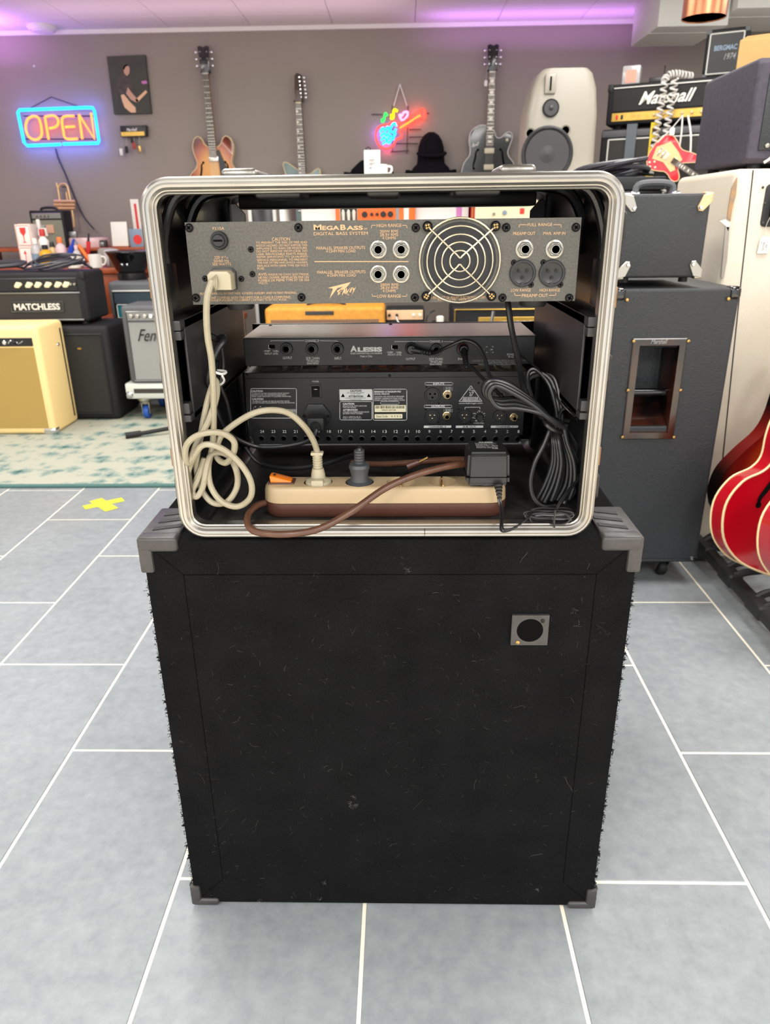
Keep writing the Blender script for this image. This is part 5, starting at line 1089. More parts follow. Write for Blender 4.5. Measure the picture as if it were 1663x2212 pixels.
# low bench, dark amp with teal plate
t = thing('low_bench', 'low reddish wooden bench behind the black amplifier head', 'bench', (-1.75, 4.46, 0))
B().rbox(-.95, .75, 0, .36, .49, .525, .004).obj('top', 'red_wood', t)
for x in (-.9, .7):
    B().rbox(x-.02, x+.02, .02, .34, 0, .49, .003).obj('side_panel', 'red_wood', t)
t = cabinet('combo_amplifier', 'dark amplifier with a teal control plate below its blue-black grille', 'amplifier', (-1.455, 4.5, .525), 0, .62, .30, .22, 'grey_tolex', .025)
face(t, -.285, .29, .008, .165, 'black_panel', 'baffle', -.002); face(t, -.275, .28, .092, .155, 'teal_grille', y=-.006); B().rbox(-.28, .285, -.01, .002, .162, .17, .002).obj('piping', 'white_piping', t)
face(t, -.262, -.1, .012, .085, 'teal_plate', 'control_plate', -.008); frame(t, -.266, -.096, .008, .089, .004, 'white_piping', 'plate_border', -.01); [B().rbox(-.21+.008*k_, -.13-.008*k_, -.0098, -.007, z_, z_+.014, .002).obj('printed_line', 'white_piping', t) for k_, z_ in ((0, .056), (1, .024))]
# black loudspeaker cone standing face up on it
t = thing('loudspeaker_driver', 'bare black loudspeaker driver lying face up on the amplifier with the teal plate', 'speaker driver', (-1.66, 4.66, .745))
B().lathe([(.085, 0), (.088, .012), (.088, .04), (.08, .045)], (0, 0, 0), 'Z', 32).obj('magnet', 'black_panel', t)
B().lathe([(.078, .045), (.09, .055), (.128, .14), (.138, .155), (.142, .16), (.142, .166), (.13, .168), (.12, .165), (.05, .10), (0, .095)], (0, 0, 0), 'Z', 40).obj('basket', 'black_gloss', t)
for x in (-.018, .012): B().rbox(x-.008, x+.008, -.108, -.096, .085, .1, .002).obj('terminal', 'chrome', t)
# workbench
t = thing('workbench', 'reddish wooden workbench against the back wall crowded with bottles and tools', 'desk', (-2.5, 4.9, 0))
B().rbox(-1.1, 1.25, 0, 1.12, .765, .80, .005).obj('top', 'red_wood', t); B().rbox(-1.08, 1.23, .02, .04, .45, .765, .002).obj('front_panel', 'red_wood', t)
for x in (-1.06, 1.2): B().rbox(x-.03, x+.03, .03, 1.1, 0, .765, .003).obj('side_panel', 'red_wood', t)
t = thing('bench_riser', 'wooden riser shelf along the back of the workbench', 'shelf', (-2.3, 5.4, .80))
B().rbox(-.85, .85, 0, .5, .09, .11, .003).obj('board', 'red_wood', t)
for x in (-.8, 0, .8): B().rbox(x-.012, x+.012, .02, .48, 0, .09, .002).obj('support', 'red_wood', t)
t = cabinet('practice_amplifier', 'small grey-grilled practice amplifier with knobs on the workbench riser', 'amplifier', (-2.525, 5.52, .91), 0, .245, .14, .25, 'black_tolex', .01)
face(t, -.105, .105, .01, .185, 'tweed_grille'); face(t, -.105, .105, .195, .232, 'silver_panel', 'control_panel', -.004)
for k in range(4): knob(t, -.07+.028*k, .213, 'nickel', .009)
handle(t, 0, .12, .1, .245, .06); words(t, 'Fender', -.09, -.02, .13, .165, 'chrome', -.007, .02, .3)
for x, y in ((-.035, .085), (.015, .105)): B().rbox(x-.028, x+.028, -.012, -.004, y-.008, y+.05, .003).obj('paper_note' if x < 0 else 'pick_card', 'paper_white' if x < 0 else 'print_skin', t)
# trumpet hung on the wall
mat('brass_light', '#e2bd8e', .35, .6)
to = at(143, 445, 6.0); t = thing('trumpet', 'brass trumpet hanging upright on the wall above the workbench', 'trumpet', to); PT = Panel(to, 6.0, 0, 380, .12026)
T_ = lambda pts, r, nm, mt='brass_light': B().tube([(PT.p(x, y)[0], yy, PT.p(x, y)[1]) for x, y, yy in pts], r, 10, 6).obj(nm, mt, t)
T_([(1100, 610, 0), (1080, 480, 0), (1058, 320, 0), (1045, 230, 0), (1070, 165, 0), (1120, 140, 0), (1175, 150, 0), (1215, 200, 0), (1240, 310, 0), (1265, 430, 0), (1285, 560, 0), (1310, 700, 0), (1325, 800, 0), (1335, 920, 0)], .0085, 'main_tube')
T_([(1185, 290, .01), (1200, 420, .01), (1225, 600, .01), (1255, 780, .01), (1280, 890, .01), (1310, 935, .005)], .0075, 'leadpipe'); T_([(1015, 125, 0), (1030, 190, 0), (1050, 280, 0)], .007, 'mouthpiece')
for y in (455, 520, 582): B().cyl((PT.p(985, y)[0], -.012, PT.p(985, y)[1]), (PT.p(1360, y+2)[0], -.012, PT.p(1360, y+2)[1]), .011, .011, 14).obj('valve', 'brass_light', t)
T_([(1130, 620, -.005), (1160, 660, -.005), (1175, 720, -.005), (1200, 740, -.005)], .0035, 'finger_hook')
q = PT.p(1130, 150); B().tube([(q[0], -.02, q[1]-.016), (q[0], .0, q[1]-.02), (q[0], .075, q[1]-.012)], .004, 6).obj('wall_hook', 'wire_dark', t)
# cartons with fragile marks
mat('carton_white', '#efe4dc', .8); mat('mark_red', '#d83a34', .7); mat('carton_pink', '#e9a48f', .8)
for nm, lab, c, w_, h_, kind in (('small_carton', 'white carton printed with a red wine glass, upper of two on the workbench', (63, 577), .10, .135, 'glass'), ('small_carton', 'white carton printed with red upright arrows, lower of two on the workbench', (63, 577), .12, .135, 'arrows')):
    x = at(60, 540, 4.98).x; z0 = .80 if kind == 'arrows' else .935
    if kind == 'glass': x -= .01
    t = thing(nm, lab, 'carton', (x, 4.98, z0)); B().rbox(-w_/2, w_/2, 0, .1, 0, h_, .003).obj('box', 'carton_white', t); frame(t, -w_/2+.004, w_/2-.004, .006, h_-.006, .004, 'carton_pink', 'border', -.001)
    if kind == 'glass':
        B().prism([(-.02, .115), (.02, .115), (.018, .085), (.006, .07), (.003, .066), (.002, .03), (.014, .024), (-.014, .024), (-.002, .03), (-.003, .066), (-.006, .07), (-.018, .085)], -.002, 0).obj('fragile_mark', 'mark_red', t, 0); B().box(-.03, .03, .01, .09, h_, h_+.004).obj('tape', 'print_skin', t, 0)
    else:
        for xx in (-.02, .025): B().prism([(xx-.002, .02), (xx+.002, .02), (xx+.002, .09), (xx+.01, .09), (xx, .112), (xx-.01, .09), (xx-.002, .09)], -.002, 0).obj('arrow_mark', 'mark_red', t, 0)
# bottles and tools
mat('bottle_white', '#e9e4da', .4); mat('bottle_clear', '#b9b4b4', .15); mat('liquid_yellow', '#e0a41e', .3); mat('cap_red', '#c22a25', .4); mat('cap_black', '#1a1a1c', .4); mat('label_blue', '#7d90a4', .5); mat('pink_clear', '#d9b9b9', .25); mat('tool_blue', '#1f3fb0', .4); mat('tool_orange', '#f0762a', .4); mat('tool_red', '#cc2b2b', .4)
def bottle(label, px, py, y, r, h, mt, cap, nz=.2, band=None, nm='bottle'):
    p = at(px, py, y); z = .80
    t = thing(nm, label, 'bottle', (p.x, y, z)); B().lathe([(r*.9, 0), (r, .006), (r, h*.62), (r*.8, h*.72), (r*.38, h*.8), (r*.38, h*.84)], (0, 0, 0), 'Z', 20).obj('body', mt, t)
    B().lathe([(r*.46, h*.82), (r*.46, h*.97), (r*.36, h), (0, h)], (0, 0, 0), 'Z', 16).obj('cap', cap, t)
    if band: B().lathe([(r*1.015, h*.12), (r*1.015, h*.5)], (0, 0, 0), 'Z', 20).obj('label_band', band, t)
bottle('white squeeze bottle with a red cap on the workbench', 101, 560, 5.02, .038, .24, 'bottle_white', 'cap_red'); bottle('bottle of yellow liquid with a black cap at the front of the workbench', 104, 575, 4.93, .042, .145, 'liquid_yellow', 'cap_black')
bottle('clear bottle with a white cap and blue-grey label beside the cartons', 84, 572, 4.95, .034, .185, 'bottle_clear', 'bottle_white', band='label_blue'); bottle('amber bottle behind the bottle of yellow liquid', 119, 570, 5.0, .03, .16, 'gold_guard', 'cap_black'); bottle('translucent pink bottle with an orange spout on the workbench', 136, 565, 4.98, .036, .19, 'pink_clear', 'tool_orange'); bottle('tall white spray bottle at the back of the workbench', 93, 540, 5.2, .03, .30, 'bottle_white', 'bottle_white')
bottle('small clear jar beside the blue clamp on the workbench', 168, 560, 4.96, .026, .14, 'bottle_clear', 'pink_clear')
def tool(name, label, cat, px, py, y, pts, r, mt, mt2=None):
    p = at(px, py, y); t = thing(name, label, cat, (p.x, y, .80)); B().tube(pts, r, 8, 5).obj('handle', mt, t)
    e = V(pts[-1]); d_ = (e-V(pts[-2])).normalized(); B().cyl(e, e+d_*.05, r*.6, r*.35, 8).obj('head', mt2 or 'chrome', t)
tool('spring_clamp', 'blue plastic clamp among the bottles on the workbench', 'tool', 156, 555, 4.97, [(-.02, 0, .02), (-.01, 0, .08), (.01, 0, .13)], .02, 'tool_blue', 'tool_blue')
tool('screwdriver', 'red-handled screwdriver leaning among the bottles on the workbench', 'tool', 84, 560, 5.1, [(0, 0, .01), (.005, 0, .12), (.012, .01, .2)], .013, 'mark_red'); tool('screwdriver', 'dark red screwdriver leaning beside the wine glass carton', 'tool', 75, 560, 5.1, [(.01, 0, .01), (-.005, 0, .1), (-.02, .01, .19)], .012, 'tool_red')
tool('cutter_knife', 'orange cutter lying against the clutter at the right of the workbench', 'tool', 184, 560, 4.98, [(.04, 0, .02), (0, 0, .09), (-.03, 0, .14)], .013, 'tool_orange', 'silver_panel'); tool('pliers', 'red-handled pliers leaning beside the orange cutter', 'tool', 193, 560, 5.05, [(-.03, 0, .03), (0, 0, .1), (.012, 0, .16)], .014, 'tool_red', 'wire_dark')
t = thing('tape_roll', 'wide pinkish roll of packing film lying on the bench riser', 'roll', (at(180, 505, 5.5).x, 5.5, .91))
B().lathe([(.06, 0), (.135, 0), (.14, .01), (.14, .055), (.135, .065), (.06, .065)], (0, .09, 0), 'Z', 32).obj('film', 'pink_clear', t); B().lathe([(.05, .002), (.06, .002), (.06, .063), (.05, .063)], (0, .09, 0), 'Z', 28).obj('core', 'bottle_white', t)
for k, (px, lab) in enumerate(((158, 'white mug lying among the cables, left of two on the workbench'), (205, 'white mug with its handle to the right, right of two on the workbench'))):
    t = thing('white_mug', lab, 'mug', (at(px, 560, 4.92).x, 4.925, .80)); B().lathe([(.036, 0), (.04, .004), (.041, .085), (.037, .085), (.036, .008), (0, .008)], (0, 0, 0), 'Z', 24).obj('cup', 'bottle_white', t)
    B().tube([(.039, 0, .07), (.062, 0, .066), (.068, 0, .045), (.055, 0, .022), (.039, 0, .02)], .006, 8, 5).obj('handle', 'bottle_white', t)
t = thing('paper_pad', 'white card standing upright on the workbench riser', 'card', (at(260, 530, 5.45).x, 5.45, .91)); B().rbox(-.057, .057, 0, .006, 0, .17, .001, M=Matrix.Rotation(radians(-8), 4, 'X')).obj('sheet', 'paper_white', t); B().rbox(-.06, .06, -.01, .05, 0, .008, .001).obj('stand', 'red_wood', t)
t = thing('picture_card', 'blue and red picture card leaning beside the rack case\'s left edge', 'card', (at(296, 530, 5.45).x, 5.45, .91)); B().rbox(-.045, .045, 0, .006, 0, .12, .001).obj('sheet', 'label_blue', t); B().prism(ell(.03, .032, 18, .01, .05), -.002, 0).obj('red_print', 'mark_red', t, 0)
t = thing('leaflet', 'tall white leaflet with a red strip behind the picture card', 'card', (at(302, 530, 5.7).x, 5.7, .91)); B().rbox(-.03, .03, 0, .006, 0, .32, .001).obj('sheet', 'paper_white', t); B().box(-.005, .012, -.002, 0, .1, .29).obj('red_strip', 'mark_red', t, 0)
for k, (px, y, sx, sz, mt, lab) in enumerate(((238, 4.98, .05, .05, 'bottle_clear', 'grey round plastic lid lying on the workbench'), (228, 5.25, .06, .05, 'dirt_grey', 'grey bag of small parts on the workbench'), (252, 5.15, .05, .03, 'bottle_white', 'white tube lying on the workbench'), (270, 5.05, .09, .022, 'carton_white', 'white sheet pile with a green tab on the workbench'))):
    t = thing(('plastic_lid', 'parts_bag', 'white_tube', 'paper_pile')[k], lab, ('lid', 'bag', 'tube', 'paper')[k], (at(px, 550, y).x, y, .80)); B().rbox(-sx, sx, 0, sx*1.4, 0, sz+.06, min(sx, sz)*.4, 3).obj('main_body', mt, t); B().rbox(-sx*.3, sx*.3, -.002, .01, .01, sz*.8+.03, .002).obj('front_label', ('silver_panel', 'silver_panel', 'paper_white', 'teal_plate')[k], t)
def clutter(name, label, cat, px, y, z, kind, mt, s):
    t = thing(name, label, cat, (at(px, 560, y).x, y, z))
    if kind == 'can': B().lathe([(s, 0), (s, s*3.2), (s*.6, s*3.6), (s*.5, s*3.6)], (0, 0, 0), 'Z', 18).obj('body', mt, t); B().lathe([(s*.5, s*3.5), (s*.5, s*4.2), (0, s*4.3)], (0, 0, 0), 'Z', 14).obj('cap', 'bottle_white', t)
    elif kind == 'reel': B().lathe([(s*.35, 0), (s, 0), (s, s*.5), (s*.35, s*.5)], (0, 0, 0), 'Z', 22).obj('rim', mt, t); B().lathe([(s*.2, .001), (s*.36, .001), (s*.36, s*.52), (s*.2, s*.52)], (0, 0, 0), 'Z', 18).obj('core', 'dark_stripe', t)
    else: B().rbox(-s, s, 0, s, 0, s*1.2, s*.18, 2).obj('body', mt, t); B().rbox(-s*.7, s*.6, -.003, .003, s*.2, s*.8, .001).obj('label', 'silver_panel', t)
for a in (('spray_can', 'black spray can with a white cap behind the amber bottle', 'can', 122, 5.14, .80, 'can', 'cap_black', .026), ('spray_can', 'teal spray can between the cartons and the practice amplifier', 'can', 76, 5.22, .80, 'can', 'teal_plate', .026), ('solder_reel', 'white reel lying between the mugs on the workbench', 'reel', 182, 5.12, .80, 'reel', 'bottle_white', .045), ('parts_box', 'black parts box in front of the packing film roll', 'box', 172, 5.22, .80, 'box', 'cap_black', .055), ('parts_box', 'grey parts box behind the two mugs', 'box', 208, 5.2, .80, 'box', 'dirt_grey', .06), ('tape_reel', 'small red tape reel on the workbench beside the pliers', 'reel', 200, 4.99, .80, 'reel', 'tool_red', .03), ('bag_of_strings', 'silver packet lying on the packing film roll', 'packet', 163, 5.56, .975, 'box', 'silver_panel', .035), ('parts_box', 'brown parts box at the right end of the bench riser', 'box', 222, 5.5, .91, 'box', 'dark_stripe', .04)): clutter(*a)
# cables coiled on the black head
def coil(name, label, c, rx, ry, n, r, mt, seed, z=0, h=.03, tail=None):
    t = thing(name, label, 'cable', c); rr = random.Random(seed); pts = []
    for k in range(n*10):
        a = 2*pi*k/10; u = k/(n*10); s = 1+.22*sin(2.3*a*.37+seed)+rr.uniform(-.06, .06)
        pts.append((rx*s*cos(a)+.02*sin(a*.21), ry*s*sin(a), r+h*abs(sin(a*.47+seed))*(.4+.6*u)))
    B().tube(pts, r, 6, 3).obj('cord', mt, t)
    if tail: B().tube(tail, r, 6, 4).obj('cord_end', mt, t)
    B().cyl(pts[0], (pts[0][0]+.05, pts[0][1]-.02, r+.005), .008, .006, 10).obj('plug', 'black_plastic', t); return t
mat('grey_cable', '#3c3a40', .45)
coil('cable_coil', 'dark cable coil on the right part of the black amplifier head', (-1.93, 4.22, .829), .13, .07, 7, .0055, 'grey_cable', 2, h=.085)
coil('cable_coil', 'grey cable coil at the left end on the black amplifier head', (-2.24, 4.2, .829), .14, .075, 5, .0055, 'grey_cable', 5, h=.05)
# rug, tape cross, microphone stand foot
def rug_mat():
    m = bpy.data.materials.new('rug_pile'); m.use_nodes = True; n = m.node_tree.nodes; L_ = m.node_tree.links; b = n['Principled BSDF']; tc = n.new('ShaderNodeTexCoord')
    v = n.new('ShaderNodeTexVoronoi'); v.inputs['Scale'].default_value = 11; v.distance = 'MANHATTAN'; ns = n.new('ShaderNodeTexNoise'); ns.inputs['Scale'].default_value = 42; ns.inputs['Detail'].default_value = 7; ns.inputs['Roughness'].default_value = .75
    mp = n.new('ShaderNodeMapping'); mp.inputs['Scale'].default_value = (.7, .5, 1); L_.new(tc.outputs['Object'], mp.inputs[0]); L_.new(mp.outputs[0], ns.inputs['Vector']); L_.new(tc.outputs['Object'], v.inputs['Vector'])
    wv = n.new('ShaderNodeTexWave'); wv.inputs['Scale'].default_value = 1.6; wv.inputs['Distortion'].default_value = 3; wv.bands_direction = 'Y'; L_.new(tc.outputs['Object'], wv.inputs['Vector'])
    a = n.new('ShaderNodeMath'); a.operation = 'MULTIPLY_ADD'; a.inputs[1].default_value = .45; L_.new(v.outputs['Distance'], a.inputs[0]); L_.new(ns.outputs['Fac'], a.inputs[2])
    c = n.new('ShaderNodeMath'); c.operation = 'MULTIPLY_ADD'; c.inputs[1].default_value = .14; L_.new(wv.outputs['Fac'], c.inputs[0]); L_.new(a.outputs[0], c.inputs[2])
    r = n.new('ShaderNodeValToRGB'); e = r.color_ramp.elements; e[0].position, e[1].position = .52, .92; e[0].color, e[1].color = lin('#3f5f5b'), lin('#aaaa9b'); q = e.new(.68); q.color = lin('#788c86')
    L_.new(c.outputs[0], r.inputs['Fac']); L_.new(r.outputs[0], b.inputs['Base Color']); b.inputs['Roughness'].default_value = .95; b.inputs['Specular IOR Level'].default_value = .1
    bp = n.new('ShaderNodeBump'); bp.inputs['Strength'].default_value = .4; bp.inputs['Distance'].default_value = .004; L_.new(ns.outputs['Fac'], bp.inputs['Height']); L_.new(bp.outputs[0], b.inputs['Normal']); MATS['rug_pile'] = m
rug_mat(); mat('rug_edge', '#4d706b', .9)
t = thing('rug', 'faded green and cream patterned rug under the amplifiers', 'rug', (-.55, 2.94, 0))
B().rbox(-2.19, 1.0, .02, 1.49, .0005, .012, .003).obj('pile', 'rug_pile', t)
B().rbox(-2.2, 1.0, 0, .024, .0005, .0125, .004).obj('edge_band', 'rug_edge', t)
mat('tape_yellow', '#c9cc3c', .5)
t = thing('tape_cross', 'bright yellow tape cross stuck to the floor tiles', 'tape', atz(224, 1090, 0) + V((0, 0, .0005)))
for k, (a, c, w_) in enumerate(((atz(181, 1097, 0), atz(266, 1079, 0), .05), (atz(206, 1080, 0), atz(242, 1102, 0), .055))):
    a, c = a-t.location, c-t.location; dd = (c-a).normalized(); nn = V((-dd.y, dd.x, 0))*w_/2
    q = [a-nn, c-nn, c+nn, a+nn]; B().prism([(p.x, p.y) for p in q], .0003+.0004*k, .0007+.0004*k, 'xy').obj('tape_strip', 'tape_yellow', t, 0)
t = thing('microphone_stand', 'black microphone stand leg lying on the rug beside the rack case', 'stand', (-1.43, 3.69, .013))
B().cyl((.02, 0, .016), (.55, .22, .06), .011, .011, 12).obj('leg', 'black_rubber', t); B().cyl((-.03, -.02, .014), (.045, .01, .02), .017, .015, 12).obj('rubber_foot', 'black_rubber', t)
B().cyl((.55, .22, 0), (.55, .22, .9), .011, .011, 12).obj('pole', 'black_rubber', t)
for a in (pi*.9, pi*1.6): B().cyl((.55, .22, .06), (.55+.3*cos(a), .22+.3*sin(a), .012), .01, .01, 10).obj('leg', 'black_rubber', t)
# ================================================================ behind the rack, seen above it and through its gaps
t = thing('display_shelf', 'white open display shelf behind the rack case, with speakers and amplifiers on it', 'shelf', (.25, 4.32, 0))
B().rbox(-.92, .88, 0, .52, 1.262, 1.292, .003).obj('top_board', 'white_paint', t)
for z in (.955,): B().rbox(-.9, .86, .01, .5, z, z+.025, .002).obj('shelf_board', 'white_paint', t)
for x in (-.91, .87): B().rbox(x-.012, x+.012, .005, .51, .012 if x < 0 else 0, 1.262, .002).obj('upright', 'white_paint', t)
t = thing('coffee_mug', 'white mug with a brown print on top of the display shelf', 'mug', (at(820, 372, 4.4).x, 4.42, 1.292))
B().lathe([(.036, 0), (.042, .005), (.043, .06), (.039, .06), (.037, .008), (0, .008)], (0, 0, 0), 'Z', 24).obj('cup', 'bottle_white', t); B().tube([(.041, 0, .05), (.062, 0, .048), (.066, 0, .032), (.055, 0, .015), (.041, 0, .014)], .006, 8, 5).obj('handle', 'bottle_white', t); B().lathe([(.0435, .02), (.0437, .05)], (0, 0, 0), 'Z', 24).obj('printed_band', 'carton_white', t)
t = thing('card_display', 'white printed card standing upright behind the mug', 'card', (at(804, 372, 4.55).x, 4.56, 1.292)); B().rbox(-.046, .046, 0, .006, 0, .145, .001, M=Matrix.Rotation(radians(-4), 4, 'X')).obj('card', 'paper_white', t); b = B()
for k in range(3): b.box(-.02, .022-.004*k, -.004-.001*k, .0, .05+.02*k, .056+.02*k)
tag(b.obj('print_lines', 'print_grey', t, 0), kind='stuff'); B().rbox(-.05, .05, -.02, .03, 0, .008, .002).obj('card_foot', 'paper_white', t)
# studio monitor
mat('monitor_white', '#948e82', .4, bump=(300, .04)); mat('cone_black', '#1c1b1c', .5); mat('cone_grey', '#343234', .45)
mo = V((.872, 4.42, 1.292)); t = thing('studio_monitor', 'large cream three-way studio monitor speaker with a black woofer on the display shelf', 'speaker', mo)
sec = [(0, .19), (.06, .195), (.3, .19), (.42, .172), (.49, .145), (.512, .12)]
b = B(); n = 32; vs = []
for z, hw_ in sec:
    for x, y in rrect(2*hw_, .30, .05, 7, 0, .16): vs.append((x+(.0 if z < .3 else (z-.3)*.05), y+(0 if z < .3 else (z-.3)*.12), z))
m_ = 32; fs = [(i*m_+k, i*m_+(k+1) % m_, (i+1)*m_+(k+1) % m_, (i+1)*m_+k) for i in range(len(sec)-1) for k in range(m_)] + [tuple(range(m_))[::-1], tuple(range((len(sec)-1)*m_, len(sec)*m_))]
b.add(vs, fs).obj('enclosure', 'monitor_white', t, 50)
PM = Panel(mo, 4.43, 1100, 0, .33854)
def driver(nm, px, py, rpx, mt, dome):
    x, z = PM.p(px, py); r = PM.r(rpx); o = B().lathe([(r, .004), (r, -.006), (r*.93, -.01), (r*.86, -.006), (r*.8, .0)], (x, .008, z), 'Y', 32).obj(nm, 'cone_black', t)
    B().lathe([(r*.84, -.003), (r*.4, .006), (r*.36, .004), (r*.3, -.004), (0, -.01)], (x, .002, z), 'Y', 32).obj(nm.split('_')[0]+'_cone', mt, o)
driver('woofer_ring', 240, 985, 137, 'cone_grey', 1); driver('midrange_ring', 264, 690, 43, 'cone_grey', 1)
x, z = PM.p(264, 530); B().rbox(x-.004, x+.004, .0, .03, z-.035, z+.03, .001).obj('tweeter_slot', 'hole_black', t); B().rbox(x-.03, x+.03, .006, .03, z-.05, z+.045, .008).obj('tweeter_plate', 'monitor_white', t)
for px, py in ((132, 850), (358, 832)):
    x, z = PM.p(px, py); r = PM.r(26); B().lathe([(r, 0), (r*.95, -.004), (r*.8, .004), (r*.7, .02)], (x, .008, z), 'Y', 20).obj('port', 'monitor_white', t); B().lathe([(r*.75, .0), (0, .0)], (x, .006, z), 'Y', 20).obj('port_hole', 'hole_black', t)
x, z = PM.p(245, 815); words(t, 'GENELEC', x-.02, x+.02, z-.006, z+.004, 'cone_grey', -.002, .02)
B().rbox(.196, .2, .1, .115, .02, .19, .002).obj('side_bracket', 'cone_black', t)
# on the middle shelf
t = cabinet('orange_amplifier_head', 'orange amplifier head with black knobs on the middle display shelf', 'amplifier', (-.146, 4.42, .98), 0, .45, .25, .24, 'orange_paint', .012)
B().box(-.19, .19, -.003, .004, .03, .13).obj('lower_grille', 'orange_paint', t, 0); face(t, -.2, -.10, .06, .16, 'black_panel', 'valve_window', -.004); frame(t, -.2, -.1, .06, .16, .004, 'white_piping')
for k in range(3): B().lathe([(.014, .07), (.014, .13), (.006, .145), (0, .145)], (-.18+.03*k, -.016, 0), 'Z', 12).obj('valve', 'nickel', t)
for x in (-.06, -.02, .01, .045, .085): knob(t, x, .118, 'knob_black', .016 if abs(x-.01) > .03 else .009)
face(t, .115, .135, .06, .16, 'silver_panel', 'switch_plate', -.004); face(t, .16, .19, .05, .17, 'white_piping', 'side_strip', -.004)
t = cabinet('cream_amplifier_head', 'cream-faced amplifier head with dark red edges on the right of the display shelf', 'amplifier', (.59, 4.42, .98), 0, .39, .25, .24, 'tool_red', .015)
B().prism(rrect(.35, .19, .04, 6, 0, .11), -.008, .004).obj('front_panel', 'knob_cream', t); frame(t, -.192, .192, .004, .232, .006, 'gold_piping')
knob(t, -.07, .112, 'nickel', .008, -.008); knob(t, -.01, .118, 'label_blue', .012, -.008); B().rbox(.075, .1, -.012, -.004, .11, .14, .002).obj('red_switch', 'mark_red', t)
t = thing('computer_screen', 'white back of a flat computer screen on the middle display shelf', 'screen', (at(690, 460, 4.45).x, 4.45, .98)); B().rbox(-.105, .105, 0, .02, .05, .27, .008).obj('housing', 'white_paint', t); B().rbox(-.05, .05, .0, .1, 0, .012, .003).obj('foot', 'silver_panel', t); B().rbox(-.015, .015, .005, .02, .0, .06, .003).obj('neck', 'silver_panel', t); B().prism(ell(.012, .014, 16, .01, .155), -.003, 0).obj('emblem', 'bottle_white', t)
t = thing('white_carton', 'plain white box between the orange and the cream amplifier heads', 'carton', (at(955, 460, 4.45).x, 4.46, .98)); B().rbox(-.155, .15, 0, .2, 0, .23, .003).obj('box', 'white_paint', t); B().rbox(.08, .112, -.002, .01, 0, .225, .001).obj('violet_strip', 'print_pink', t)
t = thing('banner_stand', 'narrow dark blue banner with white edges left of the display shelf', 'banner', (at(566, 460, 5.2).x, 5.2, 0)); B().rbox(-.075, .075, 0, .01, .04, 1.24, .002).obj('fabric', 'tool_blue' if False else 'pickguard_black', t)
for x in (-.082, .082): B().rbox(x-.012, x+.012, -.003, .012, .02, 1.25, .003).obj('edge_strip', 'white_piping', t)
B().rbox(-.11, .11, -.08, .09, 0, .03, .004).obj('foot', 'wire_dark', t)
# low row seen below the bass amplifier
t = cabinet('tweed_amplifier', 'honey-yellow tweed combo amplifier seen through the gap below the bass amplifier', 'amplifier', (-.404, 3.9, .012), 0, .63, .26, .636, 'tweed', .02)
face(t, -.285, .285, .06, .575, 'brown_grille'); B().rbox(-.10, .05, -.004, .003, .598, .618, .002).obj('name_plate', 'dark_stripe', t); handle(t, 0, .2, .2, .63, .12, 'dark_stripe')
t = cabinet('tan_panel_amplifier', 'dark amplifier with a tan control panel right of the tweed combo', 'amplifier', (.02, 4.02, .012), 0, .21, .2, .61, 'black_tolex', .01)
face(t, -.1, .095, .555, .605, 'print_body', 'control_panel', -.004); face(t, -.095, .095, .02, .53, 'teal_grille')
for x in (-.085, -.045, .045, .08): knob(t, x, .58, 'knob_black' if x < 0 else 'bottle_white', .008)
B().tube([(-.05, -.02, .575), (-.03, -.03, .54), (.03, -.03, .525), (.09, -.03, .53)], .004, 6).obj('patch_cord', 'white_piping', t)
t = thing('foot_pedal', 'black device with a white cap on a box between the low amplifiers', 'pedal', (at(952, 690, 3.9).x, 3.95, 0)); B().rbox(-.06, .06, 0, .14, 0, .50, .005).obj('stand_box', 'black_tolex', t); B().rbox(-.045, .045, .0, .1, .50, .56, .015, 3).obj('body', 'black_plastic', t); B().lathe([(.02, .56), (.02, .585), (.015, .59), (0, .59)], (0, .03, 0), 'Z', 14).obj('cap', 'bottle_white', t)
B().tube([(-.05, .02, .53), (-.075, 0, .55), (-.065, 0, .60), (-.03, .02, .62)], .004, 6).obj('cord', 'black_cable', t)
t = cabinet('gold_panel_amplifier', 'black amplifier with a gold control panel seen at the right of the lower gap', 'amplifier', (.53, 4.18, .012), 0, .5, .25, .60, 'black_tolex', .012)
face(t, -.1, .23, .485, .545, 'gold_panel', 'control_panel', -.005); frame(t, -.235, .235, .47, .59, .006, 'gold_piping'); face(t, -.22, .22, .02, .45, 'dark_grille')
for k in range(8): knob(t, -.065+.037*k, .515, ('teal_plate', 'teal_plate', 'mark_red')[k] if k < 3 else 'knob_cream', .009)
t = thing('guitar_stand', 'pale metal folding guitar stand in front of the gold-panelled amplifier', 'stand', (.50, 3.86, 0))
for x0, x1 in ((-.07, -.02), (.12, .06)): B().cyl((x0*1.8, -.06, .012), (x1, .05, .62), .009, .009, 10).obj('leg', 'silver_panel', t)
B().cyl((-.03, .05, .55), (.08, .05, .55), .007, .007, 8).obj('crossbar', 'silver_panel', t); B().cyl((.02, .05, .55), (.03, .2, .012), .009, .009, 10).obj('rear_leg', 'silver_panel', t)

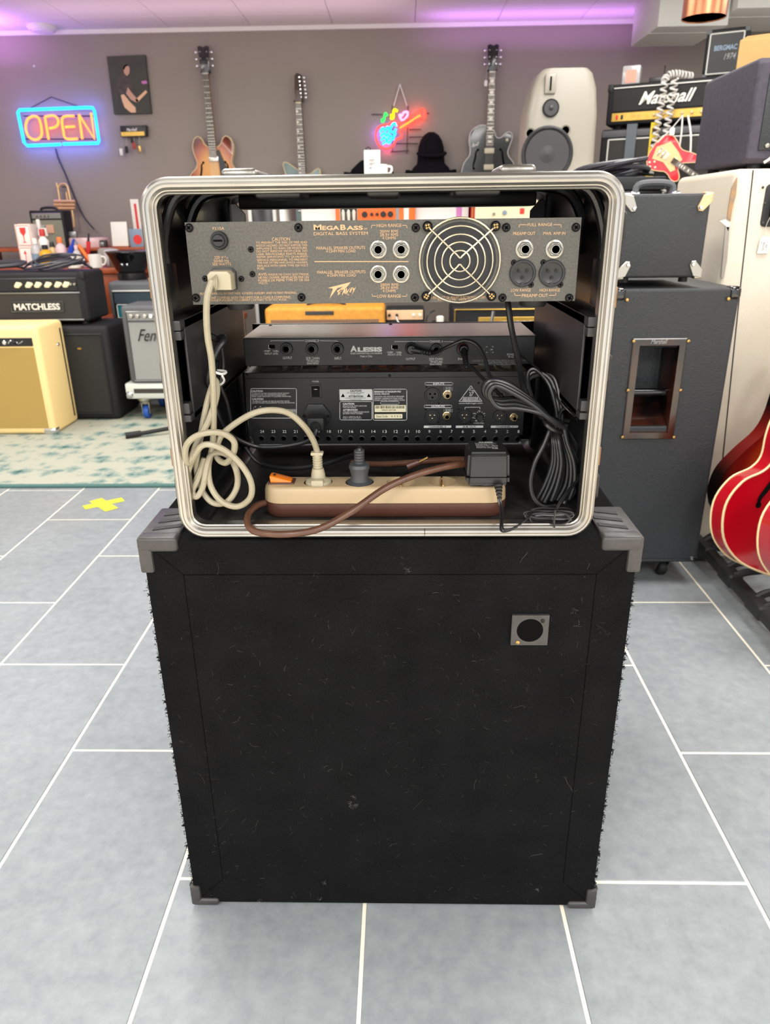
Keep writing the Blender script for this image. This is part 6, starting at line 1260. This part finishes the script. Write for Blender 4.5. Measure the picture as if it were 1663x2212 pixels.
# ================================================================ right group
th = radians(-25)
mb = at(1310, 272, 4.8); ct, st = cos(th), sin(th)
def rloc(x, y, z): return (mb.x + ct*x - st*y, mb.y + st*x + ct*y, z)
Z0 = mb.z
t = cabinet('speaker_cabinet', 'black lower speaker cabinet standing on the floor in the right-hand stack', 'speaker cabinet', rloc(.36, 0, 0), th, .75, .36, Z0-.765, 'black_tolex', .015); face(t, -.34, .34, .03, Z0-.80, 'dark_grille')
t = cabinet('speaker_cabinet', 'black speaker cabinet hung with straps directly under the white-script head', 'speaker cabinet', rloc(.36, -.01, Z0-.765), th, .77, .36, .745, 'black_tolex', .015); face(t, -.335, .34, .04, .685, 'dark_grille'); frame(t, -.343, .348, .032, .693, .008, 'white_piping'); B().rbox(-.38, .38, -.008, .01, .70, .738, .008).obj('top_bar', 'grey_tolex', t)
hd = cabinet('amplifier_head', 'black amplifier head with a white name script and a gold control panel', 'amplifier', rloc(.36, 0, Z0), th, .735, .25, .208, 'black_tolex', .012)
for x in (-.3, .3): B().lathe([(.02, 0), (.02, -.0195), (0, -.0195)], (x, .06, 0), 'Z', 12).obj('foot', 'black_rubber', hd)
face(hd, -.335, .335, .07, .182, 'black_grille', y=-.004); face(hd, -.335, .34, .018, .062, 'gold_panel', 'control_panel', -.006); B().rbox(-.335, .335, -.012, .002, .184, .191, .003).obj('piping', 'white_piping', hd); words(hd, 'Marshall', -.19, .11, .095, .16, 'bottle_white', -.012, .02, .45)
words(hd, 'JCM 800', -.23, -.17, .032, .048, 'brass', -.008, .01, .2)
B().rbox(-.31, -.298, -.012, 0, .028, .05, .001).obj('red_switch', 'mark_red', hd); B().rbox(-.282, -.27, -.012, 0, .028, .05, .001).obj('black_switch', 'knob_black', hd)
for k in range(7): knob(hd, -.1+.05*k, .042, 'gold_guard', .009, -.006, .014)
for x in (-.355, .355): B().rbox(x-.016, x+.016, -.004, .03, .17, .211, .006).obj('corner_cap', 'black_rubber', hd)
zt2 = Z0+.208
t = thing('small_carton', 'small clear box with a pink label on the left end of the white-script head', 'carton', rloc(.10, .06, zt2), th); B().rbox(-.05, .05, 0, .08, 0, .10, .008).obj('box', 'bottle_clear', t); B().box(-.028, .03, -.002, 0, .012, .075).obj('label', 'carton_pink', t, 0)
t = thing('small_pedal', 'small black device with an aerial beside the clear box on the white-script head', 'pedal', rloc(.23, .1, zt2), th); B().rbox(-.035, .045, 0, .06, 0, .035, .004).obj('body', 'black_plastic', t); B().cyl((.04, .03, .03), (.042, .03, .085), .003, .003, 8).obj('aerial', 'black_plastic', t); B().lathe([(.006, .085), (0, .095)], (.042, .03, 0), 'Z', 8).obj('aerial_tip', 'black_plastic', t)
t = cabinet('mini_amplifier', 'small black speaker with a pale piped front and blue lettering on the white-script head', 'amplifier', rloc(.585, .08, zt2), th, .215, .13, .235, 'black_tolex', .012)
frame(t, -.09, .085, .018, .215, .007, 'white_piping'); face(t, -.083, .078, .025, .208, 'cone_black', 'front_cloth', -.004); words(t, 'BERGMAC', -.06, .055, .13, .155, 'label_blue', -.007, .03); words(t, '1974', -.005, .055, .085, .115, 'print_grey', -.007, .01, .3)
for x in (-.095, .095):
    for z in (.012, .222): B().rbox(x-.013, x+.013, -.004, .02, z-.012, z+.012, .004).obj('corner_cap', 'grey_tolex', t)
# straps hung from the head
mat('strap_grey', '#5f666c', .8, bump=(120, .2)); mat('strap_yellow', '#e0c02a', .7)
t = thing('guitar_strap', 'plain grey guitar strap hanging from the left of the white-script head', 'strap', rloc(.15, -.03, Z0)); t.rotation_euler = (0, 0, th)
B().prism([(-.028, -.35), (.028, -.35), (.028, .0), (-.028, .0)], 0, .006).obj('webbing', 'strap_grey', t, 0); B().box(-.028, .028, -.001, .03, -.012, -.004).obj('strap_end', 'strap_grey', t, 0)
t = thing('caution_strap', 'yellow and black warning-tape strap hanging beside the grey strap', 'strap', rloc(.275, -.03, Z0)); t.rotation_euler = (0, 0, th)
B().prism([(-.022, -.35), (.022, -.35), (.022, 0), (-.022, 0)], 0, .006).obj('webbing', 'strap_yellow', t, 0); B().box(-.02, .02, -.001, .03, -.012, -.004).obj('strap_end', 'strap_yellow', t, 0)
for k in range(5): B().prism([(-.012, -.06-.065*k), (.014, -.035-.065*k), (.014, -.065-.065*k), (-.012, -.03-.065*k)], -.002, 0).obj('printed_mark', 'cone_black' if k % 2 else 'brown_plastic', t, 0)
# coiled lead draped over the head
mat('coil_white', '#cfcbc6', .45)
t = thing('coiled_lead', 'white curly guitar lead draped over the white-script head in two strands', 'cable', rloc(.335, -.04, Z0)); t.rotation_euler = (0, 0, th)
def curl(p0, p1, turns, r, rc, nm='curly_strand'):
    p0, p1 = V(p0), V(p1); pts = []
    for k in range(turns*8+1):
        u = k/(turns*8); a = 2*pi*k/8; c = p0.lerp(p1, u); pts.append(c+V((rc*cos(a), rc*sin(a)*.8, 0)))
    B().tube(pts, r, 6, 2).obj(nm, 'coil_white', t)
curl((-.03, -.012, .205), (-.055, -.02, -.26), 15, .0055, .016); curl((.02, -.012, .205), (.0, -.02, -.24), 15, .0055, .016)
curl((.03, -.03, -.33), (.02, -.03, -.60), 9, .0055, .016)
cpts = crom([(-.035, -.012, .20), (-.02, .015, .228), (.02, .03, .235), (.06, .05, .228), (.10, .08, .222)], 22); pts = []
for k, c in enumerate(cpts):
    a = 2*pi*k/8; dd = (cpts[min(k+1, len(cpts)-1)]-cpts[max(k-1, 0)]).normalized(); u = dd.orthogonal().normalized(); v = dd.cross(u); pts.append(c+(u*cos(a)+v*sin(a))*.015)
B().tube(pts, .0055, 6, 2).obj('curly_bundle', 'coil_white', t)
# miniature red guitar hung by cords
ro = rloc(.50, -.12, 0); rg_c = at(1448, 343, ro[1])
rg = guitar('miniature_guitar', 'small worn red offset guitar hanging at an angle by cords from the white-script head', (0, 0, 0), (0, 0, 0), [(x, z) for x, z in DCUT], 'fiesta_red', nut=.78, joint=.34, bind='cream_binding', inlay='block', head='inline_r', neckmat='maple_neck', guard=([(-.13, .12), (-.02, .03), (.09, .06), (.06, .18), (.1, .3), (.06, .33), (.03, .3), (-.05, .33), (-.09, .25)], 'gold_guard'), pmat='pickup_cream', pickups=(.17, .27), scale=.53)
rg.rotation_euler = (0, radians(122), th); dv = Matrix.Rotation(th, 4, 'Z') @ Matrix.Rotation(radians(122), 4, 'Y') @ V((0, 0, .22*.53)); rg.location = rg_c - dv
g_ = V((rg_c.x, rg_c.y, 0))
t = thing('hanging_cord', 'white cords and strap holding the small red guitar on the white-script head', 'cord', at(1478, 250, ro[1]+.03)); o_ = V(t.location)
for pts, r, mt in (([(1475, 248, .06), (1450, 278, .0), (1420, 308, -.01)], .003, 'coil_white'), ([(1474, 250, .06), (1472, 285, .0), (1466, 328, -.0)], .0045, 'coil_white'), ([(1486, 250, .06), (1492, 290, .0), (1491, 335, .0)], .005, 'paper_white')):
    B().tube([at(x, y, ro[1]+d_)-o_ for x, y, d_ in pts], r, 6, 5).obj('cord_strand', mt, t)
b = B().prism([(-.012, -.02), (.012, -.02), (.013, .012), (0, .022), (-.013, .012)], 0, .001); o = b.obj('price_tag', 'paper_white', t, 0); o.location = at(1452, 283, ro[1]-.02)-o_
# black gear bag and cable coil behind the small cabinet
t = thing('flight_case', 'low black flat-lidded case behind the small cabinet with silver corners', 'case', (.80, 2.95, 0)); B().rbox(-.16, .17, 0, .35, .42, 1.16, .01).obj('body', 'black_panel', t); B().rbox(-.165, .175, -.004, .35, 1.16, 1.205, .006).obj('lid', 'slate_tolex', t); B().rbox(-.16, .17, 0, .35, 0, .42, .01).obj('lower_body', 'black_panel', t)
coil('cable_coil', 'thick dark blue cable coil with a white tie on the flat-lidded case', (.81, 3.1, 1.205), .10, .1, 7, .008, 'grey_cable', 9, h=.065)

# small cabinet on the tall black cabinet
mat('handle_plate', '#120b0b', .14, var=(9, '#3c1c12', .9, 2), coat=.4)
def metal_corner(t, x, z, sx, sz, mt='nickel', s=.032, name='corner_cap'):
    b = B(); b.rbox(*sorted((x+sx*.003, x-sx*.018)), -.004, .03, *sorted((z+sz*.003, z-sz*s*.7)), .003); b.prism([(x+sx*.001, z+sz*.001), (x-sx*.022, z-sz*.004), (x-sx*.034, z-sz*.032), (x-sx*.03, z-sz*.042), (x-sx*.02, z-sz*.043), (x-sx*.002, z-sz*.024)], -.005, .002, bev=.0012, seg=1)
    o = b.obj(name, mt, t); B().lathe([(.006, -.004), (.004, -.0085), (0, -.0095)], (x-sx*.026, 0, z-sz*.034), 'Y', 12).obj('rivet', 'chrome', o)
sx0, sx1 = .5767, .800; sc_ = cabinet('small_cabinet', 'small black vinyl cabinet with metal corners on top of the tall handled cabinet', 'speaker cabinet', ((sx0+sx1)/2, 2.05, .9155), 0, sx1-sx0, .3, .207, 'slate_tolex', .008)
hw_ = (sx1-sx0)/2
for sx in (-1, 1): metal_corner(sc_, sx*hw_, .207, sx, 1, 'brass_light' if sx > 0 else 'nickel'); metal_corner(sc_, sx*hw_, 0, sx, -1)
for x in (-.08, .08):
    for y in (.04, .26): B().lathe([(.012, 0), (.012, -.0135), (0, -.0135)], (x, y, 0), 'Z', 12).obj('foot', 'black_rubber', sc_)
B().tube([(-.05, .12, .205), (-.045, .12, .232), (.0, .12, .238), (.045, .12, .232), (.05, .12, .205)], .009, 8, 5).obj('carry_handle', 'grey_tolex', sc_)
for x in (-.055, .055): B().rbox(x-.012, x+.012, .1, .14, .205, .216, .003).obj('handle_bracket', 'chrome', sc_)
mx0, mx1, mz0, mz1 = .572, .9045, .080, .890
mc = cabinet('tall_cabinet', 'tall black vinyl speaker cabinet on castors with a glossy recessed side handle', 'speaker cabinet', ((mx0+mx1)/2, 2.03, 0), 0, mx1-mx0, .6, .01, 'slate_tolex', .004, body='base_plate')
mc.children[0].location = (0, 0, mz0)
hw_ = (mx1-mx0)/2; PHn = Panel(mc.location, 2.03); h0 = PHn.p(1344, 948); h1 = PHn.p(1482, 730); hx0, hx1, hz0, hz1 = h0[0]+.016, h1[0]-.017, h0[1]+.04, h1[1]-.026
b = B()   # shell with a real opening for the handle
xs = [-hw_, hx0, hx1, hw_]; zs_ = [mz0+.005, hz0, hz1, mz1]
vs = [(x, 0, z) for z in zs_ for x in xs] + [(x, .6, z) for z in zs_ for x in xs] + [(x, .12, z) for z in (hz0, hz1) for x in (hx0, hx1)]
fs = []
for i in range(3):
    for j in range(3):
        q = (i*4+j, i*4+j+1, (i+1)*4+j+1, (i+1)*4+j)
        if not (i == 1 and j == 1): fs.append(q)
        fs.append(tuple(k+16 for k in q[::-1]))
for i in range(3):
    fs += [(i*4, (i+1)*4, (i+1)*4+16, i*4+16), (i*4+3, i*4+19, (i+1)*4+19, (i+1)*4+3), (i, i+16, i+17, i+1), (12+i, 13+i, 29+i, 28+i)]
fs += [(5, 6, 33, 32), (6, 10, 35, 33), (10, 9, 34, 35), (9, 5, 32, 34), (32, 33, 35, 34)]
o = b.add(vs, fs).obj('shell', 'slate_tolex', mc, 0)
md = o.modifiers.new('bev', 'BEVEL'); md.width = .008; md.segments = 3; md.limit_method = 'ANGLE'
b = B().sweep_ring([(h1[0]+.002, h0[1]), (h1[0]+.002, h1[1]), (h0[0]-.002, h1[1]), (h0[0]-.002, h0[1])], [(q_*1.41, y_) for q_, y_ in ((0, .001), (0, -.004), (.002, -.006), (.019, -.006), (.023, .004), (.024, .1), (.018, .1), (.018, .001))]); hp = b.obj('handle_plate', 'handle_plate', mc)
B().cyl((hx0, .05, hz0+.085), (hx1, .05, hz0+.085), .011, .011, 14).obj('grip_bar', 'black_gloss', mc)
B().prism([(.0, hz0), (.1, hz0), (.1, hz0+.06)], hx0+.004, hx1-.004, 'yz').obj('handle_slope', 'handle_plate', mc, 0)
q = PHn.p(1422, 737); words(mc, 'Marshall', q[0]-.022, q[0]+.022, q[1]-.006, q[1]+.006, 'print_grey', -.0066, .01, .3)
for px, py in ((1367, 736), (1485, 736), (1355, 842), (1468, 842), (1343, 943), (1454, 943)):
    x, z = PHn.p(px, py); B().lathe([(.005, -.006), (.004, -.009), (0, -.010)], (x, 0, z), 'Y', 12).obj('screw', 'brass', hp)
for sx in (-1, 1):
    B().rbox(*sorted((sx*(hw_+.003), sx*(hw_-.03))), -.004, .04, mz1-.032, mz1+.004, .010, 3).obj('corner_cap', 'black_gloss', mc); x = sx*(hw_-.02); B().lathe([(.0055, -.004), (.004, -.008), (0, -.009)], (x-sx*.012, 0, mz1-.028), 'Y', 12).obj('screw', 'brass', mc)
    B().rbox(*sorted((sx*(hw_+.002), sx*(hw_-.024))), -.003, .03, mz0, mz0+.022, .006, 2).obj('corner_cap', 'black_gloss', mc); B().lathe([(.004, -.003), (.003, -.006), (0, -.0065)], (sx*(hw_-.016), 0, mz0+.013), 'Y', 10).obj('screw', 'chrome', mc)
for x in (-.07, .09):
    for y in (.06, .52):
        c_b = B().rbox(x-.03, x+.03, y-.03, y+.03, mz0-.006, mz0, .002); c_b.obj('castor_plate', 'zinc', mc)
        for s in (-1, 1): B().prism([(y-.02, mz0-.004), (y+.02, mz0-.004), (y+.03, .022), (y+.015, .018)], x+s*.017-.0015, x+s*.017+.0015, 'yz').obj('castor_fork', 'zinc', mc, 0)
        B().lathe([(.008, -.012), (.026, -.012), (.029, -.008), (.029, .008), (.026, .012), (.008, .012)], (x, y+.02, .029), 'X', 24).obj('castor_wheel', 'black_rubber', mc)
# white cabinet
WX, WY = .955, 2.3
wc = cabinet('white_cabinet', 'tall worn white vinyl speaker cabinet with torn edges and a recessed handle', 'speaker cabinet', (WX+.37, WY, .02), 0, .74, .48, 1.172, 'white_tolex', .02)
PWc = Panel(wc.location, WY)
B().prism([PWc.p(*q) for q in ((1625.5, 367), (1628, 367), (1598, 640), (1560, 1010), (1557.5, 1010), (1595.5, 640))], -.0012, .001).obj('panel_seam', 'cone_black', wc, 0)
for pts, mt in (([(1566, 405), (1578, 383), (1575, 420), (1567, 450), (1563, 478), (1556, 470), (1560, 440)], 'worn_wood'), ([(1540, 478), (1552, 474), (1562, 482), (1558, 500), (1553, 488)], 'paper_white'), ([(1552, 490), (1561, 490), (1556, 560), (1549, 600), (1543, 600), (1548, 540)], 'dirt_grey')):
    B().prism([PWc.p(x+14, y) for x, y in pts], -.0025, .002).obj('torn_patch', mt, wc, 0)
a = PWc.p(1640, 490); c = PWc.p(1760, 396); hp = B().prism(rrect(c[0]-a[0], c[1]-a[1], .012, 3, (a[0]+c[0])/2, (a[1]+c[1])/2), -.005, .002, bev=.002).obj('handle_plate', 'cone_black', wc)
B().rbox(a[0]+.02, c[0]-.02, -.0062, -.004, a[1]+.02, c[1]-.02, .001).obj('handle_recess', 'hole_black', hp); B().tube([(a[0]+.03, -.006, c[1]-.02), (a[0]+.03, -.03, c[1]-.03), (a[0]+.03, -.03, a[1]+.03), (c[0]-.03, -.03, a[1]+.03)], .007, 8, 4).obj('grip', 'black_rubber', hp)
for px, py in ((1646, 405), (1646, 482), (1650, 440)): x, z = PWc.p(px, py); B().lathe([(.004, -.005), (0, -.008)], (x, 0, z), 'Y', 10).obj('screw', 'dark_stripe', hp)
q = PWc.p(1647, 530); b = B().prism([(q[0]-.016, q[1]-.022), (q[0]+.016, q[1]-.022), (q[0]+.017, q[1]+.018), (q[0]+.008, q[1]+.026), (q[0]-.006, q[1]+.026), (q[0]-.014, q[1]+.018)], -.009, -.0078); tg_ = b.obj('price_tag', 'paper_white', wc, 0); tag(B().text('7.001€', q[0]-.010, q[1]-.015, q[0]+.010, q[1]+.012, -.0095).obj('tag_writing', 'label_blue', tg_, 0), kind='stuff')
x, z = PWc.p(1655, 465); B().tube([(x, -.03, z), (x-.002, -.015, z-.03), (q[0], -.0085, q[1]+.02)], .0008, 5).obj('tag_string', 'paper_white', wc)
# dark head on it
DX = 1.0; dh = thing('amplifier_head', 'violet-grey amplifier head with white piping on the white cabinet', 'amplifier', (DX+.3, 2.36, 1.192))
B().prism([(.40, .03), (.40, .272), (.385, .285), (.02, .285), (0, .27), (0, .03), (.015, .018), (.385, .018)], -.3, .3, 'yz', bev=.012, seg=3).obj('body', 'violet_tolex', dh)
for x in (-.25, .25):
    for y in (.05, .35): B().lathe([(.018, .02), (.018, 0), (0, 0)], (x, y, 0), 'Z', 12).obj('foot', 'black_rubber', dh)
B().rbox(-.268, .27, -.004, .01, .05, .245, .002).obj('back_panel', 'slate_tolex', dh)
for x, z in ((-.245, .232), (-.245, .062), (.245, .232)): B().lathe([(.008, -.004), (.006, -.009), (0, -.010)], (x, 0, z), 'Y', 12).obj('screw', 'nickel', dh)
vt = B().rbox(-.222, .1, -.006, .0, .135, .212, .008).obj('vent', 'hole_black', dh); weave_mat('mesh_vent', '#101010', '#b9c9a4', 75); B().rbox(-.205, .09, -.0075, -.005, .14, .18, .002).obj('vent_mesh', 'mesh_vent', vt)
pp = B().rbox(-.205, .1, -.006, .0, .05, .115, .002).obj('badge_plate', 'print_body', dh); bb = B().rbox(-.195, -.06, -.010, -.005, .07, .095, .005).obj('name_badge', 'black_gloss', pp); tag(B().text('BAS', -.185, .074, -.13, .091, -.0108, .02).obj('badge_lettering', 'chrome', bb, 0), kind='stuff')
B().tube([(-.24, .03, .288), (-.243, .002, .286), (-.243, -.012, .262), (-.245, -.012, .24)], .004, 6, 5).obj('white_piping', 'white_piping', dh); B().tube([(-.225, -.012, .048), (-.232, -.014, .03), (-.245, -.004, .018)], .004, 6, 5).obj('white_piping', 'white_piping', dh)
mat('cardboard', '#c79e66', .8, var=(12, '#bd935b', .3))
for k, (x, y, w_, h_, lab) in enumerate(((DX+.085, 2.58, .115, .085, 'small open cardboard carton, left of two on the violet-grey head'), (DX+.225, 2.52, .13, .115, 'taller cardboard carton, right of two on the violet-grey head'))):
    t = thing('cardboard_carton', lab, 'carton', (x, y, 1.477), radians(-24)); B().rbox(-w_/2, w_/2, 0, .09, 0, h_, .002, 1).obj('box', 'cardboard', t, 0); B().prism([(-w_/2, h_), (w_/2, h_), (w_/2-.01, h_+.012), (-w_/2+.02, h_+.010)], .002, .004).obj('flap', 'cardboard', t, 0)

# ---------------------------------------------------------------- guitars on the rack stand at the right edge
mat('stand_black', '#1c1c1e', .5)
t = thing('guitar_rack', 'black multi-guitar floor rack holding the red and sunburst guitars', 'guitar rack', (.99, 1.5, 0))
B().rbox(-.018, .018, 0, .76, .04, .075, .008, 3).obj('front_rail', 'stand_black', t); B().rbox(.30, .336, 0, .76, .30, .336, .008, 3).obj('rear_rail', 'stand_black', t)
for y in (.04, .72):
    B().cyl((.0, y, .05), (.32, y, .32), .014, .014, 12).obj('side_bar', 'stand_black', t); B().cyl((.0, y, .05), (.34, y, .014), .014, .014, 12).obj('floor_bar', 'stand_black', t); B().rbox(-.03, .03, y-.025, y+.025, 0, .05, .01).obj('rail_foot', 'stand_black', t)
for k in range(4):
    y = .10+.19*k
    B().rbox(-.022, .022, y-.045, y+.045, .036, .08, .01, 3).obj('yoke_clamp', 'stand_black', t)
    for s in (-1, 1): B().tube([(.0, y+s*.025, .07), (.03, y+s*.03, .085), (.09, y+s*.032, .095), (.12, y+s*.034, .12)], .011, 8, 5).obj('yoke_arm', 'black_rubber', t)
def stand_guitar(name, label, px, py, Y, *a, lean=7, **k):
    g = guitar(name, label, at(px, py, Y), (0, 0, 0), *a, **k)
    g.rotation_euler = (Matrix.Rotation(radians(14), 3, 'Z') @ Matrix.Rotation(radians(-lean), 3, 'X') @ Matrix.Rotation(radians(25), 3, 'Y')).to_euler(); return g
stand_guitar('semi_hollow_guitar', 'glossy cherry-red semi-hollow guitar with cream binding in the floor rack, farther of two', 1642, 1235, 1.85, ES, 'cherry_red', th=.05, nut=.87, joint=.42, bind='cream_binding', inlay='dot', fholes=True, bridge=.115, pickups=(.175, .315))
stand_guitar('semi_hollow_guitar', 'glossy cherry-red semi-hollow guitar cut off by the right picture edge, nearer of two', 1756, 1290, 1.62, ES, 'cherry_red', th=.05, nut=.87, joint=.42, bind='cream_binding', inlay='dot', fholes=True, bridge=.115, pickups=(.175, .315))
stand_guitar('double_cut_guitar', 'dark sunburst double-cut guitar behind the red ones in the floor rack', 1614, 1150, 2.06, [(x*1.08, z*1.15) for x, z in DCUT], 'cherry_burst', th=.045, nut=.95, joint=.42, inlay='dot', pickups=(.2, .3), lean=0)

# ================================================================ ceiling pieces
mat('copper', '#b87352', .3, .85, var=(8, '#c98a66', .3))
t = thing('pendant_lamp', 'copper pendant lamp hanging from the ceiling at the upper right', 'lamp', (at(1521, 30, 3.4).x, 3.4, 1.79)); r = .083
B().lathe([(r*.98, .004), (r, .0), (r, .20), (r*.97, .22), (.02, .235), (.02, .25), (0, .25)], (0, 0, 0), 'Z', 40).obj('shade', 'copper', t); B().lathe([(r*.97, .004), (r*.6, .03), (.02, .04), (0, .04)], (0, 0, 0), 'Z', 40).obj('reflector', 'copper', t); B().cyl((0, 0, .24), (0, 0, CEIL-1.79), .004, .004, 8).obj('cord', 'black_cable', t)
b0 = atz(1420, 58, 2.13); t = thing('ceiling_duct', 'white box-shaped duct under the ceiling beside the copper lamp', 'duct', (b0.x, b0.y-.0, 2.13)); B().rbox(0, .42, 0, .55, 0, CEIL-2.13, .004).obj('casing', 'white_paint', t); B().rbox(-.004, .424, .16, .18, -.004, .001, .001).obj('casing_joint', 'white_paint', t)
b0 = atz(1592, 18, 2.2); t = thing('ceiling_duct', 'white box on the ceiling in the picture\'s upper right corner', 'duct', (b0.x, b0.y, 2.2)); B().rbox(0, .7, 0, .6, 0, CEIL-2.2, .004).obj('casing', 'white_paint', t); B().rbox(-.004, .704, .2, .22, -.004, .001, .001).obj('casing_joint', 'white_paint', t)
p = atz(90, 55, CEIL); t = thing('smoke_detector', 'round white smoke detector on the ceiling above the OPEN sign', 'detector', (p.x, p.y, CEIL-.004)); B().lathe([(.10, 0), (.1, -.012), (.085, -.03), (.06, -.034), (0, -.034)], (0, 0, 0), 'Z', 32).obj('housing', 'white_paint', t); B().lathe([(.075, -.030), (.07, -.036), (.05, -.037)], (0, 0, 0), 'Z', 28).obj('vent_ring', 'ceiling_rail', t)
